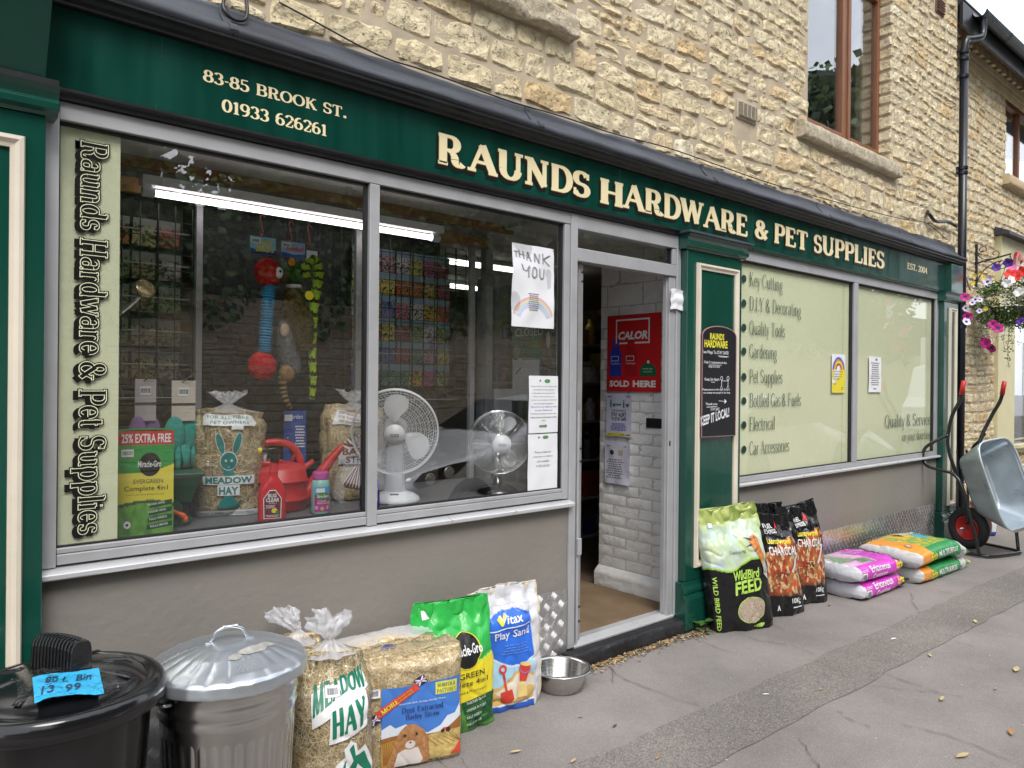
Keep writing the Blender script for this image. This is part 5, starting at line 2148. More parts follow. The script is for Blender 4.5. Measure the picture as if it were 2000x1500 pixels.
for word, x0, y0, w_, h_, sl, fan in (('MEADOW', -0.078, 0.337, 0.215, 0.098, 0.26, 1), ('HAY', -0.014, 0.258, 0.125, 0.098, 0.20, 0)):
	t = fit(stext(word, 0.27, 0.10, grow=0.012, serif=0.8), 0, 0, w_, h_)
	t = [(x + x0, y0 + (y if not fan else (0.36 + 0.55 * abs(x / w_ - 0.35)) * 0 + y * (1.0 - 0.45 * math.sin(max(0, min(1, (x / w_))) * math.pi * 0.95))) + sl * x + (0.032 * math.sin(min(1, x / w_) * math.pi * 0.95) if fan else 0), k) for x, y, k in t[0]], t[1]
	hb.decal(m, t, 1, 4)
hb.decal(m, polyfill([(0.02, 0.08), (0.06, 0.165), (0.045, 0.21), (0.06, 0.225), (0.068, 0.18), (0.105, 0.185), (0.12, 0.15), (0.14, 0.11), (0.13, 0.04), (0.05, 0.035)], 0.02), 1, 4)
hb.decal(m, polyfill([(0.00, 0.06), (0.012, 0.13), (0.035, 0.175), (0.03, 0.12), (0.035, 0.06)], 0.02), 1, 4)
hb.decal(m, polyfill([(0.062, 0.10), (0.075, 0.15), (0.10, 0.12), (0.09, 0.07)], 0.02), 0, 6)
m.build('label_print', ['wht', 'hay_green'], mh, world=False)
m = M()
hb.decal(m, rect(-0.035, 0.395, 0.02, 0.428, 0.02), 0, 7)
hb.decal(m, barcode(-0.03, 0.395, 0.045, 0.03), 1, 8)
m.build('price_sticker', ['paper', 'ink'], mh, world=False)

# second hay bag leaning behind
hb2 = Bag(0.27, 0.53, 0.20, n=2.3, wr=0.008, seed=13, top=0.30, topw=0.62, shoulder=0.58, foot=0.85, bulge=0.08, lean=0.06, dec0=0.0095)
mh2 = thing('hay_bag', 'clear straw bag with a frayed knotted neck, half hidden behind the meadow hay bag', 'hay bag', (1.285, -0.140, 0.0), rz=R(-8))
hay_body(hb2, mh2, 'straw')
straws(hb2, 900, mh2, seed=15, q0=0.5, q1=0.93)
film_over(hb2, mh2)
tied_top(mh2, 0.51, 0.06, 4, 0.12, y=0.03, lean=(-0.09, 0.02), flare=0.04)
m = M()
hb2.decal(m, rect(-0.10, 0.365, 0.12, 0.44, 0.02), 0, 2)
for i, s_ in enumerate(('ANIMAL BEDDING', 'FOR DISCERNING')):
	hb2.decal(m, fit(btext(s_), -0.09, 0.412 - i * 0.032, 0.20, 0.02), 1, 4)
m.build('label_print', ['wht', flat('brown_print', (0.16, 0.03, 0.02))], mh2, world=False)

# ---- pressed straw bale with the rabbit picture
bs = Bag(0.43, 0.435, 0.20, n=7.0, wr=0.0035, seed=23, top=0.80, topw=1.0, shoulder=0.90, foot=0.95, bulge=0.05, dec0=0.0095)
mb = thing('straw_bale', 'film-wrapped barley straw bale printed with a lop-eared rabbit on blue', 'straw bale', (1.695, -0.250, 0.0), rz=R(-17))
hay_body(bs, mb, 'straw')
straws(bs, 2200, mb, seed=25, q1=0.97)
film_over(bs, mb, 0.005)
m = M()
m.grid(lambda u, v: (-0.20 + 0.40 * u, -0.085 + 0.17 * v, 0.439 + 0.012 * snoise(u * 6, v * 5, 3, 3) + 0.030 * math.exp(-((v - 0.55) * 7) ** 2) * (0.5 + 0.5 * snoise(u * 3, 1, 1))), 40, 16)
m.build('film_fold', 'cling', mb, smooth=True, world=False)
m2 = M()
rg = random.Random(6)
for i in range(500):
	x, y = rg.uniform(-0.19, 0.19), rg.uniform(-0.08, 0.08)
	a = rg.uniform(0, 3.14)
	L_ = rg.uniform(0.012, 0.035)
	dx, dy = math.cos(a) * L_, math.sin(a) * L_
	m2.add([(x - dx, y - dy, 0.437), (x + dx, y + dy, 0.440), (x + dx - dy * 0.05, y + dy + dx * 0.05, 0.440), (x - dx - dy * 0.05, y - dy + dx * 0.05, 0.437)], [(0, 1, 2, 3)], rg.randrange(2))
m2.build('top_stalks', ['straw_a', 'straw_b'], mb, world=False, kind='stuff')
C = {'sky': flat('print_sky_blue', (0.06, 0.20, 0.60)), 'cloud': flat('print_cloud', (0.70, 0.76, 0.82)), 'field': flat('print_field', (0.50, 0.30, 0.06)), 'hill': flat('print_hill', (0.32, 0.13, 0.03)),
	 'fur': mat('print_fur', (0.42, 0.20, 0.08), 0.5, var=0.3, vscale=60), 'furl': flat('print_fur_pale', (0.68, 0.62, 0.58)), 'dark': flat('print_dark', (0.05, 0.03, 0.02)),
	 'lime': flat('print_lime', (0.75, 0.74, 0.10)), 'navy': flat('print_navy', (0.02, 0.02, 0.12)), 'redp': flat('print_red', (0.66, 0.07, 0.04)), 'tan': mat('print_tan', (0.55, 0.40, 0.14), 0.5, var=0.3, vscale=50)}
CK = list(C)
m = M()


def dec(bag, t, key, lay):
	bag.decal(m, t, CK.index(key), lay)


dec(bs, polyfill([(-0.125, 0.325), (0.195, 0.335), (0.197, 0.06), (-0.125, 0.05)], 0.02), 'sky', 1)
dec(bs, polyfill([(-0.125, 0.170), (-0.09, 0.185), (-0.07, 0.168), (-0.03, 0.178), (0.01, 0.15), (0.06, 0.13), (0.11, 0.15), (0.14, 0.185), (0.17, 0.19), (0.196, 0.225), (0.196, 0.12), (-0.125, 0.10)], 0.02), 'cloud', 2)
dec(bs, polyfill([(-0.125, 0.135), (-0.06, 0.14), (0.0, 0.12), (0.06, 0.125), (0.12, 0.125), (0.196, 0.175), (0.196, 0.02), (-0.125, 0.02)], 0.02), 'hill', 3)
dec(bs, polyfill([(-0.125, 0.115), (-0.06, 0.125), (-0.04, 0.02), (-0.125, 0.02)], 0.02), 'field', 4)
dec(bs, polyfill([(0.04, 0.115), (0.12, 0.130), (0.196, 0.125), (0.196, 0.02), (0.02, 0.02)], 0.02), 'tan', 4)
for k in range(7):
	dec(bs, polyfill([(0.05 + k * 0.018, 0.115 + k * 0.001), (0.053 + k * 0.018, 0.115), (0.20 if k > 4 else 0.10 + k * 0.025, 0.07), (0.196 if k > 4 else 0.095 + k * 0.025, 0.07)]), 'hill', 5)
	dec(bs, polyfill([(-0.12 + k * 0.008, 0.12), (-0.117 + k * 0.008, 0.12), (-0.112 + k * 0.002, 0.03), (-0.116 + k * 0.002, 0.03)]), 'hill', 5)
dec(bs, polyfill([(0.15, 0.028), (0.196, 0.075), (0.196, 0.022)], 0.02), 'redp', 6)
# rabbit: body, ears, face
dec(bs, polyfill([(-0.10, 0.015), (-0.085, 0.06), (-0.06, 0.09), (-0.055, 0.11), (0.035, 0.11), (0.055, 0.075), (0.07, 0.03), (0.06, 0.015)], 0.02), 'fur', 6)
dec(bs, polyfill([(-0.075, 0.015), (-0.06, 0.07), (-0.02, 0.085), (0.02, 0.08), (0.04, 0.03), (0.03, 0.015)], 0.02), 'furl', 7)
dec(bs, ellipse(-0.012, 0.128, 0.044, 0.050, 24, 0.02), 'fur', 8)
dec(bs, polyfill([(-0.045, 0.165), (-0.065, 0.135), (-0.083, 0.085), (-0.085, 0.05), (-0.070, 0.045), (-0.055, 0.08), (-0.045, 0.12)], 0.02), 'fur', 9)
dec(bs, polyfill([(0.020, 0.165), (0.045, 0.145), (0.062, 0.10), (0.064, 0.06), (0.052, 0.05), (0.038, 0.08), (0.030, 0.12)], 0.02), 'fur', 9)
dec(bs, ellipse(-0.012, 0.098, 0.020, 0.016, 16, 0.02), 'furl', 10)
for ex in (-0.034, 0.012):
	dec(bs, ellipse(ex, 0.137, 0.0055, 0.006, 12), 'dark', 11)
dec(bs, ellipse(-0.012, 0.106, 0.005, 0.003, 8), 'dark', 11)
# tractor, ribbon, lime panel and words
for (ex, ey, er) in ((0.118, 0.128, 0.008), (0.140, 0.130, 0.010)):
	dec(bs, ellipse(ex, ey, er, er, 12), 'dark', 7)
dec(bs, rect(0.118, 0.130, 0.142, 0.140), 'redp', 6)
dec(bs, rect(0.09, 0.275, 0.18, 0.325, 0.03), 'lime', 3)
dec(bs, rot2(rect(-0.155, 0.262, 0.03, 0.292, 0.02), R(30), -0.06, 0.277), 'redp', 6)
for cx, cy in ((-0.150, 0.215), (0.03, 0.343)):
	dec(bs, rot2(rect(cx - 0.022, cy - 0.018, cx + 0.022, cy + 0.018, 0.02), R(30), cx, cy), 'navy', 5)
	dec(bs, rot2(rect(cx - 0.022, cy - 0.004, cx + 0.022, cy + 0.004), R(30), cx, cy), 'cloud', 6)
	dec(bs, rot2(rect(cx - 0.022, cy - 0.0018, cx + 0.022, cy + 0.0018), R(30), cx, cy), 'redp', 7)
	dec(bs, rot2(rect(cx - 0.022, cy - 0.0025, cx + 0.022, cy + 0.0025), R(72), cx, cy), 'cloud', 6)
	dec(bs, rot2(rect(cx - 0.022, cy - 0.0025, cx + 0.022, cy + 0.0025), R(-8), cx, cy), 'cloud', 6)
bs.decal(m, rot2(fit(stext('MORE', 0.2, 0.08), -0.135, 0.268, 0.075, 0.018), R(30), -0.06, 0.277), CK.index('lime'), 8)
bs.decal(m, rot2(fit(btext('for your money'), -0.055, 0.279, 0.06, 0.009), R(30), -0.06, 0.277), CK.index('lime'), 8)
bs.decal(m, rot2(fit(btext('for your bunny'), -0.055, 0.267, 0.06, 0.009), R(30), -0.06, 0.277), CK.index('lime'), 8)
for s_, x, y, w_, h_, key in (('NORFOLK', 0.097, 0.304, 0.075, 0.016, 'navy'), ('PASTURES', 0.095, 0.281, 0.080, 0.016, 'navy'),
							  ('Dust Extracted', -0.045, 0.222, 0.165, 0.023, 'navy'), ('Barley Straw', -0.030, 0.190, 0.135, 0.026, 'navy')):
	bs.decal(m, fit(stext(s_, 0.15, 0.05, serif=0.8), x, y, w_, h_), CK.index(key), 8)
bs.decal(m, fit(btext('Premium Soft Golden Barley Straw'), -0.055, 0.254, 0.185, 0.010), CK.index('cloud'), 8)
m.build('picture_print', [C[k] for k in CK], mb, world=False)
m = M()
bs.decal(m, rect(-0.175, 0.300, -0.130, 0.332, 0.02), 0, 9)
bs.decal(m, barcode(-0.172, 0.300, 0.04, 0.03), 1, 10)
m.build('price_sticker', ['paper', 'ink'], mb, world=False)
# bale behind
mb2 = thing('straw_bale', 'second film-wrapped straw bale, mostly hidden behind the rabbit bale', 'straw bale', (1.67, -0.115, 0.0), rz=R(-5))
bs2 = Bag(0.44, 0.45, 0.17, n=6.0, wr=0.006, seed=33, top=0.75, topw=1.0, shoulder=0.90, foot=0.95, bulge=0.05, dec0=0.0095)
hay_body(bs2, mb2, 'straw')
straws(bs2, 600, mb2, seed=35, q0=0.75, q1=0.98, side=0.8)
film_over(bs2, mb2, 0.005)
m = M()
m.grid(lambda u, v: (-0.21 + 0.42 * u, -0.07 + 0.14 * v, 0.455 + 0.010 * snoise(u * 6, v * 5, 3, 3) + 0.018 * math.exp(-((v - 0.7) * 6) ** 2)), 40, 12)
m.build('film_fold', 'cling2', mb2, smooth=True, world=False)
m = M()
bs2.decal(m, polyfill([(-0.05, 0.435), (-0.03, 0.442), (0.0, 0.44), (0.02, 0.425), (-0.04, 0.42)], 0.02), 0, 2)
m.build('label_print', [flat('navy_film', (0.05, 0.07, 0.25))], mb2, world=False)


# ---- green and yellow lawn-feed bag
def wave(x, pts):
	return float(np.interp(x, [p[0] for p in pts], [p[1] for p in pts]))


def paint_lawn(p, q):
	edge = 0.275 + 0.45 * (p + 0.1) ** 2
	c = (0.03, 0.42, 0.07) if q > edge else (0.80, 0.66, 0.03)
	if abs(q - edge) < 0.006:
		c = (0.55, 0.62, 0.05)
	if q < 0.135 + 0.05 * p:
		c = lerp3((0.02, 0.13, 0.03), (0.10, 0.30, 0.05), 0.5 + snoise(p * 20, q * 20))
	return c


b3 = Bag(0.38, 0.55, 0.16, n=2.6, wr=0.0085, seed=41, top=0.03, topw=1.04, shoulder=0.58, foot=0.8, lean=0.10, tilt=0.02)
t3 = thing('lawn_feed_bag', 'green and yellow lawn feed sack standing between the bales and the blue sand bag', 'feed bag', (2.00, -0.185, 0.0), rz=R(-9))
b3.body(paint_lawn, 'sack', 'print', t3)
m = M()
b3.decal(m, ellipse(0.03, 0.345, 0.068, 0.072, 28, 0.02), 0, 1)
b3.decal(m, ring(0.03, 0.345, 0.070, 0.074, 0, 360, 30), 2, 1)
b3.decal(m, fit(btext('Miracle-Gro', 0, 0.02), -0.055, 0.330, 0.165, 0.042), 1, 3)
b3.decal(m, fit(btext('EVERGREEN'), -0.12, 0.235, 0.235, 0.024), 0, 3)
b3.decal(m, fit(btext('Complete 4in1'), -0.135, 0.195, 0.27, 0.030), 0, 3)
b3.decal(m, fit(btext('Lawn Food, Weed & Moss Control'), -0.12, 0.172, 0.245, 0.011), 0, 3)
for i, s_ in enumerate(('THICKER GRASS', 'GREENER IN 7 DAYS', 'KILLS WEEDS', 'KILLS MOSS')):
	b3.decal(m, polyfill([(-0.01 + 0.01 * i, 0.138 - i * 0.031), (0.18, 0.150 - i * 0.031), (0.18, 0.126 - i * 0.031), (-0.005 + 0.01 * i, 0.114 - i * 0.031)], 0.03), 3, 2)
	b3.decal(m, rot2(fit(btext(s_), 0.02, 0.122 - i * 0.031, 0.11 if i < 2 else 0.08, 0.012), R(4)), 1, 4)
b3.decal(m, rect(-0.145, 0.485, -0.105, 0.520, 0.02), 1, 2)
m.build('print', [flat('logo_black', (0.008, 0.008, 0.008)), 'wht', 'yellow', flat('deep_green', (0.01, 0.09, 0.03))], t3, world=False)

# ---- play sand bag
def paint_sand(p, q):
	a = abs(p)
	if a > 0.118:
		# clear gusset showing white film and sand
		if 0.125 < a < 0.165 and 0.03 < q < 0.50 and p < 0:
			return (0.035, 0.14, 0.62)
		if a > 0.165:
			return lerp3((0.60, 0.50, 0.36), (0.72, 0.66, 0.55), 0.5 + snoise(p * 30, q * 30))
		return (0.62, 0.62, 0.64)
	if q > 0.455 - 0.35 * p * p * 6:
		return (0.60, 0.60, 0.63)
	curve = 0.245 - 0.04 * math.cos((p - 0.02) * 14)
	if q > curve:
		return (0.03, 0.15, 0.66)
	if q > curve - 0.006:
		return (0.75, 0.8, 0.85)
	if q < 0.028 + 0.3 * (p) ** 2:
		return (0.03, 0.10, 0.45)
	if q < 0.035 + 0.3 * p * p:
		return (0.75, 0.78, 0.8)
	dune = 0.135 + 0.035 * math.sin(p * 22 + 0.5)
	dune2 = 0.075 + 0.03 * math.sin(p * 30 - 1)
	if q < dune2:
		return (0.62, 0.40, 0.13)
	if q < dune:
		return lerp3((0.74, 0.68, 0.58), (0.66, 0.58, 0.46), 0.5 + snoise(p * 9, q * 9))
	if q < dune + 0.016:
		return (0.62, 0.40, 0.13)
	return (0.36, 0.58, 0.74)


b4 = Bag(0.36, 0.555, 0.145, n=3.0, wr=0.010, seed=52, top=0.03, topw=1.02, shoulder=0.70, foot=0.85, lean=0.10, tilt=0.12)
t4 = thing('play_sand_bag', 'blue and white play sand bag with a red spade and bucket picture', 'sand bag', (2.325, -0.158, 0.0), rz=R(-13))
b4.body(paint_sand, 'sack', 'print', t4, nu=190, nv=130)
m = M()
W4 = ['wht', 'yellow', 'redp', 'tan', 'navy', 'blue']
b4.decal(m, fit(btext('Vitax', 0.15, 0.015), -0.055, 0.400, 0.115, 0.036), 0, 2)
b4.decal(m, polyfill([(-0.072, 0.425), (-0.055, 0.435), (-0.048, 0.412), (-0.030, 0.445), (-0.022, 0.440), (-0.045, 0.396), (-0.055, 0.396)], 0.02), 1, 3)
b4.decal(m, rot2(fit(btext('Play Sand', 0, 0.012), -0.085, 0.325, 0.190, 0.046), R(1)), 0, 2)
b4.decal(m, rot2(rect(-0.115, 0.380, 0.117, 0.385, 0.03), R(1.5)), 0, 2)
b4.decal(m, lines_of_text(-0.06, 0.10, 0.308, 0.258, 4, 3), 5, 2)
for k_, (ang, cx, cy) in enumerate(((R(8), -0.045, 0.13),)):
	b4.decal(m, rot2(polyfill([(-0.075, 0.10), (-0.015, 0.10), (-0.012, 0.055), (-0.030, 0.040), (-0.060, 0.040), (-0.078, 0.055)], 0.02), ang, cx, cy), 2, 3)
	b4.decal(m, rot2(rect(-0.050, 0.098, -0.040, 0.185, 0.02), ang, cx, cy), 2, 3)
	b4.decal(m, rot2(ring(-0.045, 0.200, 0.010, 0.020, 0, 360, 18), ang, cx, cy), 2, 3)
b4.decal(m, rot2(polyfill([(0.038, 0.130), (0.075, 0.130), (0.088, 0.205), (0.028, 0.205)], 0.02), R(-12), 0.06, 0.17), 2, 3)
b4.decal(m, rot2(ellipse(0.058, 0.207, 0.031, 0.010, 18), R(-12), 0.06, 0.17), 3, 4)
b4.decal(m, rot2(ring(0.058, 0.200, 0.032, 0.036, 200, 340, 14), R(-12), 0.06, 0.17), 5, 4)
b4.decal(m, polyfill([(0.015, 0.060), (0.070, 0.060), (0.062, 0.120), (0.022, 0.120)], 0.02), 3, 3)
b4.decal(m, ellipse(0.042, 0.120, 0.021, 0.009, 16), 3, 4)
vt = fit(btext('Play Sand', 0, 0.01), 0, 0, 0.20, 0.026)
b4.decal(m, ([(-0.158 + y, 0.30 - x, k) for x, y, k in vt[0]], vt[1]), 0, 2)
vt = fit(btext('Vitax', 0, 0.01), 0, 0, 0.06, 0.022)
b4.decal(m, ([(-0.156 + y, 0.46 - x, k) for x, y, k in vt[0]], vt[1]), 0, 2)
b4.decal(m, rect(-0.165, 0.040, -0.130, 0.095, 0.02), 0, 2)
b4.decal(m, barcode(-0.166, 0.042, 0.036, 0.055), 4, 3)
m.build('print', ['wht', 'yellow', flat('spade_red', (0.60, 0.05, 0.03)), flat('sand_yellow', (0.72, 0.55, 0.22)), 'ink', flat('mid_blue', (0.10, 0.25, 0.7))], t4, world=False)
m = M()
m.grid(lambda u, v: (lambda q: (q.x, q.y - 0.004, q.z))(b4.S(-0.155 + 0.31 * u, 0.475 + 0.075 * v, 0.004 + 0.004 * snoise(u * 9, v * 4, 2))) if True else None, 30, 10)
m.build('clear_seam', 'cling2', t4, smooth=True, world=False)

# ---- steel bowl
bw = thing('pet_bowl', 'shiny stainless steel pet bowl on the pavement beside the door step', 'bowl', (2.672, -0.165, 0.0))
m = M()
m.lathe([(0.0, 0.0), (0.106, 0.0), (0.113, 0.004), (0.130, 0.100), (0.133, 0.108), (0.146, 0.110), (0.150, 0.107), (0.151, 0.111), (0.147, 0.115), (0.134, 0.1145), (0.128, 0.108), (0.112, 0.012), (0.106, 0.007), (0.0, 0.006)], 72)
m.build('bowl', 'steel', bw, smooth=True, world=False)
bw.scale = (1.03, 1.03, 0.90)

# ---- wild bird feed
def paint_bird(p, q):
	n = 0.5 + snoise(p * 11, q * 9, 4, 3)
	k = 0.415 + 0.16 * p + 0.02 * math.sin(p * 20)
	if q > 0.665:
		return lerp3((0.22, 0.30, 0.06), (0.48, 0.55, 0.18), n)
	if q > k:
		t = (q - k) / 0.26
		base = lerp3((0.46, 0.58, 0.55), (0.50, 0.62, 0.22), n * 0.8 + 0.2 * t)
		return lerp3(base, (0.72, 0.78, 0.74), 0.4 * (0.5 + snoise(p * 5, q * 5, 9)))
	if q > k - 0.010:
		return (0.30, 0.55, 0.05)
	return (0.010, 0.010, 0.011)


b5 = Bag(0.45, 0.76, 0.17, n=2.7, wr=0.010, seed=61, top=0.025, topw=1.0, shoulder=0.62, foot=0.75, lean=0.09, tilt=0.04, leanx=-0.09)
t5 = thing('bird_feed_bag', 'tall black and pale green sack of wild bird feed against the green pilaster', 'feed bag', (4.20, -0.235, 0.0), rz=R(-20))
b5.body(paint_bird, 'sack', 'print_gloss', t5, nu=190, nv=140)
m = M()
K5 = ['lime', 'seed', 'white', 'orange', 'ink', 'grey']
M5 = [flat('lime_print', (0.42, 0.66, 0.10)), mat('seed_picture', (0.42, 0.33, 0.25), 0.6, var=0.5, vscale=160), 'wht', mat('robin_orange', (0.55, 0.20, 0.05), 0.5, var=0.4, vscale=40), 'ink', mat('bird_grey', (0.40, 0.40, 0.36), 0.5, var=0.3, vscale=40)]
b5.decal(m, rot2(ellipse(0.030, 0.135, 0.107, 0.080, 32, 0.02), R(8), 0.045, 0.135), 0, 2)
b5.decal(m, rot2(ellipse(0.030, 0.135, 0.102, 0.076, 32, 0.02), R(8), 0.045, 0.135), 1, 3)
b5.decal(m, rot2(ellipse(0.09, 0.018, 0.045, 0.013, 16, 0.02), R(8)), 0, 2)
for s_, x, y, w_, h_, a in (('WildBird', -0.075, 0.315, 0.19, 0.058, 5), ('FEED', -0.080, 0.228, 0.215, 0.078, 7)):
	t = fit(btext(s_, 0.25, 0.03), x, y, w_, h_)
	b5.decal(m, rot2(t, R(a), x, y), 0, 2)
# robin: head, beak, breast
b5.decal(m, polyfill([(0.075, 0.545), (0.10, 0.575), (0.135, 0.580), (0.155, 0.560), (0.160, 0.52), (0.175, 0.46), (0.185, 0.40), (0.170, 0.36), (0.145, 0.40), (0.125, 0.46), (0.100, 0.50), (0.085, 0.52)], 0.02), 3, 3)
b5.decal(m, polyfill([(0.145, 0.40), (0.165, 0.44), (0.188, 0.42), (0.195, 0.36), (0.180, 0.31), (0.155, 0.34)], 0.02), 5, 4)
b5.decal(m, polyfill([(0.035, 0.575), (0.10, 0.560), (0.095, 0.548)]), 4, 4)
b5.decal(m, polyfill([(0.040, 0.520), (0.09, 0.535), (0.088, 0.522)]), 4, 4)
b5.decal(m, ellipse(0.125, 0.565, 0.006, 0.006, 10), 4, 5)
b5.decal(m, fit(btext('Copdock Mill', 0.1), -0.085, 0.475, 0.12, 0.026), 4, 3)
vt = fit(btext('WILD BIRD FEED', 0, 0.02), 0, 0, 0.33, 0.028)
b5.decal(m, ([(-0.218 + y, 0.345 - x, k) for x, y, k in vt[0]], vt[1]), 0, 2)
b5.decal(m, rect(-0.175, 0.645, -0.140, 0.675, 0.02), 2, 3)
m.build('print', M5, t5, world=False)


# ---- charcoal sacks
def paint_char(p, q):
	blk = (0.008, 0.008, 0.009)
	if q < 0.135 - 0.12 * p or q > 0.47 + 0.05 * math.sin(p * 9) or abs(p) > 0.165:
		return blk
	n = snoise(p * 16, q * 13, 3, 3)
	n2 = snoise(p * 40, q * 22 + 9, 6, 2)
	c = lerp3((0.10, 0.025, 0.015), (0.50, 0.17, 0.05), 0.5 + n)
	if n2 > 0.22:
		c = lerp3(c, (0.72, 0.52, 0.28), 0.8)
	if n2 < -0.28:
		c = lerp3(c, (0.50, 0.05, 0.02), 0.7)
	if q < 0.17:
		c = lerp3(blk, c, (q - 0.12) / 0.05)
	return c


M6 = ['wht', 'yellow', flat('charcoal_red', (0.55, 0.03, 0.02)), mat('grilled_meat', (0.36, 0.15, 0.05), 0.4, var=0.4, vscale=30), flat('pale_food', (0.72, 0.55, 0.25)), flat('silver_print', (0.62, 0.62, 0.64))]


def charcoal(label, x, y, rz, seed, h=0.70, tilt=0.0, lean=0.08, w=0.355, lx_=-0.1):
	t = thing('charcoal_bag', label, 'charcoal bag', (x, y, 0), rz=R(rz), group='charcoal sacks beside the bird feed')
	b = Bag(w, h, 0.15, n=2.7, wr=0.009, seed=seed, top=0.025, topw=1.0, shoulder=0.62, foot=0.8, lean=lean, tilt=tilt, leanx=lx_)
	b.body(paint_char, 'sack', 'print_gloss', t, nu=160, nv=120)
	m = M()
	b.decal(m, fit(btext('FUEL', 0, 0.015), -0.055, 0.575, 0.075, 0.030), 0, 2)
	b.decal(m, fit(btext('EXPRESS', 0, 0.015), -0.055, 0.540, 0.095, 0.028), 0, 2)
	b.decal(m, polyfill([(0.035, 0.575), (0.060, 0.570), (0.062, 0.60), (0.050, 0.625), (0.045, 0.60)]), 2, 2)
	b.decal(m, rot2(fit(btext('Lumpwood', 0.2, 0.02), -0.075, 0.470, 0.19, 0.048), R(-4), -0.07, 0.47), 1, 2)
	b.decal(m, rot2(fit(btext('CHARCOAL', 0, 0.02), -0.09, 0.410, 0.24, 0.056), R(-4), -0.09, 0.41), 0, 2)
	b.decal(m, rot2(polyfill([(0.02, 0.22), (0.06, 0.215), (0.075, 0.25), (0.14, 0.35), (0.13, 0.365), (0.11, 0.34), (0.05, 0.28), (0.015, 0.255)], 0.02), 0), 3, 2)
	b.decal(m, polyfill([(0.07, 0.29), (0.085, 0.28), (0.16, 0.40), (0.15, 0.41)], 0.02), 5, 3)
	rg_ = random.Random(seed)
	for k in range(9):
		cx, cy = rg_.uniform(-0.10, 0.13), rg_.uniform(0.18, 0.40)
		rr_ = rg_.uniform(0.010, 0.022)
		b.decal(m, ring(cx, cy, rr_ * 0.55, rr_, rg_.uniform(0, 180), rg_.uniform(200, 400), 12), 4 if k % 2 else 2, 1)
	for k in range(22):
		cx, cy = rg_.uniform(-0.12, 0.13), rg_.uniform(0.16, 0.36)
		a = rg_.uniform(0.3, 2.0)
		b.decal(m, ring(cx, cy, 0.03, 0.0325, math.degrees(a), math.degrees(a) + 70, 6), 2 if k % 3 else 4, 1)
	b.decal(m, polyfill([(-0.09, 0.045), (-0.075, 0.085), (-0.060, 0.045), (-0.070, 0.045), (-0.075, 0.062), (-0.080, 0.045)]), 0, 2)
	b.decal(m, fit(btext('10Kg', 0.2, 0.01), 0.035, 0.075, 0.085, 0.042), 0, 2)
	b.decal(m, rect(0.035, 0.055, 0.12, 0.062), 5, 2)
	m.build('print', M6, t, world=False)
	return t


charcoal('black charcoal sack nearest the bird feed, its top edge slumped to the left', 4.67, -0.235, -16, 71, 0.67, 0.04, 0.08, 0.385, -0.13)
charcoal('black charcoal sack wedged between the other two with only its shiny top showing', 4.84, -0.115, -6, 72, 0.71, -0.05, 0.05, 0.32, -0.12)
charcoal('black charcoal sack at the right of the three, beside the compost', 5.045, -0.205, -14, 73, 0.69, 0.10, 0.06, 0.40, -0.08)


# ---- compost sacks lying flat
def lying_bag(name, label, cat, x0, x1, y0, y1, z, th, paint, mats_, decals, rz=0.0, seed=0, group=None, sag=0.0, sagv=None):
	"""long side along the street; the bag is modelled standing and laid on its back"""
	W__, L__ = (y1 - y0), (x1 - x0)
	b = Bag(W__, L__, th, n=3.2, wr=0.0055, seed=seed, top=0.10, topw=0.99, shoulder=0.86, foot=0.9, bulge=0.05, both=False)
	t = thing(name, label, cat, ((x0 + x1) / 2, (y0 + y1) / 2, z), rz=R(rz), group=group)
	# bag axes: x -> -y world (front seam to street), q -> along x, -y (front face) -> up
	nu, nv = 150, 110
	g = b.girth

	def T(v):
		s_ = sagv(v.z / L__) if sagv else 0.0
		return Vector((v.z - L__ / 2, -v.x, th * 0.5 - v.y + s_))
	m = M()
	cols = []
	for j in range(nv + 1):
		q = L__ * j / nv
		for i in range(nu):
			p = -g / 2 + g * i / nu
			m.v.append(tuple(T(b.S(p, q))))
			cols.append((*paint(p, q, W__, L__, th), 1.0))
	for j in range(nv):
		for i in range(nu):
			i2 = (i + 1) % nu
			m.f.append((j * nu + i, j * nu + i2, (j + 1) * nu + i2, (j + 1) * nu + i))
			m.mi.append(0)
	for j, fl_ in ((0, True), (nv, False)):
		c = sum((Vector(m.v[j * nu + i]) for i in range(nu)), Vector()) / nu
		if j == 0:
			c.x -= 0.004
		m.v.append(tuple(c))
		cols.append(cols[j * nu])
		ci = len(m.v) - 1
		for i in range(nu):
			i2 = (i + 1) % nu
			m.f.append((ci, j * nu + i2, j * nu + i) if fl_ else (ci, j * nu + i, j * nu + i2))
			m.mi.append(0)
	m.build('sack', 'print', t, smooth=True, world=False, colors=cols)
	d = M()
	for t2, mi, lay in decals(W__, L__, th):
		d.text(t2, lambda x, y, o: T(b.S(x, y, o)), mi, off=0.0022 + 0.0008 * lay, step=0.00003, sub=0.013)
	d.build('print', mats_, t, world=False)
	return t


def paint_eric(p, q, W__, L__, th):
	# p: 0 = middle of top; +W/2.. = street-facing side
	e = W__ / 2
	if q < 0.030 or (p < -e * 0.3 and q < 0.045):
		return (0.62, 0.62, 0.66)
	if q > L__ - 0.11 and p > -e * 0.2:
		return (0.02, 0.02, 0.02)
	if p > e * 0.72:
		return (0.62, 0.06, 0.52)
	n = snoise(p * 9, q * 6, 2, 3)
	if q > L__ * 0.52 and p > -e * 0.9:
		return (0.58, 0.06, 0.50)
	c = lerp3((0.50, 0.16, 0.42), (0.74, 0.46, 0.66), 0.5 + n)
	if n < -0.12:
		c = lerp3((0.10, 0.20, 0.10), (0.22, 0.30, 0.18), 0.5 + snoise(p * 20, q * 20))
	if q < 0.20 and p < e * 0.3:
		c = lerp3(c, (0.25, 0.38, 0.22), 0.5)
	return c


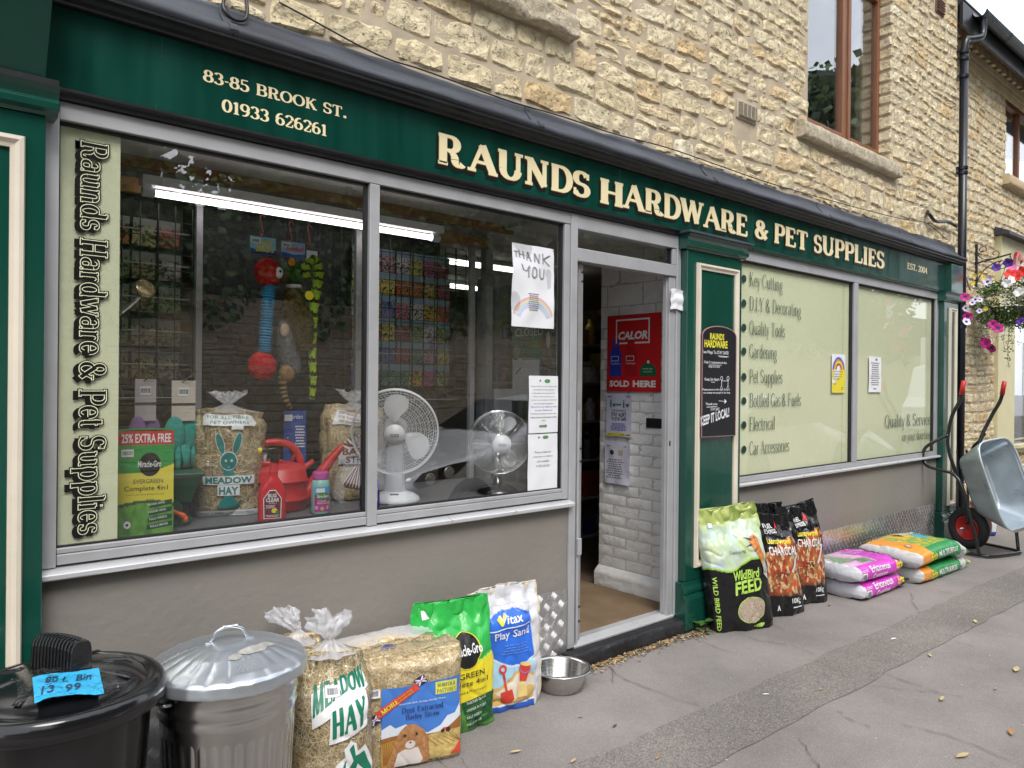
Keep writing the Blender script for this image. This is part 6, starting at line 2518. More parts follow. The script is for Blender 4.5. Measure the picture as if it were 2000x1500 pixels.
def dec_eric(W__, L__, th):
	e = W__ / 2 - 0.005
	o = []

	def side(t, lay=2, mi=0):
		# text reading along the street side, upright
		o.append((([(e + 0.055 - y, x, k) for x, y, k in t[0]], t[1]), mi, lay))
	side(fit(btext('Ericaceous', 0, 0.015), 0.15, 0.024, 0.27, 0.050))
	side(fit(btext('Compost', 0, 0.015), 0.17, -0.030, 0.21, 0.046))
	side(fit(btext('Erin', 0.2, 0.03), 0.50, 0.010, 0.11, 0.052), 2, 2)
	side(fit(btext('Erin', 0.2, 0.03), 0.502, -0.052, 0.08, 0.035), 2, 2)
	side(rect(0.028, -0.020, 0.095, 0.030, 0.02), 1, 0)
	side(barcode(0.03, -0.02, 0.062, 0.05), 2, 3)
	side(lines_of_text(0.03, 0.12, 0.055, 0.035, 2, 4), 2, 0)
	# top print, seen from the street
	for s_, x, y in (('Ericaceous', 0.32, 0.07), ('Compost', 0.34, 0.02)):
		t = fit(btext(s_, 0, 0.01), x, y, 0.26 if s_[0] == 'E' else 0.2, 0.04)
		o.append((([(-y_ + 0.0, x_, k) for x_, y_, k in t[0]], t[1]), 1, 2))
	return o


ME = ['wht', flat('pale_pink_print', (0.70, 0.35, 0.65)), 'yellow', 'ink']
lying_bag('ericaceous_compost_bag', 'lower magenta compost sack lying under its twin', 'compost bag', 5.37, 6.06, -0.50, -0.08, 0.0, 0.125, paint_eric, ME, dec_eric, -2, 81, 'compost sacks stacked by the wall')
lying_bag('ericaceous_compost_bag', 'upper magenta compost sack lying on top of its twin', 'compost bag', 5.33, 6.00, -0.50, -0.06, 0.122, 0.13, paint_eric, ME, dec_eric, -4, 82, 'compost sacks stacked by the wall')


def paint_multi(p, q, W__, L__, th):
	e = W__ / 2
	if q < 0.022:
		return (0.64, 0.62, 0.62)
	if q < 0.20 + 0.25 * max(0, -p) + 0.02 * math.sin(p * 20) and p < e * 1.6:
		return (0.78, 0.32, 0.04)
	if p > e * 0.72 and q > L__ - 0.20:
		return (0.62, 0.66, 0.62) if q < L__ - 0.10 else ((0.75, 0.40, 0.05) if q > L__ - 0.04 else (0.03, 0.30, 0.08))
	if p > e * 0.70:
		return (0.03, 0.28, 0.08)
	if q > L__ * 0.66:
		return (0.04, 0.30, 0.09)
	d = snoise(p * 30, q * 30, 1, 1)
	c = (0.20, 0.40, 0.08)
	if d > 0.12:
		c = (0.62, 0.45, 0.06)
	if -0.2 < p < -0.02 and 0.30 < q < 0.50:
		c = (0.72, 0.44, 0.04) if (abs(p + 0.12) + abs(q - 0.40)) > 0.06 else (0.10, 0.04, 0.01)
	if -0.06 < p < 0.05 and 0.48 < q < 0.62:
		c = (0.05, 0.40, 0.72)
	return c


def dec_multi(W__, L__, th):
	e = W__ / 2 - 0.005
	o = []

	def side(t, lay=2, mi=0):
		o.append((([(e + 0.055 - y, x, k) for x, y, k in t[0]], t[1]), mi, lay))
	side(fit(btext('MULTIPURPOSE', 0, 0.02), 0.30, 0.000, 0.36, 0.036))
	side(fit(btext('Erin', 0.2, 0.03), 0.155, -0.010, 0.11, 0.055), 2, 2)
	side(fit(btext('COMPOST'), 0.70, -0.01, 0.09, 0.03), 2, 3)
	t = fit(btext('MULTIPURPOSE', 0, 0.02), 0.42, 0.08, 0.34, 0.05)
	o.append((([(-y_, x_, k) for x_, y_, k in t[0]], t[1]), 0, 2))
	o.append((ring(0.10, 0.10, 0.020, 0.032, 0, 360, 20), 1, 2))
	o.append((ellipse(0.10, 0.10, 0.018, 0.014, 16), 4, 3))
	return o


MM = ['wht', flat('deep_orange', (0.60, 0.20, 0.03)), 'yellow', 'ink', flat('pale_blue_print', (0.35, 0.6, 0.8))]
lying_bag('multipurpose_compost_bag', 'lower green and orange compost sack on the pavement', 'compost bag', 6.17, 7.12, -0.58, -0.14, 0.0, 0.13, paint_multi, MM, dec_multi, -1, 91, 'compost sacks stacked by the wall', sagv=lambda u: -0.02 * u)
lying_bag('multipurpose_compost_bag', 'upper green and orange compost sack with its far end hanging over', 'compost bag', 6.12, 7.04, -0.60, -0.10, 0.125, 0.14, paint_multi, MM, dec_multi, -2, 92, 'compost sacks stacked by the wall', sagv=lambda u: 0.02 * math.sin(u * 3.14) - 0.05 * max(0, u - 0.7) / 0.3)

# ---- blackboard on the pilaster
bd = thing('blackboard', 'arched chalkboard with yellow and white writing fixed on the green pilaster', 'blackboard', (4.15, -0.06, 1.2))
ol = [(3.966, 1.200), (4.340, 1.196), (4.340, 1.838)] + [(4.153 + 0.187 * math.cos(R(a)) * 1.0, 1.838 + 0.062 * math.sin(R(a))) for a in range(15, 180, 15)] + [(3.966, 1.838)]
M().slab(ol, -0.085, -0.062).build('board', flat('board_black', (0.008, 0.008, 0.012), 0.35), bd)
m = M()
m.tube([(x, -0.084, z_) for x, z_ in ol], 0.0045, 6, closed=True)
m.build('edging', flat('dull_pink_edge', (0.30, 0.16, 0.15)), bd)
m = M()
f0 = flat_map(0, 0, -0.0852)


def bt(s_, xa, xb, ya, h_, mi=0, sh_=0.0, bold=0.01, rot=0):
	a = at(xa, ya, -0.086)
	b = at(xb, ya, -0.086)
	t = fit(btext(s_, sh_, bold), a.x, a.z, b.x - a.x, h_)
	if rot:
		t = rot2(t, R(rot), a.x, a.z)
	m.text(t, f0, mi, off=0.0006)


bt('RAUNDS', 1387, 1414.5, 663, 0.042, 1, bold=0.03)
bt('HARDWARE', 1376, 1421, 678, 0.048, 1, bold=0.03)
bt('Two Ways To STAY SAFE!', 1371, 1423, 692, 0.028)
bt('Only 2 customers in the', 1375, 1419, 711, 0.022)
bt('shop at a time', 1384, 1406, 719, 0.018)
bt('Keep 2m Apart', 1376.5, 1405, 745, 0.024)
bt('Please queue to the right if there', 1372, 1425, 764, 0.018)
bt('are already two people in the shop', 1374, 1426, 770, 0.016)
bt('Thank you', 1378, 1401, 793, 0.020)
bt('STAY SAFE', 1388, 1405, 802, 0.018)
bt('KEEP IT LOCAL!', 1369, 1426, 833, 0.062, bold=0.03, rot=10, sh_=0.2)
for (xa, ya, xb, yb) in ((1402, 695, 1423, 697), (1405, 697, 1420, 698), (1385, 713, 1409, 713.5), (1389, 746.5, 1396, 746.5), (1380, 795.5, 1400, 794), (1404, 783, 1416, 784), (1410, 744, 1421, 744)):
	a, b = at(xa, ya, -0.086), at(xb, yb, -0.086)
	m.tube([a, b], 0.0016, 4)
a = at(1416, 784, -0.086)
m.text(polyfill([(a.x - 0.005, a.z + 0.016), (a.x + 0.02, a.z), (a.x - 0.005, a.z - 0.016)]), f0, 0, off=0.0006)
for xa in (1409.5, 1422):
	c = at(xa, 739, -0.086)
	m.text(ring(c.x, c.z, 0.010, 0.014, 0, 360, 14), f0, 0, off=0.0006)
	m.tube([(c.x, -0.086, c.z - 0.012), (c.x, -0.086, c.z - 0.045)], 0.0016, 4)
	m.tube([(c.x - 0.012, -0.086, c.z - 0.066), (c.x, -0.086, c.z - 0.045), (c.x + 0.012, -0.086, c.z - 0.066)], 0.0016, 4)
m.build('chalk_writing', [flat('chalk', (0.75, 0.76, 0.80), 0.9), flat('chalk_yellow', (0.80, 0.72, 0.05), 0.9)], bd)

# ---- litter along the step, weed, fallen leaves
lm = M()
rg = random.Random(12)
for i in range(620):
	t_ = rg.random()
	x = 2.90 + 1.10 * t_
	y = -0.090 - abs(rg.gauss(0, 0.035)) - (0.02 if t_ > 0.8 else 0)
	a = rg.uniform(0, 3.14)
	L_, w_ = rg.uniform(0.005, 0.020), rg.uniform(0.002, 0.006)
	z = rg.uniform(0.006, 0.014)
	ca, sa = math.cos(a), math.sin(a)
	P = [(-L_, 0, 0), (0, -w_, 0.003), (L_, 0, rg.uniform(0, 0.006)), (0, w_, 0.002)]
	lm.add([(x + ca * p - sa * q, y + sa * p + ca * q, z + r) for p, q, r in P], [(0, 1, 2, 3)], rg.randrange(3))
o = lm.build('leaf_litter', ['dry', 'dry2', 'bark'], kind='stuff')


def leaf_mesh(m, c, L_, w_, a, curl, mi=0, tiltv=0.0, up=None):
	c = Vector(c)
	ca, sa = math.cos(a), math.sin(a)
	vs_ = []
	prof = [0.02, 0.7, 1.0, 0.75, 0.02]
	for i, k in enumerate(prof):
		t = i / 4
		for s_ in (-1, 0, 1):
			p = Vector(((t - 0.5) * L_, s_ * k * w_ / 2, abs(s_) * curl * w_ * 0.5 * k + curl * L_ * 0.4 * (t - 0.5) ** 2 + tiltv * (t - 0.5) * L_))
			vs_.append(c + Vector((ca * p.x - sa * p.y, sa * p.x + ca * p.y, p.z)))
	fs = []
	for i in range(4):
		for s_ in range(2):
			fs.append((i * 3 + s_, (i + 1) * 3 + s_, (i + 1) * 3 + s_ + 1, i * 3 + s_ + 1))
	m.add(vs_, fs, mi)


leafspots = [(1007, 1468, .05, 'dry2', 'curled pale leaf on the pavement near the bottom edge'), (1134, 1399, .03, 'dry2', 'small pale leaf chip left of the pavement strip'), (1201, 1417, .035, 'bark', 'dark twiggy leaf left of the coarse pavement strip'),
			 (1496, 1356, .035, 'wh', 'white scrap lying on the coarse pavement strip'), (1603, 1346, .03, 'dry2', 'pale yellow leaf on the middle of the coarse strip'), (1817, 1280, .05, 'dry2', 'pale leaf right of the strip below the wheelbarrow'),
			 (1905, 1214, .07, 'dry2', 'large pale leaf near the right edge of the pavement'), (1985, 1307, .09, 'dry2', 'long yellow leaf at the right edge of the photo'), (1840, 1365, .06, 'dry2', 'thin pale leaf lying alone on the smooth asphalt'),
			 (1945, 1345, .035, 'dry', 'small tan leaf chip beyond the strip on the right'), (1620, 1181, .05, 'dry', 'brown leaf in front of the last charcoal sack'), (1975, 1430, .07, 'dry', 'reddish brown sliver near the right bottom corner'),
			 (1880, 1475, .08, 'dry2', 'long straw-coloured sliver near the bottom right'), (1830, 1141, .03, 'dry2', 'yellow petal by the green compost sacks'), (1120, 1486, .04, 'dry2', 'small chip by the strip at the bottom edge'), (1285, 1480, .035, 'dry', 'brown chip on the strip at the bottom edge'), (1745, 1248, .05, 'wh', 'pale stalk lying across the coarse strip')]
MT['wh'] = MT['paper']
rg = random.Random(3)
for x_, y_, L_, mt_, lb in leafspots:
	p = on_ground(x_, y_, 0.008)
	m = M()
	leaf_mesh(m, p, L_ * 1.1, L_ * 0.34, rg.uniform(-0.6, 0.6), rg.uniform(0.2, 0.5))
	tag(m.build('fallen_leaf' if mt_ != 'wh' else 'litter_scrap', mt_, smooth=True), lb, 'leaf' if mt_ != 'wh' else 'litter', 'fallen leaves and scraps on the pavement')
m = M()
rg = random.Random(8)
for i in range(420):
	p = Vector((rg.uniform(1.5, 9.5), rg.uniform(-2.3, -0.65), 0.006))
	L_ = rg.uniform(0.004, 0.015)
	leaf_mesh(m, p, L_, L_ * 0.3, rg.uniform(0, 3), 0.2, rg.randrange(3))
m.build('pavement_specks', ['dry2', 'paper', 'bark'], kind='stuff')

wd = thing('pavement_weed', 'small broad-leaved green weed at the foot of the green pilaster', 'weed', (3.93, -0.13, 0.0))
for i, (dx, dy, dz, L_, a, cu) in enumerate([(0.0, 0.0, 0.055, 0.07, 0.3, 0.3), (-0.045, -0.01, 0.03, 0.055, 2.6, 0.3), (0.035, -0.03, 0.075, 0.075, -0.5, 0.2), (-0.01, -0.05, 0.02, 0.06, -1.7, 0.4), (0.02, 0.03, 0.05, 0.05, 1.4, 0.3), (-0.03, 0.02, 0.06, 0.05, 2.2, 0.3)]):
	m = M()
	leaf_mesh(m, (3.93 + dx, -0.13 + dy, dz), L_, L_ * 0.75, a, cu, 0, 0.2)
	m.tube([(3.93, -0.12, 0.0), (3.93 + dx, -0.13 + dy, dz)], 0.0015, 5)
	m.build('leaf', 'leaf', wd, smooth=True)

# ================================================================== DISPLAY BEHIND THE GLASS
dcase = thing('display_case', 'grey-floored display space behind the big window, with plain board ceiling', 'display case', (1.7, 0.4, 0.93))
M().box(0.40, 2.90, 0.058, 0.80, 0.905, 0.945).build('floor', 'shelf_in', dcase)
M().box(0.36, 2.90, 0.058, 0.95, 2.47, 2.50).build('ceiling', 'wall_in', dcase)
M().box(0.36, 0.39, 0.058, 0.95, 0.9, 2.47).build('side_board', 'wall_in', dcase)
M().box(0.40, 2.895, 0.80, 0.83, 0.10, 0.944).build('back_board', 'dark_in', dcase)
M().prism([(0.575, 2.425), (0.605, 2.425), (0.605, 2.469), (0.575, 2.469)], 0.44, 2.97).build('ceiling_batten', 'wood', dcase)
M().box(0.40, 2.86, 0.66, 0.70, 2.335, 2.40).build('rail_batten', 'wood', dcase, bevel=0.004)
for x0, x1 in ((1.17, 1.20), (2.00, 2.035), (2.775, 2.81)):
	M().box(x0, x1, 0.735, 0.765, 0.945, 2.47).build('post', 'alu', dcase, bevel=0.003)
M().box(1.20, 2.00, 0.86, 0.875, 0.83, 2.46).build('unlit_room_panel', 'dark_in', dcase)  # black panel put in for the unlit room behind the partition
M().box(2.885, 2.890, 0.06, 0.74, 0.95, 2.46).build('side_glass', 'glass', dcase)
# batten lamp
lamp = thing('batten_lamp', 'lit white fluorescent batten lamp hung under the display ceiling', 'lamp', (1.7, 0.55, 2.35))
M().prism([(0.52, 2.345), (0.58, 2.345), (0.585, 2.385), (0.515, 2.385)], 0.88, 2.42).build('housing', 'white', lamp, bevel=0.003)
M().tube([(0.935, 0.55, 2.318), (2.365, 0.55, 2.318)], 0.0145, 16).build('tube', 'tube', lamp, smooth=True)
for x in (0.905, 2.375):
	M().tube([(x - 0.02, 0.55, 2.318), (x + 0.03, 0.55, 2.318)], 0.0215, 16).box(x - 0.018, x + 0.018, 0.538, 0.562, 2.318, 2.346).build('end_cap', 'white', lamp, smooth=False, bevel=0.002)

# ---- seed racks: wire grids with rows of picture packets
seed_cols = [(0.45, 0.05, 0.12), (0.62, 0.10, 0.30), (0.72, 0.45, 0.06), (0.30, 0.08, 0.45), (0.75, 0.62, 0.12), (0.62, 0.16, 0.05), (0.70, 0.60, 0.66), (0.10, 0.16, 0.50), (0.45, 0.08, 0.08), (0.24, 0.36, 0.12), (0.60, 0.30, 0.42), (0.10, 0.30, 0.26)]
veg_cols = [(0.42, 0.28, 0.16), (0.45, 0.16, 0.06), (0.40, 0.09, 0.06), (0.42, 0.38, 0.16), (0.16, 0.26, 0.08), (0.50, 0.42, 0.30), (0.30, 0.24, 0.12), (0.36, 0.30, 0.30)]


FL_N = ['dark red', 'magenta', 'orange', 'purple', 'yellow', 'scarlet', 'pale pink', 'blue', 'crimson', 'leafy green', 'pink', 'teal']
VG_N = ['brown', 'orange', 'red', 'yellow-green', 'dark green', 'cream', 'olive', 'mauve-grey']


def packet_mat(k, c, veg):
	m, n, l, p = nodes_of('seed_packet_print')
	tc = n.new('ShaderNodeTexCoord')
	sp = n.new('ShaderNodeSeparateXYZ')
	l.new(tc.outputs['Object'], sp.inputs[0])
	vo = n.new('ShaderNodeTexVoronoi')
	vo.inputs['Scale'].default_value = 130 if not veg else 75
	ad = n.new('ShaderNodeVectorMath')
	ad.inputs[1].default_value = (k * 1.7, k * 0.9, 0)
	l.new(tc.outputs['Object'], ad.inputs[0])
	l.new(ad.outputs[0], vo.inputs['Vector'])
	sc_ = n.new('ShaderNodeSeparateColor')
	l.new(vo.outputs['Color'], sc_.inputs[0])
	r = n.new('ShaderNodeValToRGB')
	e = r.color_ramp.elements
	e[0].color = (0.03, 0.08, 0.02, 1)
	e[0].position = 0.28
	e[1].color = (*[min(1, q * 1.2 + 0.05) for q in c], 1)
	e.new(0.36).color = (*c, 1)
	l.new(sc_.outputs[0], r.inputs['Fac'])
	top = n.new('ShaderNodeMath')
	top.operation = 'GREATER_THAN'
	top.inputs[1].default_value = 0.028
	l.new(sp.outputs[2], top.inputs[0])
	mx = n.new('ShaderNodeMix')
	mx.data_type = 'RGBA'
	l.new(top.outputs[0], mx.inputs[0])
	l.new(r.outputs['Color'], mx.inputs[6])
	mx.inputs[7].default_value = (0.30, 0.42, 0.52, 1) if not veg else (0.26, 0.28, 0.24, 1)
	l.new(mx.outputs[2], p.inputs['Base Color'])
	p.inputs['Roughness'].default_value = 0.35
	return m


pk_f = [packet_mat(i, c, False) for i, c in enumerate(seed_cols)]
pk_v = [packet_mat(i, c, True) for i, c in enumerate(veg_cols)]
MT['band'] = flat('packet_blue_band', (0.04, 0.14, 0.34))


def packet_proto(w_, h_, material, flower=True):
	m = M()
	m.grid(lambda u, v: ((u - .5) * w_, -0.004 * math.sin(u * math.pi) * math.sin(v * math.pi), (v - .5) * h_), 3, 4)
	m.box(-w_ / 2, w_ / 2, 0.0005, 0.0015, -h_ / 2, h_ / 2)
	return m, material


def rack(label, x0, x1, z0, z1, Y, cols_, rows, mats_, pw, ph, flower, seed):
	t = thing('wire_rack', label, 'rack', ((x0 + x1) / 2, Y, z0))
	g = M()
	nx_, nz_ = int((x1 - x0) / 0.072), int((z1 - z0) / 0.072)
	for i in range(nx_ + 1):
		x = x0 + (x1 - x0) * i / nx_
		g.tube([(x, Y - 0.16, z0), (x, Y - 0.16, z1)], 0.0028 if i % 4 else 0.005, 5)
	for j in range(nz_ + 1):
		z = z0 + (z1 - z0) * j / nz_
		g.tube([(x0, Y - 0.164, z), (x1, Y - 0.164, z)], 0.0022, 5)
	g.build('wire_grid', 'wire', t)
	for r in range(rows + 1):
		z = z1 - 0.03 - r * (z1 - z0 - 0.05) / rows
		s_ = M()
		s_.tube([(x0 - 0.02, Y - 0.06, z - 0.075), (x1 + 0.02, Y - 0.06, z - 0.075)], 0.003, 6)
		for i in range(cols_ * 2):
			x = x0 + (x1 - x0) * (i + 0.5) / (cols_ * 2)
			s_.tube([(x, Y + 0.05, z + 0.0), (x - 0.01, Y - 0.055, z - 0.078)], 0.0015, 4)
		s_.build('shelf_wire', 'alu', t)
	rg_ = random.Random(seed)
	zs = (z1 - z0 - 0.05) / rows
	protos = {}
	n = 0
	for r in range(rows):
		for c_ in range(cols_):
			mt_ = mats_[rg_.randrange(len(mats_))]
			x = x0 + (x1 - x0) * (c_ + 0.5) / cols_ + rg_.uniform(-0.004, 0.004)
			z = z1 - 0.04 - r * zs - zs * 0.5 + 0.01
			if mt_.name not in protos:
				m, _ = packet_proto(pw, ph, mt_)
				o = m.build('seed_packet', mt_, None, smooth=False, world=False)
				o.location = (x, Y, z)
				protos[mt_.name] = o
			else:
				o = protos[mt_.name].copy()
				scene.collection.objects.link(o)
				o.location = (x, Y, z)
			o.rotation_euler = (rg_.uniform(0.02, 0.12), rg_.uniform(-0.05, 0.05), rg_.uniform(-0.1, 0.1))
			ORD = ['first', 'second', 'third', 'fourth', 'fifth', 'sixth', 'seventh']
			kind_ = (FL_N if flower else VG_N)[mats_.index(mt_)]
			lab = '%s seed packet, %s from the left in the %s row of the %s rack' % (kind_, ORD[c_], ['top', 'second', 'third', 'fourth', 'fifth', 'bottom'][r], 'flower' if flower else 'vegetable')
			tag(o, lab, 'seed packet', 'flower seed packets' if flower else 'vegetable seed packets')
			n += 1
	return t


rack('black wire rack of vegetable seed packets beside the lime lettering strip', 0.70, 1.14, 1.50, 2.31, 0.86, 4, 5, pk_v, 0.100, 0.125, False, 3)
rack('black wire rack of flower seed packets behind the fans', 2.06, 2.74, 1.48, 2.32, 0.90, 7, 6, pk_f, 0.088, 0.128, True, 5)
M().box(0.40, 1.17, 0.93, 0.94, 0.83, 2.46).build('rack_back_board', mat('dim_back', (0.05, 0.05, 0.045), 0.6), dcase)
M().box(2.035, 2.70, 0.955, 0.965, 0.83, 2.40).build('rack_back_board', mat('dim_back2', (0.07, 0.065, 0.06), 0.6), dcase)
g = M()
for i in range(9):
	x = 1.46 + i * 0.062
	g.tube([(x, 0.70, 1.7), (x, 0.70, 2.36)], 0.0018, 4)
for j in range(7):
	g.tube([(1.46, 0.702, 2.30 - j * 0.085), (1.96, 0.702, 2.30 - j * 0.085)], 0.0016, 4)
g.build('hanging_grid', 'wire', dcase)

# ---- hay bags in the window
def window_bag(label, x, y, rz, seed, material, fn, z=0.948, w=0.30, h=0.45):
	b = Bag(w, h, 0.22, n=2.4, wr=0.007, seed=seed, top=0.55, topw=0.86, shoulder=0.84, foot=0.9, bulge=0.04, dec0=0.0095)
	t = thing('hay_bag' if material == 'hay' else 'straw_bag', label, 'hay bag' if material == 'hay' else 'straw bag', (x, y, z), rz=R(rz))
	hay_body(b, t, material)
	straws(b, 1300, t, seed=seed + 1)
	film_over(b, t)
	tied_top(t, h - 0.01, 0.11, seed, 0.085, flare=0.05)
	m = M()
	fn(b, m)
	m.build('label_print', ['wht', 'teal', flat('label_brown', (0.28, 0.07, 0.03)), 'ink'], t, world=False)
	return t


def rabbit_lbl(b, m):
	b.decal(m, polyfill([(-0.11, 0.385), (0.11, 0.385), (0.125, 0.40), (0.10, 0.43), (-0.10, 0.43), (-0.115, 0.42)], 0.02), 0, 1)
	b.decal(m, fit(btext('FOR ALL FIBRE'), -0.09, 0.412, 0.17, 0.013), 1, 3)
	b.decal(m, fit(btext('PET OWNERS'), -0.07, 0.392, 0.15, 0.013), 1, 3)
	for s_ in (-1, 1):
		b.decal(m, rot2(ellipse(s_ * 0.033, 0.310, 0.016, 0.047, 20, 0.02), R(-s_ * 14), s_ * 0.033, 0.31), 0, 1)
		b.decal(m, rot2(ellipse(s_ * 0.033, 0.310, 0.0135, 0.044, 20, 0.02), R(-s_ * 14), s_ * 0.033, 0.31), 1, 2)
	b.decal(m, ellipse(0, 0.235, 0.034, 0.040, 24, 0.02), 0, 2)
	b.decal(m, ellipse(0, 0.235, 0.031, 0.037, 24, 0.02), 1, 3)
	for s_ in (-1, 1):
		b.decal(m, ellipse(s_ * 0.011, 0.237, 0.005, 0.006, 10), 0, 4)
	b.decal(m, ring(0, 0.214, 0.004, 0.006, 180, 360, 8), 0, 4)
	b.decal(m, polyfill([(-0.045, 0.04), (-0.03, 0.035), (0.0, 0.068), (0.035, 0.035), (0.05, 0.04), (0.018, 0.080), (0.02, 0.2), (-0.02, 0.2), (-0.018, 0.080)], 0.02), 1, 1)
	b.decal(m, rect(-0.10, 0.135, 0.10, 0.172, 0.02), 0, 3)
	b.decal(m, rect(-0.042, 0.088, 0.042, 0.133, 0.02), 0, 3)
	b.decal(m, fit(btext('MEADOW', 0, 0.03), -0.09, 0.140, 0.18, 0.028), 1, 5)
	b.decal(m, fit(btext('HAY', 0, 0.03), -0.036, 0.093, 0.072, 0.033), 1, 5)
	b.decal(m, rect(-0.13, 0.0, 0.13, 0.024, 0.02), 0, 1)
	b.decal(m, fit(btext('SWEET SCENTED & MEADOW FRESH'), -0.11, 0.006, 0.21, 0.011), 1, 3)
	b.decal(m, rect(0.01, 0.368, 0.055, 0.386), 0, 4)


def barley_lbl(b, m):
	b.decal(m, polyfill([(-0.11, 0.365), (0.13, 0.365), (0.12, 0.425), (-0.09, 0.425)], 0.02), 0, 1)
	for i, s_ in enumerate(('SOFT ANIMAL BEDDING', 'FOR THE DISCERNING', 'PET OWNERS')):
		b.decal(m, fit(btext(s_), -0.08, 0.408 - i * 0.018, 0.17 if i < 2 else 0.10, 0.011), 2, 3)
	rg_ = random.Random(5)
	for k in range(34):
		a = R(90 + (k - 17) * 4.2)
		L_ = 0.085 + 0.02 * rg_.random()
		cx, cy = 0.02, 0.235
		b.decal(m, rot2(ellipse(cx, cy + L_ * 0.62, 0.0055, 0.030, 10, 0.02), a - R(90), cx, cy), 2 if k % 3 else 0, 2 + k % 2)
		b.decal(m, rot2(rect(cx - 0.002, 0.06, cx + 0.002, 0.165), (a - R(90)) * -0.5, cx, 0.20), 2 if k % 3 else 0, 2 + k % 2)
	b.decal(m, rect(-0.08, 0.178, 0.13, 0.262, 0.02), 0, 5)
	b.decal(m, fit(btext('BARLEY', 0, 0.02), -0.06, 0.224, 0.185, 0.032), 2, 7)
	b.decal(m, fit(btext('STRAW', 0, 0.02), -0.045, 0.184, 0.155, 0.032), 2, 7)


window_bag('clear bag of meadow hay with a teal rabbit print, in the display window', 1.225, 0.47, -18, 101, 'hay', rabbit_lbl)
window_bag('clear bag of barley straw with a brown sheaf print beside the window mullion', 1.865, 0.52, -20, 102, 'straw', barley_lbl, w=0.31)


# ---- carton of lawn feed
def print_panel(pts_cols, name='print'):
	pass


bx = thing('lawn_feed_box', 'green and yellow lawn feed carton with a red extra-free banner', 'carton', (0.815, 0.19, 0.946), rz=R(-14))
w_, d_, h_ = 0.185, 0.13, 0.392


def card_face(m, cols, f, nu, nv, paint):
	o = len(m.v)
	for j in range(nv + 1):
		for i in range(nu + 1):
			u, v = i / nu, j / nv
			m.v.append(f(u, v))
			cols.append((*paint(u, v), 1))
	for j in range(nv):
		for i in range(nu):
			m.f.append((o + j * (nu + 1) + i, o + j * (nu + 1) + i + 1, o + (j + 1) * (nu + 1) + i + 1, o + (j + 1) * (nu + 1) + i))
			m.mi.append(0)


def p_front(u, v):
	if v > 0.865:
		return (0.55, 0.03, 0.03)
	e = 0.60 + 0.10 * (u - 0.1) ** 2
	if v > e:
		return (0.03, 0.30, 0.06)
	hl = 0.28 + 0.04 * math.sin(u * 3) + 0.015 * snoise(u * 20, 1)
	if v < hl:
		return lerp3((0.05, 0.20, 0.03), (0.16, 0.38, 0.05), 0.5 + snoise(u * 8, v * 8) + v)
	if v < hl + 0.03:
		return (0.03, 0.10, 0.02)
	return (0.78, 0.66, 0.06)


def p_side(u, v):
	if v > 0.63:
		return (0.03, 0.26, 0.06)
	if 0.1 < u < 0.8 and (int(v * 60) % 3 == 0) and v < 0.5:
		return (0.45, 0.42, 0.12)
	return (0.72, 0.60, 0.04)


m = M()
cols = []
card_face(m, cols, lambda u, v: (-w_ / 2 + w_ * u, -d_ / 2, h_ * v), 40, 80, p_front)
card_face(m, cols, lambda u, v: (-w_ / 2, d_ / 2 - d_ * u, h_ * v), 24, 60, p_side)
card_face(m, cols, lambda u, v: (w_ / 2, -d_ / 2 + d_ * u, h_ * v), 4, 40, p_side)
card_face(m, cols, lambda u, v: (w_ / 2 - w_ * u, d_ / 2, h_ * v), 4, 4, p_side)
card_face(m, cols, lambda u, v: (-w_ / 2 + w_ * u, -d_ / 2 + d_ * v, h_ + 0.004 * math.sin(u * 3.1)), 8, 8, lambda u, v: (0.03, 0.28, 0.06))
m.build('carton', 'print_card', bx, world=False, colors=cols)
m = M()
fm = lambda x, y, o: (x, -d_ / 2 - o, y)
m.text(fit(btext('25% EXTRA FREE', 0, 0.02), -0.082, 0.348, 0.165, 0.034), fm, 0)
m.text(ellipse(0.012, 0.268, 0.036, 0.044, 26), fm, 1)
m.text(fit(btext('Miracle-Gro', 0, 0.015), -0.028, 0.258, 0.078, 0.024), fm, 0, off=0.0018)
m.text(fit(btext('EVERGREEN'), -0.042, 0.198, 0.098, 0.016), fm, 2)
m.text(fit(btext('Complete 4in1', 0, 0.005), -0.072, 0.166, 0.145, 0.024), fm, 2)
m.text(fit(btext('Lawn Food, Weed & Moss Control'), -0.065, 0.154, 0.125, 0.006), fm, 2)
m.text(rect(-0.082, 0.298, -0.042, 0.325), fm, 0)
m.text(barcode(-0.082, 0.298, 0.04, 0.025), fm, 2, off=0.0018)
for i, s_ in enumerate(('THICKER GRASS', 'GREENER GRASS', 'KILLS WEEDS', 'KILLS MOSS')):
	y0 = 0.106 - i * 0.027
	m.text(polyfill([(0.012 - 0.003 * i, y0), (0.088, y0 + 0.012), (0.088, y0 + 0.030), (0.012 - 0.003 * i, y0 + 0.018)]), fm, 3)
	m.text(rot2(fit(btext(s_, 0, 0.01), 0.020, y0 + 0.006, 0.06, 0.008), R(8)), fm, 0, off=0.0018)
m.text(ellipse(-0.062, 0.048, 0.012, 0.014, 14), fm, 0)
m.text(ellipse(-0.062, 0.048, 0.005, 0.005, 8), fm, 1, off=0.0018)
m.build('print', ['wht', 'black_v', 'ink', flat('banner_green', (0.01, 0.07, 0.02))], bx, world=False)

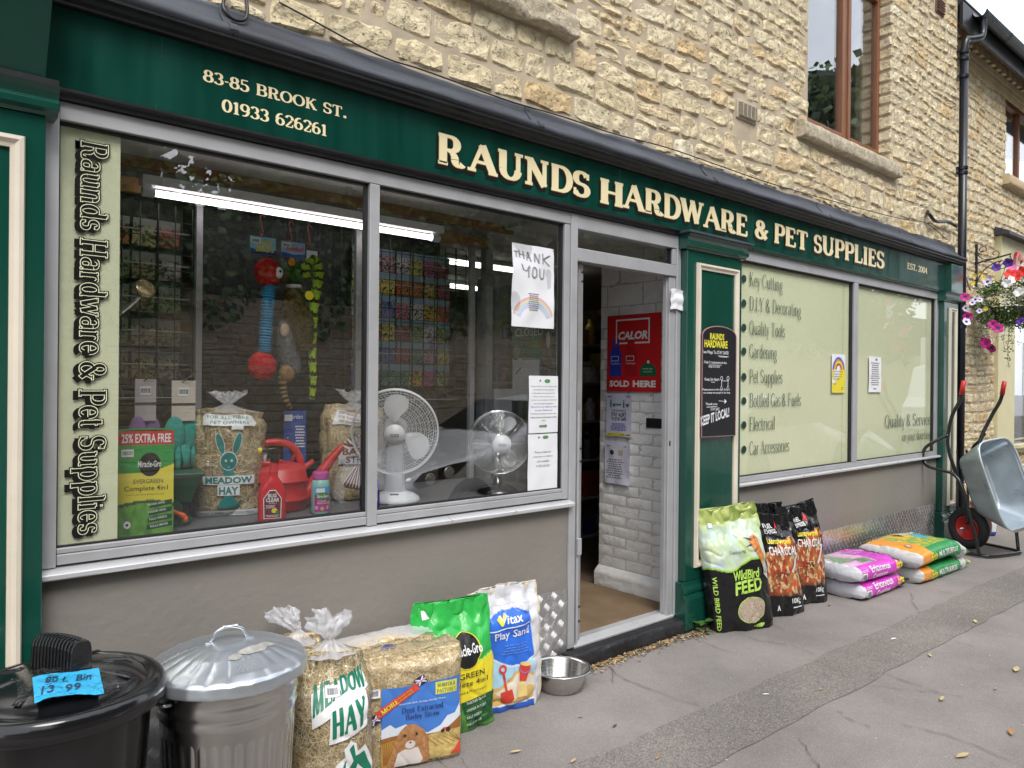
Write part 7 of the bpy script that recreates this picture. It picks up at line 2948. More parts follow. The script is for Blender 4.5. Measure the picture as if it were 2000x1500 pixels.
# ---- hand spreader
sp_ = thing('hand_spreader', 'dark green hand spreader with an orange crank beside the carton', 'spreader', (0.955, 0.335, 0.946), rz=R(-12))
sp_.scale = (0.85, 0.85, 0.85)
MT['dkgreen'] = mat('dark_green_plastic', (0.012, 0.085, 0.035), 0.35)
m = M()
m.add([(-0.075, -0.05, 0.10), (0.075, -0.05, 0.10), (0.075, 0.05, 0.10), (-0.075, 0.05, 0.10), (-0.125, -0.085, 0.235), (0.125, -0.085, 0.235), (0.125, 0.085, 0.235), (-0.125, 0.085, 0.235)],
	  [(3, 2, 1, 0), (0, 1, 5, 4), (1, 2, 6, 5), (2, 3, 7, 6), (3, 0, 4, 7)])
m.box(-0.135, 0.135, -0.095, 0.095, 0.232, 0.250)
m.build('hopper', 'dkgreen', sp_, world=False, bevel=0.008)
m = M()
m.lathe([(0, 0), (0.085, 0), (0.088, 0.01), (0.086, 0.028), (0.05, 0.040), (0.04, 0.10), (0, 0.10)], 32)
m.build('spinner_housing', 'dkgreen', sp_, smooth=False, world=False, bevel=0.003)
m = M()
m.lathe([(0, -0.012), (0.055, -0.012), (0.058, 0), (0.055, 0.012), (0, 0.012)], 28, (-0.02, -0.075, 0.075), T=Euler((R(90), 0, 0)).to_matrix())
m.build('gear_disc', 'dkgreen', sp_, world=False, bevel=0.002)
m = M()
m.tube(smooth_path([(-0.045, -0.098, 0.095), (-0.02, -0.104, 0.082), (0.02, -0.106, 0.062), (0.045, -0.106, 0.045)], 4), [0.011, 0.010, 0.009, 0.009, 0.009, 0.009, 0.0095, 0.010, 0.011, 0.013, 0.014, 0.014, 0.012][:13], 10)
m.tube([(0.045, -0.106, 0.048), (0.048, -0.108, 0.022)], 0.012, 10)
m.build('crank', mat('orange_plastic', (0.80, 0.13, 0.02), 0.35), sp_, smooth=True, world=False)

# ---- watering can
wc = thing('watering_can', 'red plastic watering can with looped handle and long spout in the display', 'watering can', (1.435, 0.40, 0.946), rz=R(-14))
MT['canred'] = mat('red_can_plastic', (0.55, 0.030, 0.028), 0.38, var=0.08)
m = M()
pr = [(0.0, 0.0), (0.105, 0.0), (0.115, 0.01), (0.118, 0.045), (0.122, 0.048), (0.122, 0.054), (0.118, 0.057), (0.122, 0.10), (0.122, 0.128), (0.126, 0.131), (0.126, 0.137), (0.121, 0.140), (0.112, 0.185), (0.105, 0.192), (0.085, 0.205), (0.05, 0.215), (0.0, 0.220)]
m.lathe(pr, 48)
body_ = m.build('body', 'canred', wc, smooth=True, world=False)
M().lathe([(0.0, 0.20), (0.062, 0.206), (0.064, 0.226), (0.056, 0.228), (0.052, 0.212), (0, 0.21)], 36, (-0.05, 0, -0.002)).build('filler_lip', 'canred', body_, smooth=True, world=False)
hp = smooth_path([(-0.112, 0, 0.060), (-0.150, 0, 0.065), (-0.185, 0, 0.115), (-0.190, 0, 0.185), (-0.160, 0, 0.245), (-0.10, 0, 0.290), (-0.02, 0, 0.305), (0.05, 0, 0.285), (0.085, 0, 0.235), (0.095, 0, 0.185)], 6)
M().tube(hp, 0.0165, 14).build('handle', 'canred', wc, smooth=True, world=False)
sp2 = smooth_path([(0.08, 0, 0.035), (0.135, 0, 0.085), (0.18, 0, 0.145), (0.23, 0, 0.215), (0.285, 0, 0.280)], 6)
M().tube(sp2, [0.046 - 0.033 * i / (len(sp2) - 1) for i in range(len(sp2))], 16).build('spout', 'canred', wc, smooth=True, world=False)
M().tube([(0.09, 0, 0.17), (0.15, 0, 0.215)], [0.014, 0.011], 12).build('rose_peg', 'canred', wc, smooth=True, world=False)

# ---- bug spray bottle
bg = thing('spray_bottle', 'red trigger spray bottle with yellow nozzle and maroon label before the watering can', 'spray bottle', (1.285, 0.135, 0.946), rz=R(-18))
MT['bugred'] = mat('bottle_red', (0.62, 0.022, 0.030), 0.22)


def bottle(u, v):
	a = 2 * math.pi * u
	prof = [(0.0, 0.052, 0.026), (0.006, 0.055, 0.029), (0.10, 0.055, 0.029), (0.135, 0.052, 0.028), (0.165, 0.036, 0.024), (0.185, 0.020, 0.018), (0.235, 0.016, 0.016), (0.25, 0.016, 0.016)]
	k = v * (len(prof) - 1)
	i = min(int(k), len(prof) - 2)
	f = k - i
	z, rx_, ry_ = [prof[i][j] * (1 - f) + prof[i + 1][j] * f for j in range(3)]
	c, s_ = math.cos(a), math.sin(a)
	e = 0.75
	x = rx_ * math.copysign(abs(c) ** e, c) + (0.010 * max(0, z - 0.15) / 0.1 if z > 0.15 else 0)
	return (x, ry_ * math.copysign(abs(s_) ** e, s_), z)


m = M()
m.grid(bottle, 36, 28, wrap=True)
m.add([bottle(i / 36, 0) for i in range(36)], [tuple(range(36))[::-1]])
bo = m.build('bottle', 'bugred', bg, smooth=True, world=False)
m = M()
m.tube([(0.010, 0, 0.245), (0.010, 0, 0.268)], 0.019, 16)
m.slab([(0.030, 0.268), (0.034, 0.296), (0.010, 0.306), (-0.040, 0.302), (-0.044, 0.288), (-0.020, 0.284), (-0.008, 0.268)], -0.012, 0.012)
m.build('spray_head', 'black', bg, world=False, bevel=0.003)
M().slab([(-0.018, 0.284), (-0.030, 0.284), (-0.036, 0.262), (-0.028, 0.240), (-0.022, 0.262)], -0.006, 0.006).build('trigger', flat('clear_trigger', (0.4, 0.4, 0.42)), bg, world=False, bevel=0.002)
M().tube([(-0.040, 0, 0.295), (-0.056, 0, 0.295)], 0.012, 12).build('nozzle', 'yellow', bg, world=False, bevel=0.002)
m = M()
fm = lambda x, y, o: (x, -0.0296 - o, y)
m.text(polyfill([(-0.034, 0.018), (0.034, 0.018), (0.036, 0.10), (0.012, 0.135), (-0.012, 0.135), (-0.036, 0.10)]), fm, 0)
m.text(polyfill([(-0.031, 0.021), (0.031, 0.021), (0.033, 0.099), (0.011, 0.131), (-0.011, 0.131), (-0.033, 0.099)]), fm, 1, off=0.0016)
m.text(fit(btext('BUG', 0.1, 0.03), -0.018, 0.104, 0.034, 0.016), fm, 0, off=0.0022)
m.text(fit(btext('CLEAR', 0.1, 0.03), -0.026, 0.086, 0.052, 0.016), fm, 0, off=0.0022)
m.text(fit(btext('ULTRA 2'), -0.014, 0.078, 0.03, 0.006), fm, 0, off=0.0022)
m.text(lines_of_text(-0.028, 0.012, 0.074, 0.060, 3), fm, 0, off=0.0022)
m.text(ellipse(0.008, 0.050, 0.012, 0.010, 12), fm, 2, off=0.0022)
m.text(ellipse(0.020, 0.044, 0.008, 0.008, 12), fm, 3, off=0.0025)
m.text(lines_of_text(-0.028, 0.028, 0.034, 0.024, 2), fm, 0, off=0.0022)
m.build('label', ['wht', flat('maroon', (0.16, 0.01, 0.02)), 'yellow', 'greenp'], bg, world=False)

# ---- plant food tub
gs = thing('plant_food_tub', 'aqua tub of plant food with a pink lid beside the spray bottle', 'tub', (1.535, 0.20, 0.946), rz=R(-15))
m = M()
m.lathe([(0, 0), (0.036, 0), (0.040, 0.006), (0.040, 0.125), (0.036, 0.145), (0.030, 0.152), (0.030, 0.158)], 36)
m.build('tub', mat('aqua_plastic', (0.30, 0.58, 0.52), 0.3), gs, smooth=True, world=False)
M().lathe([(0.033, 0.150), (0.036, 0.152), (0.035, 0.180), (0.030, 0.184), (0, 0.184)], 36).build('lid', flat('pink_lid', (0.55, 0.10, 0.34), 0.35), gs, smooth=False, world=False, bevel=0.002)
m = M()


def cyl(r):
	return lambda x, y, o: ((r + o) * math.sin(x / r), -(r + o) * math.cos(x / r), y)


cf = cyl(0.0402)
m.text(rect(-0.034, 0.012, 0.040, 0.120, 0.008), cf, 0)
m.text(rect(-0.034, 0.088, 0.040, 0.120, 0.008), cf, 1, off=0.0014)
m.text(ellipse(0.004, 0.080, 0.030, 0.017, 20, 0.008), cf, 4, off=0.0018)
m.text(fit(btext('Gro-Sure', 0.1, 0.02), -0.022, 0.073, 0.052, 0.014), cf, 2, off=0.0024)
m.text(fit(btext('6 months'), -0.018, 0.056, 0.034, 0.007), cf, 2, off=0.002)
m.text(fit(btext('Plant Food'), -0.020, 0.046, 0.040, 0.008), cf, 2, off=0.002)
m.text(rect(-0.026, 0.096, 0.010, 0.114, 0.008), cf, 2, off=0.002)
for x, y, k in ((-0.024, 0.030, 5), (0.0, 0.026, 6), (0.024, 0.030, 5), (0.030, 0.050, 6)):
	m.text(ellipse(x, y, 0.008, 0.009, 10), cf, k, off=0.002)
m.build('label', [flat('magenta_label', (0.45, 0.03, 0.25)), flat('label_blue', (0.10, 0.40, 0.70)), 'wht', 'ink', flat('label_green', (0.05, 0.25, 0.05)), flat('petal_pink', (0.7, 0.35, 0.5)), flat('petal_lime', (0.4, 0.5, 0.1))], gs, world=False)

# ---- blue bottle behind the mullion
bb2 = thing('blue_bottle', 'dark blue plastic bottle half hidden behind the window mullion', 'bottle', (1.782, 0.20, 0.946), rz=R(-10))
m = M()
m.grid(lambda u, v: (lambda q: (q[0] * 0.85, q[1], q[2] * 0.85))(bottle(u, v)), 36, 28, wrap=True)
m.build('bottle', flat('cobalt_plastic', (0.02, 0.03, 0.42), 0.25), bb2, smooth=True, world=False)
M().box(-0.028, 0.028, -0.028, -0.026, 0.03, 0.09).build('label', 'yellow', bb2, world=False)

# ---- secateurs on a blue card
sc2 = thing('secateurs_card', 'red-handled secateurs on a tall dark blue card behind the watering can', 'secateurs', (1.575, 0.55, 0.946), rz=R(-22))
M().box(-0.052, 0.052, 0.0, 0.004, 0.08, 0.44).build('backing_card', flat('card_blue', (0.025, 0.07, 0.30), 0.4), sc2, world=False)
m = M()
fm = lambda x, y, o: (x, -0.001 - o, y)
m.text(fit(btext('Garden'), -0.030, 0.40, 0.065, 0.022), fm, 0)
m.text(rect(-0.048, 0.39, -0.012, 0.42), fm, 0)
m.text(lines_of_text(0.0, 0.046, 0.37, 0.26, 8), fm, 0)
m.build('print', ['wht'], sc2, world=False)
m = M()
m.slab([(-0.035, 0.31), (-0.028, 0.312), (-0.008, 0.262), (0.004, 0.235), (-0.006, 0.225), (-0.022, 0.255)], -0.012, -0.006)
m.slab([(-0.030, 0.268), (0.006, 0.262), (0.022, 0.245), (0.012, 0.222), (-0.004, 0.230)], -0.016, -0.012)
m.build('blade', 'steel', sc2, world=False, bevel=0.001)
for s_ in (-1, 1):
	pp = smooth_path([(0.004, -0.012, 0.235), (0.004 + s_ * 0.016, -0.014, 0.20), (0.004 + s_ * 0.024, -0.014, 0.15), (0.004 + s_ * 0.014, -0.014, 0.10)], 5)
	M().tube(pp, [0.007 + 0.004 * (i / len(pp)) for i in range(len(pp))], 8).build('handle', 'bugred', sc2, smooth=True, world=False)

# ---- fans
def fan(label, x, y, z, rz, tilt, rad, white):
	t = thing('desk_fan', label, 'fan', (x, y, z), rz=R(rz))
	bm_ = 'white' if white else 'chrome'
	hz = rad + (0.135 if white else 0.105)
	gm = 'white' if white else 'chrome'
	if white:
		M().lathe([(0, 0), (0.118, 0), (0.122, 0.008), (0.115, 0.024), (0.09, 0.040), (0.05, 0.050), (0.0, 0.052)], 40).build('base', 'white', t, smooth=True, world=False)
		M().tube([(0, 0.0, 0.045), (0, 0.005, hz - 0.06), (0, 0.02, hz - 0.02)], [0.050, 0.036, 0.032], 18).build('neck', 'white', t, smooth=True, world=False)
		M().box(-0.02, 0.02, -0.085, -0.06, 0.0385, 0.046).build('switch', 'ink', t, world=False)
	else:
		M().lathe([(0, 0), (0.108, 0), (0.112, 0.006), (0.104, 0.018), (0.07, 0.036), (0.035, 0.046), (0.0, 0.048)], 48).build('base', mat('dark_chrome', (0.16, 0.16, 0.17), 0.08, 1.0, var=0.02), t, smooth=True, world=False)
		M().tube([(0, 0.0, 0.04), (0, 0.0, hz - 0.10), (0, 0.02, hz - 0.02)], [0.026, 0.022, 0.022], 18).build('neck', 'chrome', t, smooth=True, world=False)
	T = Matrix.Translation((0, -0.06, hz)) @ Matrix.Rotation(R(tilt), 4, 'X')

	def P(r, a, d):
		return T @ Vector((r * math.cos(a), d, r * math.sin(a)))
	m = M()
	nr = 22 if not white else 14
	for i in range(nr + 1):
		r = 0.05 + (rad - 0.05) * i / nr
		dome = -0.055 * (1 - (r / rad) ** 2.6)
		if i < nr:
			m.tube([P(r, 2 * math.pi * k / 48, dome) for k in range(48)], 0.0011 if not white else 0.0009, 4, closed=True)
	for k in range(8 if not white else 72):
		a = 2 * math.pi * k / (8 if not white else 72)
		pts = []
		for i in range(9):
			r = 0.05 + (rad - 0.05) * i / 8
			aa = a + (0 if not white else 0.55 * (r - 0.05) / rad)
			pts.append(P(r, aa, -0.055 * (1 - (r / rad) ** 2.6) - 0.001))
		m.tube(pts, 0.0016 if not white else 0.0009, 4)
	m.build('front_guard', gm, t, smooth=True, world=False, kind='stuff')
	m = M()
	for i in range(0, nr, 2):
		r = 0.06 + (rad - 0.06) * i / nr
		m.tube([P(r, 2 * math.pi * k / 40, 0.055 * (1 - (r / rad) ** 2.6) + 0.035) for k in range(40)], 0.001, 4, closed=True)
	for k in range(24):
		a = 2 * math.pi * k / 24
		m.tube([P(0.06 + (rad - 0.06) * i / 6, a, 0.055 * (1 - ((0.06 + (rad - 0.06) * i / 6) / rad) ** 2.6) + 0.035) for i in range(7)], 0.001, 4)
	m.build('rear_guard', gm, t, smooth=True, world=False, kind='stuff')
	m = M()
	for d in (-0.002, 0.012, 0.030):
		m.tube([P(rad, 2 * math.pi * k / 64, d) for k in range(64)], 0.0042, 8, closed=True)
	m.build('guard_rim', gm, t, smooth=True, world=False)
	Th = T.to_3x3() @ Euler((R(90), 0, 0)).to_matrix()
	hub = M().lathe([(0, 0), (0.044, 0), (0.050, 0.006), (0.048, 0.014), (0.0, 0.020)], 32, T @ Vector((0, -0.052, 0)), T=Th)
	hb_ = hub.build('hub_cap', 'white', t, smooth=True, world=False)
	m = M()
	m.text(rect(-0.020, -0.006, 0.020, 0.006), lambda x, y, o: T @ Vector((x, -0.0725 - o, y)), 0)
	m.text(fit(btext('STATUS', 0, 0.02), -0.017, -0.0035, 0.034, 0.007), lambda x, y, o: T @ Vector((x, -0.0735 - o, y)), 1)
	m.build('badge', ['ink_grey', 'wht'], hb_, world=False)
	M().lathe([(0, 0), (0.045, 0), (0.048, 0.03), (0.055, 0.04), (0.055, 0.10), (0.04, 0.13), (0.0, 0.14)], 24, T @ Vector((0, 0.16, 0)), T=Th).build('motor', bm_, t, smooth=True, world=False)
	ph = R(100) if white else R(78)
	for k in range(3):
		a0 = ph + k * 2 * math.pi / 3
		m = M()

		def bl(u, v, a0=a0):
			r = 0.035 + (rad - 0.05) * u * 0.96
			wd_ = (0.55 if white else 0.40) * (math.sin(min(1, u * 1.15) * math.pi * 0.62) ** 0.8) * (1 - 0.25 * u ** 6)
			aa = a0 + (v - 0.5) * 2 * wd_ * 0.85 - 0.25 * u
			end = 1 - 0.10 * (abs(v - 0.5) * 2) ** 2.5
			return tuple(P(r * end, aa, 0.006 + 0.030 * (v - 0.5)))
		m.grid(bl, 12, 10)
		m.build('blade', 'white' if white else 'chrome_blade', t, smooth=True, world=False)
	return t


MT['chrome_blade'] = mat('satin_blade', (0.80, 0.80, 0.80), 0.3, 0.4, var=0.02)
fan('large white desk fan with mesh guard, right of the window mullion', 1.972, 0.285, 0.946, -34, 8, 0.205, True)
fan('smaller chrome desk fan with ring guard near the notices', 2.552, 0.20, 0.946, -30, 5, 0.165, False)

# ---- gloves, hose lance, hanging toys
def glove(label, x, z, Y, c, rz, w=0.11):
	t = thing('garden_gloves', label, 'gloves', (x, Y, z), rz=R(rz))
	mt_ = mat('glove_knit', c, 0.8, var=0.15, vscale=50, bump=0.3, bscale=200)
	M().box(-w * 0.40, w * 0.40, -0.012, -0.008, -0.02, 0.15).build('hang_card', flat('glove_card', (0.52, 0.45, 0.48) if c[0] > 0.1 else (0.62, 0.55, 0.47)), t, world=False)
	m = M()
	fm = lambda x_, y_, o: (x_, -0.0125 - o, y_)
	m.text(rect(-0.022, 0.085, 0.02, 0.12), fm, 0)
	m.text(barcode(-0.022, 0.085, 0.042, 0.033), fm, 1, off=0.0016)
	m.text(rect(-w * 0.40, 0.045, w * 0.40, 0.055), fm, 1)
	m.build('print', ['wht', 'ink'], t, world=False)
	M().tube(smooth_path([(-0.01, -0.01, 0.14), (0.02, -0.03, 0.165), (0.05, -0.01, 0.19), (0.03, 0.0, 0.17), (-0.01, -0.01, 0.14)], 4), 0.002, 5).build('cable_tie', 'wire', t, world=False)
	for side in (-1, 1):
		gl = M()
		ox = side * w * 0.30
		gl.ball((ox, 0.012 * side, -0.075), (w * 0.36, 0.018, 0.075), 16, 10)
		for k in range(4):
			fx = ox + (k - 1.5) * w * 0.19
			gl.tube([(fx, 0.012 * side, -0.12), (fx + (k - 1.5) * 0.006, 0.012 * side - 0.004, -0.19 - 0.012 * (1.5 - abs(k - 1.5))), (fx + (k - 1.5) * 0.009, 0.012 * side, -0.225 - 0.014 * (1.5 - abs(k - 1.5)))], [w * 0.10, w * 0.095, w * 0.06], 10)
		gl.tube([(ox + side * w * 0.28, 0, -0.06), (ox + side * w * 0.45, -0.004, -0.11), (ox + side * w * 0.52, -0.004, -0.155)], [w * 0.11, w * 0.10, w * 0.06], 10)
		gl.build('glove', mt_, t, smooth=True, world=False)
	return t


glove('purple garden gloves on a card, left of the teal pair', 0.875, 1.38, 0.44, (0.26, 0.14, 0.34), 0, 0.10)
glove('teal garden gloves on a card, hanging above the spreader', 1.03, 1.375, 0.46, (0.02, 0.32, 0.27), 0, 0.12)
hl = thing('shower_lance', 'brass-faced watering lance hanging in the display beside the lime strip', 'watering lance', (0.75, 0.35, 1.9))
p0 = at(285, 562, 0.42)
T = Euler((R(62), R(28), 0)).to_matrix()
M().lathe([(0.0, 0.0), (0.034, 0.0), (0.041, -0.004), (0.043, -0.010), (0.038, -0.014), (0.0, -0.018)], 36, p0, T=T @ Matrix.Diagonal((1, 1, 1))).build('rose', mat('brass', (0.62, 0.48, 0.25), 0.25, 0.9), hl, smooth=True)
m = M()
for r in (0.010, 0.018, 0.026, 0.034):
	m.tube([p0 + T @ Vector((r * math.cos(2 * math.pi * k / 30), r * math.sin(2 * math.pi * k / 30), 0.0008)) for k in range(30)], 0.0011, 5, closed=True)
m.build('rose_rings', mat('brass_light', (0.75, 0.62, 0.36), 0.25, 0.9), hl, smooth=True)
M().tube([p0 + T @ Vector((0, 0, -0.015)), p0 + Vector((-0.03, 0.02, -0.05)), p0 + Vector((-0.12, 0.02, -0.14))], [0.014, 0.010, 0.009], 12).build('stem', 'chrome', hl, smooth=True)

fur = lambda n, c, v=0.3: mat(n, c, 0.95, var=v, vscale=60, bump=1.0, bscale=170, bdist=0.006, spec=0.05)


def tufts(m, n, L_, key, parent):
	rg_ = random.Random(n)
	q = M()
	cen = sum((Vector(v) for v in m.v), Vector()) / len(m.v)
	for _ in range(n):
		f = m.f[rg_.randrange(len(m.f))]
		p = sum((Vector(m.v[i]) for i in f[:4]), Vector()) / min(4, len(f))
		nn = (Vector(m.v[f[1]]) - Vector(m.v[f[0]])).cross(Vector(m.v[f[2]]) - Vector(m.v[f[1]])).normalized()
		if nn.dot(p - Vector((cen.x, cen.y, p.z))) < 0:
			nn = -nn
		d = (nn + Vector((rg_.uniform(-.7, .7), 0, rg_.uniform(-1.6, -.2)))).normalized() * L_ * rg_.uniform(.5, 1)
		s_ = Vector((rg_.uniform(-1, 1), 0, rg_.uniform(-1, 1))) * 0.0016
		q.add([p - s_ - nn * .002, p + s_ - nn * .002, p + d], [(0, 1, 2)])
	q.build('pile', key, parent, kind='stuff')


def hook(parent, p, L_=0.07):
	pts = smooth_path([p + Vector((0.012, 0, L_ + 0.01)), p + Vector((0.004, 0, L_ + 0.022)), p + Vector((-0.008, 0, L_ + 0.010)), p + Vector((-0.002, 0, L_ * 0.6)), p + Vector((0.004, 0, 0.012)), p + Vector((-0.002, 0, 0.0)), p + Vector((-0.010, 0, 0.006))], 5)
	return M().tube(pts, 0.0028, 6).build('hook', flat('orange_hook', (0.50, 0.10, 0.04), 0.35), parent, smooth=True)


def head_card(parent, p, w_, h_, cols2, words):
	M().box(p.x - w_ / 2, p.x + w_ / 2, p.y, p.y + 0.003, p.z - h_ / 2, p.z + h_ / 2).build('header_card', flat('header_sky', cols2[0], 0.35), parent)
	m = M()
	fm = lambda x, y, o: (p.x + x, p.y - o, p.z + y)
	m.text(polyfill([(-w_ / 2, -h_ / 2), (w_ / 2, -h_ / 2), (w_ / 2, -h_ * 0.2), (0, -h_ * 0.32), (-w_ / 2, -h_ * 0.18)]), fm, 0)
	m.text(rect(-w_ * 0.48, h_ * 0.10, -w_ * 0.10, h_ * 0.42), fm, 1)
	m.text(barcode(-w_ * 0.46, h_ * 0.08, w_ * 0.34, h_ * 0.3), fm, 3, off=0.0016)
	for (s_, x, y, ww, hh_, mi) in words:
		m.text(fit(btext(s_, 0, 0.03), x * w_, y * h_, ww * w_, hh_ * h_), fm, mi, off=0.0018)
	m.build('header_print', [flat('header_navy', cols2[1]), 'wht', 'yellow', 'ink', 'redp'], parent)


# parrot
pa = at(525, 535, 0.42)
pr_ = thing('parrot_toy', 'long plush parrot toy with red head, pleated blue neck and red ball foot', 'dog toy', (pa.x, 0.42, pa.z - 0.6))
MT['plred'] = fur('red_plush', (0.42, 0.012, 0.018))
m = M()
m.ball((pa.x - 0.005, 0.42, pa.z + 0.005), (0.060, 0.05, 0.066), 28, 18)
hd_ = m.build('head', 'plred', pr_, smooth=True)
M().ball((pa.x + 0.062, 0.412, pa.z - 0.008), (0.030, 0.028, 0.030), 16, 12).build('beak', fur('brown_plush', (0.10, 0.06, 0.035)), hd_, smooth=True)
M().ball((pa.x + 0.030, 0.378, pa.z + 0.004), (0.018, 0.010, 0.026), 16, 12).build('cheek', fur('white_plush', (0.7, 0.68, 0.64), 0.1), hd_, smooth=True)
M().ball((pa.x + 0.032, 0.368, pa.z + 0.010), (0.006, 0.004, 0.007), 12, 8).build('eye', 'black', hd_, smooth=True)
pe = at(512, 715, 0.42)
npl = 26
m = M()
path = smooth_path([(pa.x + 0.002, 0.42, pa.z - 0.05), ((pa.x + pe.x) / 2 + 0.006, 0.42, (pa.z + pe.z) / 2), (pe.x + 0.010, 0.42, pe.z + 0.06)], 52)
m.tube(path, [0.0270 + 0.0045 * math.sin(i * 2 * math.pi / 4) for i in range(len(path))], 20)
m.build('pleated_neck', fur('sky_plush', (0.045, 0.27, 0.46), 0.15), pr_, smooth=True)
M().ball((pe.x, 0.42, pe.z), (0.064, 0.05, 0.066), 26, 18).build('ball_foot', 'plred', pr_, smooth=True)
hook(pr_, at(512, 460, 0.42) + Vector((0, 0, 0.0)))
head_card(pr_, at(514, 480, 0.40), 0.118, 0.078, ((0.25, 0.55, 0.75), (0.01, 0.03, 0.18)), [('BIG', -0.05, 0.0, 0.38, 0.34, 2), ('BIRDS', -0.28, -0.36, 0.70, 0.34, 2)])

# duck
dk = thing('duck_toy', 'plush mallard dog toy with green head and long brown body', 'dog toy', (at(570, 560, 0.44).x, 0.44, 1.7))
q0, q1, q2, q3 = at(574, 530, 0.44), at(574, 560, 0.44), at(585, 620, 0.44), at(592, 670, 0.44)
m = M()
m.tube(smooth_path([q0 + Vector((0, 0, 0.03)), q0, q0 + Vector((0, 0, -0.055))], 5), [0.012, 0.024, 0.033, 0.036, 0.037, 0.038, 0.037, 0.036, 0.035, 0.034, 0.03], 18)
dh = m.build('head', fur('green_plush', (0.035, 0.085, 0.012)), dk, smooth=True)
M().ball(at(570, 512, 0.42), (0.016, 0.014, 0.020), 14, 10).build('bill', fur('orange_plush', (0.75, 0.30, 0.03)), dh, smooth=True)
M().tube([q1 + Vector((0, 0, 0.008)), q1 + Vector((0, 0, -0.008))], 0.036, 18).build('collar', fur('white_fur', (0.62, 0.60, 0.55), 0.1), dk, smooth=True)
pth = smooth_path([q1 + Vector((0, 0, -0.01)), q1 + Vector((0.0, 0, -0.10)), q2, q2.lerp(q3, 0.5), q3, q3 + Vector((0.01, 0, -0.035))], 5)
k_ = len(pth)
m = M().tube(pth, [0.036 + 0.027 * math.sin(min(1, i / k_ * 1.2) * math.pi * 0.9) for i in range(k_)], 20)
m.build('body', fur('brown_green_plush', (0.075, 0.052, 0.016), 0.6), dk, smooth=True)
tufts(m, 3800, 0.016, fur('brown_pile', (0.085, 0.06, 0.02), 0.6), dk)
hook(dk, at(568, 472, 0.44))
head_card(dk, at(573, 488, 0.42), 0.115, 0.072, ((0.30, 0.45, 0.66), (0.02, 0.08, 0.35)), [('comfort', -0.30, -0.10, 0.74, 0.34, 4)])

# snake
sn = thing('snake_toy', 'long lime and brown striped plush snake toy hanging at the right of the others', 'dog toy', (at(612, 600, 0.42).x, 0.42, 1.5))
pts = [at(x, y, 0.42) for x, y in ((600, 545), (597, 522), (612, 508), (622, 530), (619, 560), (612, 600), (610, 650), (610, 700), (612, 745), (609, 780))]
pth = smooth_path(pts, 12)
k_ = len(pth)
rr_ = [0.024 * (1 if i / k_ > 0.12 else 0.75 + 2 * i / k_) * (1 if i / k_ < 0.55 else 1 - 0.45 * (i / k_ - 0.55) / 0.45) * (1 + 0.10 * math.sin(i * 0.9)) for i in range(k_)]
m = M()
m.tube(pth, rr_, 16)
for fi, f in enumerate(m.f):
	if len(f) == 4:
		seg = f[0] // 16
		j = f[0] % 16
		m.mi[fi] = 1 if (seg + (1 if (j * 3) % 7 > 3 else 0)) % 7 < 2 else (2 if (seg + j // 5) % 7 == 2 else 0)
m.build('body', [fur('lime_plush', (0.30, 0.46, 0.035), 0.15), fur('dark_brown_plush', (0.035, 0.025, 0.010)), fur('mid_brown_plush', (0.16, 0.08, 0.03))], sn, smooth=True)
M().lathe([(0, 0), (0.021, 0), (0.021, 0.002), (0, 0.002)], 24, at(604, 577, 0.385), T=Euler((R(90), 0, 0)).to_matrix()).build('round_tag', 'yellow', sn)
hook(sn, at(604, 478, 0.42))
M().box(at(599, 490, 0.41).x, at(620, 490, 0.41).x, 0.41, 0.412, at(610, 508, 0.41).z, at(610, 490, 0.41).z).build('header_card', 'paper', sn)

# raccoon
rc = thing('raccoon_toy', 'grey and tan plush toy with a ringed tail hanging below the duck', 'dog toy', (at(562, 690, 0.46).x, 0.46, 1.4))
q = [at(557, 640, 0.46), at(560, 680, 0.46), at(568, 715, 0.46)]
M().tube(smooth_path([q[0] + Vector((0, 0, 0.03)), q[0], q[1], q[2], q[2] + Vector((0.005, 0, -0.04))], 5), [0.020 + 0.028 * math.sin(min(1, i / 20) * math.pi * 0.85) for i in range(21)], 18).build('body', fur('grey_plush', (0.12, 0.125, 0.13), 0.4), rc, smooth=True)
M().ball(at(556, 645, 0.42), (0.022, 0.012, 0.032), 14, 10).build('cheek_patch', fur('cream_plush', (0.50, 0.38, 0.26), 0.15), rc, smooth=True)
M().ball(at(561, 728, 0.44), (0.038, 0.028, 0.042), 16, 12).build('rump', fur('tan_plush', (0.28, 0.16, 0.08), 0.3), rc, smooth=True)
pth = smooth_path([at(552, 735, 0.45), at(553, 760, 0.45), at(558, 780, 0.44), at(568, 798, 0.44)], 10)
m = M()
m.tube(pth, [0.022 - 0.014 * i / len(pth) for i in range(len(pth))], 12)
for fi, f in enumerate(m.f):
	if len(f) == 4:
		m.mi[fi] = (f[0] // 12) % 4 // 2
m.build('ringed_tail', [fur('tail_tan', (0.26, 0.17, 0.08)), fur('tail_dark', (0.05, 0.035, 0.02))], rc, smooth=True)

# ---- papers
def paper(name, label, cat, x0, x1, z0, z1, Y, fn, mats_, material='paper', bend=0.003):
	t = thing(name, label, cat, ((x0 + x1) / 2, Y, z0))
	m = M()

	def S(u, v, o=0.0):
		return (x0 + (x1 - x0) * u, Y - o - bend * snoise(u * 2 + x0, v * 2.5, 1.0, 2), z0 + (z1 - z0) * v)
	m.grid(lambda u, v: S(u, v), 14, 18)
	m.grid(lambda u, v: S(1 - u, v, -0.0006), 14, 18)
	m.build('sheet', material, t, smooth=True)
	w_, h_ = x1 - x0, z1 - z0
	d = M()
	for t2, mi, lay in fn(w_, h_):
		d.text(t2, lambda x, y, o: S(x / w_, y / h_, o), mi, off=0.0008 + 0.0004 * lay)
	d.build('print', mats_, t)
	return t


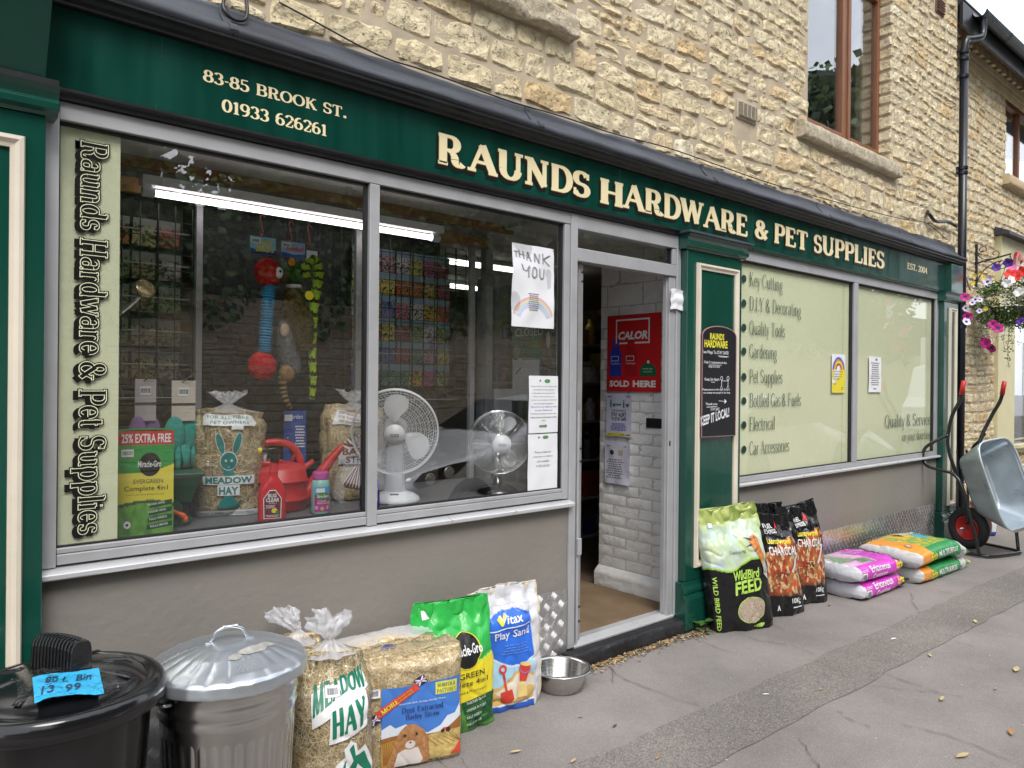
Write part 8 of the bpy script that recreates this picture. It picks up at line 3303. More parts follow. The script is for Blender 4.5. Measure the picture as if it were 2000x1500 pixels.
def thank(w_, h_):
	o = []

	def strokes(pts, wd=0.0016):
		vs_, fs = [], []
		for a, b in zip(pts[:-1], pts[1:]):
			dx, dy = b[0] - a[0], b[1] - a[1]
			L_ = math.hypot(dx, dy) or 1
			nx_, ny_ = -dy / L_ * wd, dx / L_ * wd
			k = len(vs_)
			vs_ += [(a[0] - nx_, a[1] - ny_, 0), (a[0] + nx_, a[1] + ny_, 0), (b[0] + nx_, b[1] + ny_, 0), (b[0] - nx_, b[1] - ny_, 0)]
			fs.append((k, k + 1, k + 2, k + 3))
		return vs_, fs
	X = lambda a: a * w_
	Z = lambda a: h_ * a
	for pl in ([(.03, .90), (.12, .905)], [(.08, .90), (.085, .83)], [(.15, .93), (.16, .83)], [(.25, .92), (.26, .82)], [(.15, .875), (.26, .87)],
			   [(.33, .81), (.36, .92), (.42, .80)], [(.34, .85), (.40, .845)], [(.50, .80), (.51, .91), (.60, .79), (.62, .91)], [(.70, .92), (.71, .79)], [(.88, .91), (.71, .85), (.88, .78)],
			   [(.20, .76), (.24, .69), (.32, .68), (.38, .74)], [(.38, .75), (.36, .60)], [(.46, .72), (.44, .64), (.48, .60), (.54, .63), (.54, .70), (.50, .74), (.46, .72)], [(.62, .73), (.62, .63), (.66, .60), (.72, .62), (.75, .73)]):
		o.append((strokes([(X(a), Z(b)) for a, b in pl], 0.0022), 0, 1))
		o.append((shift(strokes([(X(a), Z(b)) for a, b in pl], 0.0012), 0.007, -0.002), 0, 1))
	for i, (r0, mi) in enumerate(((0.46, 1), (0.42, 2), (0.38, 3), (0.34, 4))):
		o.append((ring(w_ * 0.5, h_ * 0.03, r0 * w_ * 1.10 - 0.012, r0 * w_ * 1.10, 22, 158, 26), mi, 1))
	o.append((lines_of_text(w_ * .36, w_ * .62, h_ * .42, h_ * .20, 9, 2), 0, 2))
	return o


paper('thank_you_poster', 'crumpled hand-drawn THANK YOU sheet with a faint rainbow taped inside the window', 'poster', 2.482, 2.775, 1.815, 2.238, 0.016, thank,
	  ['ink_grey', flat('pale_red_crayon', (0.75, 0.45, 0.48)), flat('pale_orange_crayon', (0.80, 0.70, 0.45)), flat('pale_blue_crayon', (0.50, 0.66, 0.80)), flat('pale_violet_crayon', (0.62, 0.58, 0.78))], bend=0.012)


def notice1(w_, h_):
	o = [(ellipse(w_ * .62, h_ * .91, w_ * .10, h_ * .035, 18), 1, 1), (ellipse(w_ * .38, h_ * .915, w_ * .03, h_ * .02, 8), 0, 1)]
	rows = ['Please keep to 2m distancing', 'and follow the footsteps', 'indicating the new layout', 'Only touch the items you', 'intend to purchase and please', 'use the hand sanitiser', 'This is for your safety as well', 'as ours. Thank you!', 'Collection point is from the', 'white doors at the back of the', 'shop']
	for i, s_ in enumerate(rows):
		ww = min(0.88, 0.031 * len(s_)) * w_
		o.append((fit(btext(s_, 0, 0.012 if i > 5 else 0), (w_ - ww) / 2, h_ * (0.80 - i * 0.060), ww, h_ * 0.030), 2 if i in (6, 7) else 0, 1))
	o.append((rect(w_ * .35, h_ * .10, w_ * .56, h_ * .135), 1, 1))
	o.append((polyfill([(w_ * .56, h_ * .155), (w_ * .63, h_ * .118), (w_ * .56, h_ * .08)]), 1, 1))
	return o


def notice2(w_, h_):
	o = [(ellipse(w_ * .58, h_ * .94, w_ * .10, h_ * .030, 18), 1, 1), (ellipse(w_ * .36, h_ * .94, w_ * .03, h_ * .02, 8), 0, 1)]
	for i, (s_, ww) in enumerate((('Phone orders for', .56), ('collection or delivery', .68), ('still available', .42), ('01933 626261', .46))):
		o.append((fit(btext(s_), w_ * (1 - ww) / 2, h_ * (0.66 - i * 0.082), ww * w_, h_ * 0.040), 0, 1))
	return o


NM = ['ink_grey', flat('badge_green', (0.10, 0.28, 0.10)), 'blue_ink']
paper('window_notice', 'printed distancing notice with a black arrow, upper of two in the window corner', 'notice', 2.603, 2.812, 1.268, 1.566, 0.016, notice1, NM)
paper('window_notice', 'printed phone-orders notice, lower of two in the window corner', 'notice', 2.601, 2.812, 0.968, 1.262, 0.0165, notice2, NM)


def rainbow(w_, h_):
	o = [(rect(0, 0, w_, h_ * .60), 0, 0)]
	for i, k in enumerate((1, 2, 0, 3)):
		o.append((ring(w_ * .5, h_ * .60, w_ * (.45 - .07 * i) - .02, w_ * (.45 - .07 * i), 0, 180, 18), k, 1))
	for i, s_ in enumerate(('PLEASE QUEUE HERE', 'THANK YOU FOR', 'KEEPING YOUR', 'DISTANCE')):
		o.append((fit(btext(s_, 0, 0.01), w_ * .10, h_ * (.53 - i * .065), w_ * (.8 if i < 3 else .5), h_ * .035), 4, 1))
	o.append((lines_of_text(w_ * .15, w_ * .85, h_ * .25, h_ * .06, 4), 4, 1))
	return o


c0, c1 = at(1625, 691, 0.016), at(1650, 767, 0.016)
paper('rainbow_notice', 'yellow notice with a rainbow top on the lime window', 'notice', c0.x, c1.x, c1.z, c0.z, 0.016, rainbow, ['yellow', 'blue', flat('rainbow_orange', (0.75, 0.25, 0.05)), flat('rainbow_red', (0.35, 0.05, 0.05)), 'ink'])
c0, c1 = at(1697.5, 696, 0.016), at(1720.5, 766, 0.016)
paper('window_notice', 'small white text notice on the right half of the lime window', 'notice', c0.x, c1.x, c1.z, c0.z, 0.016,
	  lambda w_, h_: [(ellipse(w_ * .6, h_ * .92, w_ * .09, h_ * .04, 12), 1, 1), (lines_of_text(w_ * .12, w_ * .88, h_ * .85, h_ * .18, 11, 5), 0, 1), (rect(w_ * .35, h_ * .08, w_ * .6, h_ * .11), 0, 1)], NM)


def on_x(t, X):
	"""turn a thing built facing the street so that it faces left, on the plane x = X"""


def side_paper(name, label, cat, X, ya, yb, z0, z1, fn, mats_, material='paper', facing=-1, bend=0.003):
	"""ya = far edge, yb = near edge; reads left to right from the far edge"""
	t = thing(name, label, cat, (X, (ya + yb) / 2, z0))
	w_, h_ = abs(ya - yb), z1 - z0

	def S(u, v, o=0.0):
		return (X - o - bend * snoise(u * 2 + X, v * 2, z0, 2), ya + (yb - ya) * u, z0 + h_ * v)
	m = M()
	m.grid(lambda u, v: S(u, v), 12, 16)
	m.build('sheet', material, t, smooth=True)
	d = M()
	for t2, mi, lay in fn(w_, h_):
		d.text(t2, lambda x, y, o: S(x / w_, y / h_, o), mi, off=0.0010 + 0.0005 * lay)
	if d.v:
		d.build('print', mats_, t)
	return t


def calor(w_, h_):
	o = []
	fr = 0.011
	x0, x1, y0, y1 = w_ * .17, w_ * .80, h_ * .62, h_ * .945
	for a in ((x0, y0, x0 + fr, y1), (x1 - fr, y0, x1, y1), (x0 + fr, y1 - fr, x1 - fr, y1), (x0 + fr, y0, x1 - fr, y0 + fr)):
		o.append((rect(*a), 0, 1))
	o.append((fit(btext('CALOR', 0.2, 0.045), w_ * .215, h_ * .675, w_ * .55, h_ * .11), 0, 2))

	def bottle_(cx, cz, sc, mi, tag_, coll=True):
		q = [(cx - .030 * sc, cz), (cx + .030 * sc, cz), (cx + .031 * sc, cz + .085 * sc), (cx + .020 * sc, cz + .105 * sc), (cx + .017 * sc, cz + .145 * sc), (cx - .017 * sc, cz + .145 * sc), (cx - .020 * sc, cz + .105 * sc), (cx - .031 * sc, cz + .085 * sc)]
		o.append((polyfill(q), mi, 1))
		o.append((rect(cx - .010 * sc, cz + .118 * sc, cx + .010 * sc, cz + .130 * sc), 4, 2))
		o.append((rect(cx - .024 * sc, cz + .060 * sc, cx + .016 * sc, cz + .080 * sc), 0, 2))
		o.append((rect(cx - .022 * sc, cz + .062 * sc, cx + .014 * sc, cz + .078 * sc), mi, 3))
		o.append((fit(btext(tag_), cx - .026 * sc, cz + .045 * sc, .05 * sc, .009 * sc), 0, 2))
	bottle_(w_ * .17, h_ * .20, 1.75, 1, '7 kg Butane')
	bottle_(w_ * .46, h_ * .20, 1.75, 2, '4 kg Propane')
	q = [(w_ * .63, h_ * .20), (w_ * .92, h_ * .20), (w_ * .92, h_ * .29), (w_ * .87, h_ * .34), (w_ * .80, h_ * .37), (w_ * .74, h_ * .37), (w_ * .67, h_ * .34), (w_ * .63, h_ * .29)]
	o.append((polyfill(q), 3, 1))
	o.append((ellipse(w_ * .78, h_ * .38, .010, .012, 12), 0, 2))
	o.append((fit(btext('PATIO GAS', 0, 0.01), w_ * .68, h_ * .285, w_ * .18, h_ * .018), 0, 2))
	o.append((fit(btext('CALOR', 0, 0.01), w_ * .69, h_ * .25, w_ * .16, h_ * .016), 0, 2))
	o.append((fit(btext('SOLD', 0, 0.045), w_ * .055, h_ * .06, w_ * .38, h_ * .085), 0, 2))
	o.append((fit(btext('HERE', 0, 0.045), w_ * .50, h_ * .06, w_ * .42, h_ * .085), 0, 2))
	return o


side_paper('gas_poster', 'red Calor sold here sign on the white brick wall inside the doorway', 'poster', 3.984, 0.722, 0.250, 1.475, 2.003, calor,
		   ['wht', flat('calor_blue', (0.02, 0.05, 0.40)), flat('calor_dark_red', (0.45, 0.012, 0.015)), flat('calor_green', (0.01, 0.14, 0.05)), 'red'], 'red', bend=0.001)


def covid(w_, h_):
	o = [(rect(w_ * .80, h_ * .92, w_ * .95, h_ * .965), 3, 1), (fit(btext('NHS', 0.2, 0.02), w_ * .82, h_ * .93, w_ * .11, h_ * .025), 2, 2), (rect(w_ * .05, h_ * .92, w_ * .20, h_ * .94), 0, 1)]
	for cx in (.18, .70):
		o.append((ellipse(w_ * cx, h_ * .84, w_ * .028, h_ * .022, 10), 1, 1))
		o.append((rect(w_ * (cx - .03), h_ * .68, w_ * (cx + .03), h_ * .81), 1, 1))
		o.append((polyfill([(w_ * (cx + .07), h_ * .77), (w_ * (cx + .22), h_ * .77), (w_ * (cx + .18), h_ * .70), (w_ * (cx + .10), h_ * .70)]), 1, 1))
	o.append((polyfill([(w_ * .40, h_ * .75), (w_ * .45, h_ * .79), (w_ * .45, h_ * .765), (w_ * .55, h_ * .765), (w_ * .55, h_ * .79), (w_ * .60, h_ * .75), (w_ * .55, h_ * .71), (w_ * .55, h_ * .735), (w_ * .45, h_ * .735), (w_ * .45, h_ * .71)]), 1, 1))
	o.append((fit(btext('CORONAVIRUS'), w_ * .20, h_ * .58, w_ * .58, h_ * .055), 0, 1))
	o.append((fit(btext('STAY ALERT', 0, 0.03), w_ * .20, h_ * .47, w_ * .60, h_ * .09), 0, 1))
	o.append((fit(btext('TO STAY SAFE', 0, 0.03), w_ * .20, h_ * .375, w_ * .60, h_ * .08), 0, 1))
	o.append((lines_of_text(w_ * .15, w_ * .85, h_ * .32, h_ * .14, 6, 3), 3, 1))
	o.append((rect(w_ * .03, h_ * .02, w_ * .97, h_ * .085), 2 + 2, 1))
	o.append((fit(btext('STAY ALERT TO STAY SAFE', 0, 0.01), w_ * .08, h_ * .037, w_ * .84, h_ * .028), 0, 2))
	return o


side_paper('health_poster', 'coronavirus STAY ALERT sheet directly under the red gas sign', 'poster', 3.982, 0.722, 0.496, 1.160, 1.458, covid, ['ink', flat('covid_green', (0.03, 0.22, 0.12)), 'wht', 'blue_ink', 'yellow'], mat('lilac_paper', (0.66, 0.65, 0.80), 0.6))
side_paper('paper_sheet', 'curling white instruction sheet, lowest paper on the lobby wall', 'notice', 3.980, 0.732, 0.505, 0.830, 1.125,
		   lambda w_, h_: [(rect(w_ * .08, h_ * .88, w_ * .85, h_ * .90), 1, 1), (ellipse(w_ * .3, h_ * .74, w_ * .10, h_ * .06, 10), 0, 1), (rect(w_ * .55, h_ * .68, w_ * .72, h_ * .80), 2, 1), (lines_of_text(w_ * .08, w_ * .75, h_ * .60, h_ * .12, 9, 8), 1, 1)],
		   ['ink', 'ink_grey', flat('box_tan', (0.5, 0.42, 0.28))], mat('violet_white_paper', (0.72, 0.71, 0.82), 0.6), bend=0.012)

# closed sign and sheets on the open door
cs_ = side_paper('closed_sign', 'green CLOSED sign with a dog picture hanging on the open door glass', 'sign', 2.974, 0.58, 0.24, 1.665, 1.865,
				 lambda w_, h_: [(fit(btext('CLOSED'), w_ * .08, h_ * .70, w_ * .72, h_ * .24), 0, 2), (ellipse(w_ * .88, h_ * .45, w_ * .10, h_ * .38, 16), 1, 1), (ellipse(w_ * .93, h_ * .55, w_ * .05, h_ * .25, 12), 0, 2), (ellipse(w_ * .12, h_ * .25, w_ * .10, h_ * .22, 12), 2, 1)],
				 ['wht', flat('dog_brown', (0.20, 0.08, 0.04)), flat('kitten_grey', (0.30, 0.28, 0.22))], flat('closed_green', (0.03, 0.16, 0.04)), bend=0.001)
side_paper('paper_sheet', 'blank white sheet on the open door, left of the fan top', 'notice', 2.974, 0.845, 0.58, 1.255, 1.490, lambda w_, h_: [], [])
side_paper('paper_sheet', 'white sheet with a small black mark on the open door under the CLOSED sign', 'notice', 2.974, 0.575, 0.34, 1.42, 1.675, lambda w_, h_: [(rot2(rect(0.03, 0.17, 0.09, 0.178), R(40), 0.05, 0.17), 0, 1)], ['ink'])

# ================================================================== INSIDE THE SHOP
room = thing('shop_interior', 'dim shop room with a low ceiling seen through the doorway', 'room', (3.2, 4.0, 0.09))
MT['room'] = mat('cream_shop_wall', (0.40, 0.35, 0.27), 0.8, var=0.1)
M().box(-0.4, 8.1, 6.0, 6.1, 0.0, 2.7).build('back_wall', 'room', room)
M().box(-0.5, -0.4, 0.3, 6.0, 0.0, 2.7).build('side_wall', 'room', room)
M().box(-0.5, 8.11, 0.97, 6.1, 2.60, 2.68).build('ceiling', mat('room_ceiling', (0.45, 0.43, 0.40), 0.8), room)
M().box(2.90, 4.2, 0.125, 0.99, 2.445, 2.475).build('lobby_ceiling', 'wall_in', room)
M().box(2.90, 2.955, 0.745, 0.80, 0.09, 2.44).build('door_post', 'alu', room)
for i, y in enumerate((2.3, 3.6)):
	t = thing('ceiling_strip_light', ('nearer', 'farther')[i] + ' of the two lit strip lights on the shop ceiling', 'lamp', (4.2, y, 2.55), group='strip lights on the shop ceiling')
	M().box(3.7, 5.3, y - 0.05, y + 0.05, 2.565, 2.597).build('housing', 'white', t)
	M().tube([(3.75, y, 2.545), (5.25, y, 2.545)], 0.02, 10).build('tube', 'tube2', t, smooth=True)
pal = [(0.10, 0.10, 0.11), (0.45, 0.30, 0.05), (0.30, 0.04, 0.04), (0.04, 0.06, 0.25), (0.5, 0.5, 0.5), (0.05, 0.2, 0.08), (0.6, 0.55, 0.1), (0.35, 0.2, 0.1), (0.03, 0.03, 0.03), (0.5, 0.12, 0.05)]
CN = ['charcoal', 'mustard', 'dark red', 'navy', 'grey', 'green', 'yellow', 'tan', 'black', 'orange-red']
pm = [mat('goods_colour', c, 0.4, var=0.3, vscale=30) for c in pal]
rg = random.Random(44)


def goods_shelf(label, x0, x1, y0, z0, z1, rows, n, box_w=0.24):
	t = thing('goods_shelf', label, 'shelf', ((x0 + x1) / 2, y0, z0))
	M().box(x0, x1, y0 + 0.30, y0 + 0.32, z0, z1).build('back_panel', mat('pegboard', (0.30, 0.25, 0.19), 0.7), t)
	for r in range(rows):
		z = z0 + (z1 - z0) * r / rows + 0.02
		M().box(x0, x1, y0, y0 + 0.30, z, z + 0.02).build('shelf_board', flat('shelf_cream', (0.40, 0.37, 0.32)), t)
		x = x0 + 0.02
		while x < x1 - 0.05:
			w_ = rg.uniform(0.11, box_w)
			h_ = min((z1 - z0) / rows - 0.05, rg.uniform(0.10, 0.30))
			m = M()
			shape_ = rg.random() < 0.4
			ci = rg.randrange(len(pm))
			num = int((x - x0) / (x1 - x0) * 7)
			if shape_:
				m.lathe([(0, 0), (w_ * .42, 0), (w_ * .42, h_ * .7), (w_ * .2, h_ * .85), (w_ * .18, h_), (0, h_)], 12, (x + w_ / 2, y0 + 0.10, z + 0.021))
			else:
				m.box(x, x + w_ * 0.9, y0 + 0.03, y0 + 0.2, z + 0.021, z + 0.021 + h_)
			tag(m.build('shelf_bottle' if shape_ else 'shelf_box', pm[ci]), '%s %s at the %s of the %s board of the %s' % (CN[ci], 'bottle' if shape_ else 'box', ['far left', 'left', 'left centre', 'middle', 'right centre', 'right', 'far right'][min(6, num)], ['lowest', 'second', 'third', 'fourth', 'fifth', 'top'][r], label.split(' seen')[0].split(' behind')[0]), 'bottle' if shape_ else 'box', 'stock on the inside shelves')
			x += w_ + 0.012
	return t


goods_shelf('tall stocked shelf seen through the open doorway', 3.9, 5.9, 1.9, 0.09, 2.2, 6, 0)
goods_shelf('wide stocked shelf seen through the open door glass', 2.6, 3.9, 3.4, 0.09, 2.1, 5, 0)
goods_shelf('low counter shelf behind the display', 1.2, 2.5, 3.0, 0.09, 1.6, 4, 0)
M().box(4.45, 8.05, 0.5, 0.52, 0.09, 2.6).build('stud_wall', 'dark_in', room)

# ================================================================== NEIGHBOURING SHOP
nb = thing('neighbouring_building', 'rubble limestone building beyond the downpipe with a dentilled eaves', 'building', (10.5, 0.4, 0))
NY = 0.22
M().box(8.43, 10.40, NY + 0.004, NY + 0.3, 0.0, 5.30).build('wall', 'mortar', nb)
m = M()
for q in [(10.40, 10.72, 3.36, 5.3), (10.72, 12.6, 3.36, 4.14), (10.72, 12.6, 5.20, 5.3), (12.6, 18, 0, 5.3), (10.40, 12.6, 0.0, 0.70)]:
	m.box(q[0], q[1], NY + 0.004, NY + 0.3, q[2], q[3])
m.build('wall', 'mortar', nb)
nh = [(10.40, 13.5, 0.7, 3.40), (10.72, 12.6, 4.10, 5.2)]
nr_ = courses(8.44, 13.5, 0.0, 5.10, 31, nh, (0.085, 0.13), wd=(0.12, 0.30))
lay_wall(nb, nr_, NY, 'stone', (0.012, 0.024), seed=61, nx=6, nz=4, limit=240)
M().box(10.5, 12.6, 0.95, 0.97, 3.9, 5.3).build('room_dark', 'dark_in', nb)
m = M()
for q in [(10.72, 10.79, 4.15, 5.2), (10.79, 12.6, 4.15, 4.22), (10.79, 12.6, 5.13, 5.2), (11.5, 11.57, 4.22, 5.13)]:
	m.box(q[0], q[1], NY + 0.08, NY + 0.15, q[2], q[3])
wnb = m.build('window', 'upvc', nb, bevel=0.004)
M().box(10.78, 12.5, NY + 0.11, NY + 0.118, 4.21, 5.14).build('pane', 'glass_up', wnb)
rough_block(10.58, 12.8, NY - 0.09, NY + 0.12, 4.02, 4.145, 'window_sill', 'dentil', nb, 0.002, 5)
# eaves: sawn courses, dentils, soffit, gutter
M().box(8.43, 18, NY - 0.045, NY + 0.3, 5.225, 5.295).box(8.43, 18, NY - 0.09, NY + 0.3, 5.42, 5.50).build('eaves_course', 'dentil', nb, bevel=0.004)
x = 8.46
while x < 11.6:
	M().box(x, x + 0.09, NY - 0.085, NY + 0.01, 5.297, 5.418).build('dentil', 'dentil', nb, bevel=0.003)
	x += 0.19
M().box(8.43, 18, NY + 0.0, NY + 0.3, 5.29, 5.425).build('dentil_ground', 'dentil', nb)
for r_ in range(2):
	for k in range(14):
		M().box(8.44 + k * 0.235 + r_ * 0.11, 8.44 + k * 0.235 + r_ * 0.11 + 0.225, NY - 0.026 - 0.01 * r_, NY + 0.01, 5.108 + r_ * 0.058, 5.161 + r_ * 0.058).build('brick', 'dentil', nb, bevel=0.003)
M().box(8.425, 18, NY - 0.27, NY - 0.24, 5.20, 5.44).box(8.425, 18, NY - 0.24, NY + 0.3, 5.505, 5.52).build('eaves_board', 'black_wood', nb)
M().prism([(NY - 0.27, 5.45), (4.5, 7.2), (4.5, 7.1), (NY - 0.22, 5.42)], 8.43, 18).build('roof', 'lead', nb)
gt = M()
gt.grid(lambda u, v: (8.70 + 9 * u, NY - 0.335 + 0.065 * math.cos(R(180 + 180 * v)), 5.41 + 0.065 * math.sin(R(180 + 180 * v))), 2, 12)
gt.grid(lambda u, v: (8.70 + 9 * u, NY - 0.335 + 0.060 * math.cos(R(360 - 180 * v)), 5.41 + 0.060 * math.sin(R(360 - 180 * v))), 2, 12)
gutter = gt.build('gutter', mat('grey_gutter', (0.05, 0.06, 0.065), 0.3), nb, smooth=True)
for x in (8.70, 9.5, 10.4, 11.4):
	m = M()
	m.grid(lambda u, v, x=x: (x + 0.03 * u, NY - 0.335 + 0.069 * math.cos(R(180 + 180 * v)), 5.41 + 0.069 * math.sin(R(180 + 180 * v))), 1, 12)
	m.build('gutter_joint', 'pipe', gutter, smooth=True)
# verge of the shop building above
M().box(8.35, 8.62, -0.12, 0.4, 5.62, 5.66).build('verge_slate', 'lead', bld)
# neighbour shopfront
M().box(10.40, 11.03, NY - 0.04, NY + 0.3, 0.72, 2.70).build('timber_post', 'cream_shop', nb, bevel=0.004)
M().box(10.38, 15, NY - 0.07, NY + 0.3, 2.70, 3.36).build('fascia_board', 'cream_shop', nb, bevel=0.004)
M().prism([(NY + 0.0, 3.47), (NY - 0.16, 3.40), (NY - 0.17, 3.355), (NY + 0.0, 3.365)], 10.32, 15).build('lead_flashing', 'lead', nb)
M().box(11.03, 15, NY - 0.05, NY + 0.1, 0.70, 0.76).box(11.03, 15, NY - 0.10, NY + 0.02, 0.762, 0.80).build('shop_sill', 'cream_shop', nb)
M().box(11.03, 15, NY + 0.12, NY + 0.128, 0.80, 2.70).build('shop_pane', 'glass_up', nb)
M().box(10.5, 15, 1.4, 1.45, 0.0, 3.2).build('dark_interior', 'dark_in', nb)
M().box(11.035, 15, NY + 0.13, 1.4, 0.70, 0.75).build('window_board', mat('grey_board', (0.22, 0.2, 0.18), 0.5), nb)
for i, (ch, x) in enumerate((('C', 10.80), ('u', 11.08), ('t', 11.36))):
	m = M()
	t = fit(stext(ch, 0.26, 0.14, serif=0.5), 0, 0, 0.25, 0.28 if ch == 'C' else 0.22)
	for dpt in (0.0, 0.015, 0.03):
		m.text(t, flat_map(x, 2.95, NY - 0.072), 0, off=dpt + 0.001)
	tag(m.build('sign_letter', flat('salon_red', (0.62, 0.05, 0.035), 0.35)), ('red cut-out letter C at the start of the salon sign behind the flowers', 'red cut-out letter u of the salon sign by the frame edge', 'red letter t of the salon sign at the frame edge')[i], 'sign letter', 'red letters of the neighbouring shop sign')

# ---- downpipe
dp = thing('downpipe', 'black plastic downpipe with brackets running from gutter to pavement', 'downpipe', (8.44, -0.06, 0))
pth = smooth_path([(8.80, -0.115, 5.36), (8.80, -0.115, 5.25), (8.76, -0.11, 5.16), (8.60, -0.08, 5.10), (8.48, -0.06, 5.05), (8.455, -0.055, 4.90)], 6)
M().tube(pth, 0.036, 14).build('offset_bend', 'pipe', dp, smooth=True)
M().tube([(8.455, -0.055, 4.92), (8.455, -0.055, 0.15)], 0.040, 18).build('pipe', 'pipe', dp, smooth=True)
for z in (4.93, 4.86, 4.68, 3.75, 3.70, 2.20, 2.14):
	M().tube([(8.455, -0.055, z - 0.015), (8.455, -0.055, z + 0.015)], 0.047, 18).box(8.40, 8.51, -0.03, 0.04, z - 0.012, z + 0.012).build('bracket', 'pipe', dp)
M().tube(smooth_path([(8.455, -0.055, 0.15), (8.455, -0.07, 0.08), (8.455, -0.13, 0.05)], 4), 0.040, 14).build('shoe', 'pipe', dp, smooth=True)
cable([(8.53, -0.01, 3.35), (8.60, -0.02, 3.30), (8.58, -0.02, 3.1), (8.56, -0.02, 2.9), (8.60, -0.02, 2.75), (8.80, -0.02, 2.55)], 0.010, 'wall_cable', mat('tan_cable', (0.35, 0.28, 0.2), 0.5), nb)

# ---- wheelbarrow standing on its nose
wb = thing('wheelbarrow', 'galvanised wheelbarrow stood on end with red grips and red wheel', 'wheelbarrow', (7.87, -0.46, 0.0), rz=R(-17))
MT['blacktube'] = mat('black_tube_paint', (0.012, 0.012, 0.013), 0.25, coat=0.3)
MT['barrow'] = mat('galvanised_tray', (0.46, 0.53, 0.57), 0.30, 0.6, var=0.14, vscale=7, bump=0.07, bscale=9, dirt=0.3)


def tray(u, v, o=0.0):
	# u round the section, v from rim (0) to floor (1); local x across, z up, -y = open side
	a = 2 * math.pi * u
	k = v
	hw, hh_ = 0.265 - 0.09 * k, 0.405 - 0.135 * k
	n = 5.0
	c, s_ = math.cos(a), math.sin(a)
	x = hw * math.copysign(abs(c) ** (2 / n), c)
	z = hh_ * math.copysign(abs(s_) ** (2 / n), s_)
	z += 0.045 * k
	d = -0.0 + 0.27 * k ** 0.85
	if s_ < 0:
		d *= 1 + 0.0 * abs(s_)
	return Vector((x * (1 - o / 0.3), d + o * 0.0, z * (1 - o / 0.4)))


lean = Matrix.Translation((0.0, -0.22, 0.665)) @ Matrix.Rotation(R(-17), 4, 'X') @ Matrix.Rotation(R(-6), 4, 'Y')
m = M()
m.grid(lambda u, v: tuple(lean @ tray(u, v)), 72, 14, wrap=True)
o_ = 14 * 72
cen = lean @ Vector((0, 0.27, 0.045))
ins = []
base_ = len(m.v)
for r in (0.6, 0.0):
	for i in range(72):
		p = tray(i / 72, 1.0)
		q = Vector((p.x * r, 0.272, 0.045 + (p.z - 0.045) * r))
		m.v.append(tuple(lean @ q))
for i in range(72):
	i2 = (i + 1) % 72
	m.f.append((o_ + i, o_ + i2, base_ + i2, base_ + i))
	m.mi.append(0)
	m.f.append((base_ + i, base_ + i2, base_ + 72 + i2, base_ + 72 + i))
	m.mi.append(0)
tr = m.build('tray', 'barrow', wb, smooth=True, world=False)
so = tr.modifiers.new('thick', 'SOLIDIFY')
so.thickness = 0.004
M().tube([lean @ tray(i / 96, 0.0) for i in range(96)], 0.0085, 10, closed=True).build('rim', mat('rim_grey', (0.55, 0.60, 0.63), 0.3, 0.5), tr, smooth=True, world=False)
m = M()
for x, z in ((-0.10, 0.18), (0.10, 0.18), (-0.10, -0.12), (0.10, -0.12)):
	m.ball(lean @ Vector((x, 0.268, z)), 0.012, 10, 6)
m.build('bolt', 'steel', tr, smooth=True, world=False, kind='stuff')
m = M()
m.add([lean @ Vector(p) for p in ((-0.185, 0.195, 0.16), (-0.165, 0.24, 0.16), (-0.165, 0.24, -0.10), (-0.185, 0.195, -0.10))], [(0, 1, 2, 3)])
m.build('sticker', 'paper', tr, world=False)
m = M()
m.box(-0.17, 0.17, -0.004, 0.002, -0.012, 0.012)
nb_ = m.build('nose_strip', 'steel', tr, world=False)
nb_.matrix_local = lean @ Matrix.Translation((0.0, -0.008, -0.405))
# handles: two bent tubes running behind the tray to the wheel
for s_ in (-1, 1):
	hx = 0.285 * s_
	P_ = [(hx, 0.03, 1.47), (hx * 1.0, 0.06, 1.38), (hx * 0.98, 0.13, 1.25), (hx * 0.80, 0.205, 1.00), (hx * 0.66, 0.16, 0.75), (hx * 0.45, 0.10, 0.48), (hx * 0.32, 0.10, 0.25)]
	M().tube(smooth_path(P_, 6), 0.0165, 12).build('handle', 'blacktube', wb, smooth=True, world=False)
	M().tube([(hx, 0.034, 1.46), (hx, 0.012, 1.585)], [0.021, 0.0195], 14).build('grip', mat('red_grip', (0.55, 0.02, 0.02), 0.45), wb, smooth=True, world=False)
	L_ = [(hx * 0.90, 0.18, 1.08), (hx * 1.15, 0.27, 1.01), (hx * 1.22, 0.35, 0.94), (hx * 1.22, 0.37, 0.85), (hx * 1.22, 0.32, 0.78), (hx * 1.22, 0.20, 0.755), (hx * 1.22, 0.06, 0.73), (hx * 1.18, -0.02, 0.62), (hx * 1.08, -0.08, 0.35), (hx * 0.95, -0.14, 0.03)]
	M().tube(smooth_path(L_, 6), 0.0145, 12).build('leg', 'blacktube', wb, smooth=True, world=False)
	M().tube([(hx * 0.5, 0.12, 0.60), (hx * 1.12, -0.04, 0.50)], 0.010, 8).build('brace', 'blacktube', wb, smooth=True, world=False)
hp_ = smooth_path([(-0.27, 0.25, 0.022), (-0.272, 0.0, 0.022), (-0.25, -0.16, 0.022), (-0.16, -0.20, 0.022), (0.16, -0.20, 0.022), (0.25, -0.16, 0.022), (0.272, 0.0, 0.022), (0.27, 0.25, 0.022)], 6)
M().tube(hp_, 0.0145, 12).build('nose_hoop', 'blacktube', wb, smooth=True, world=False)
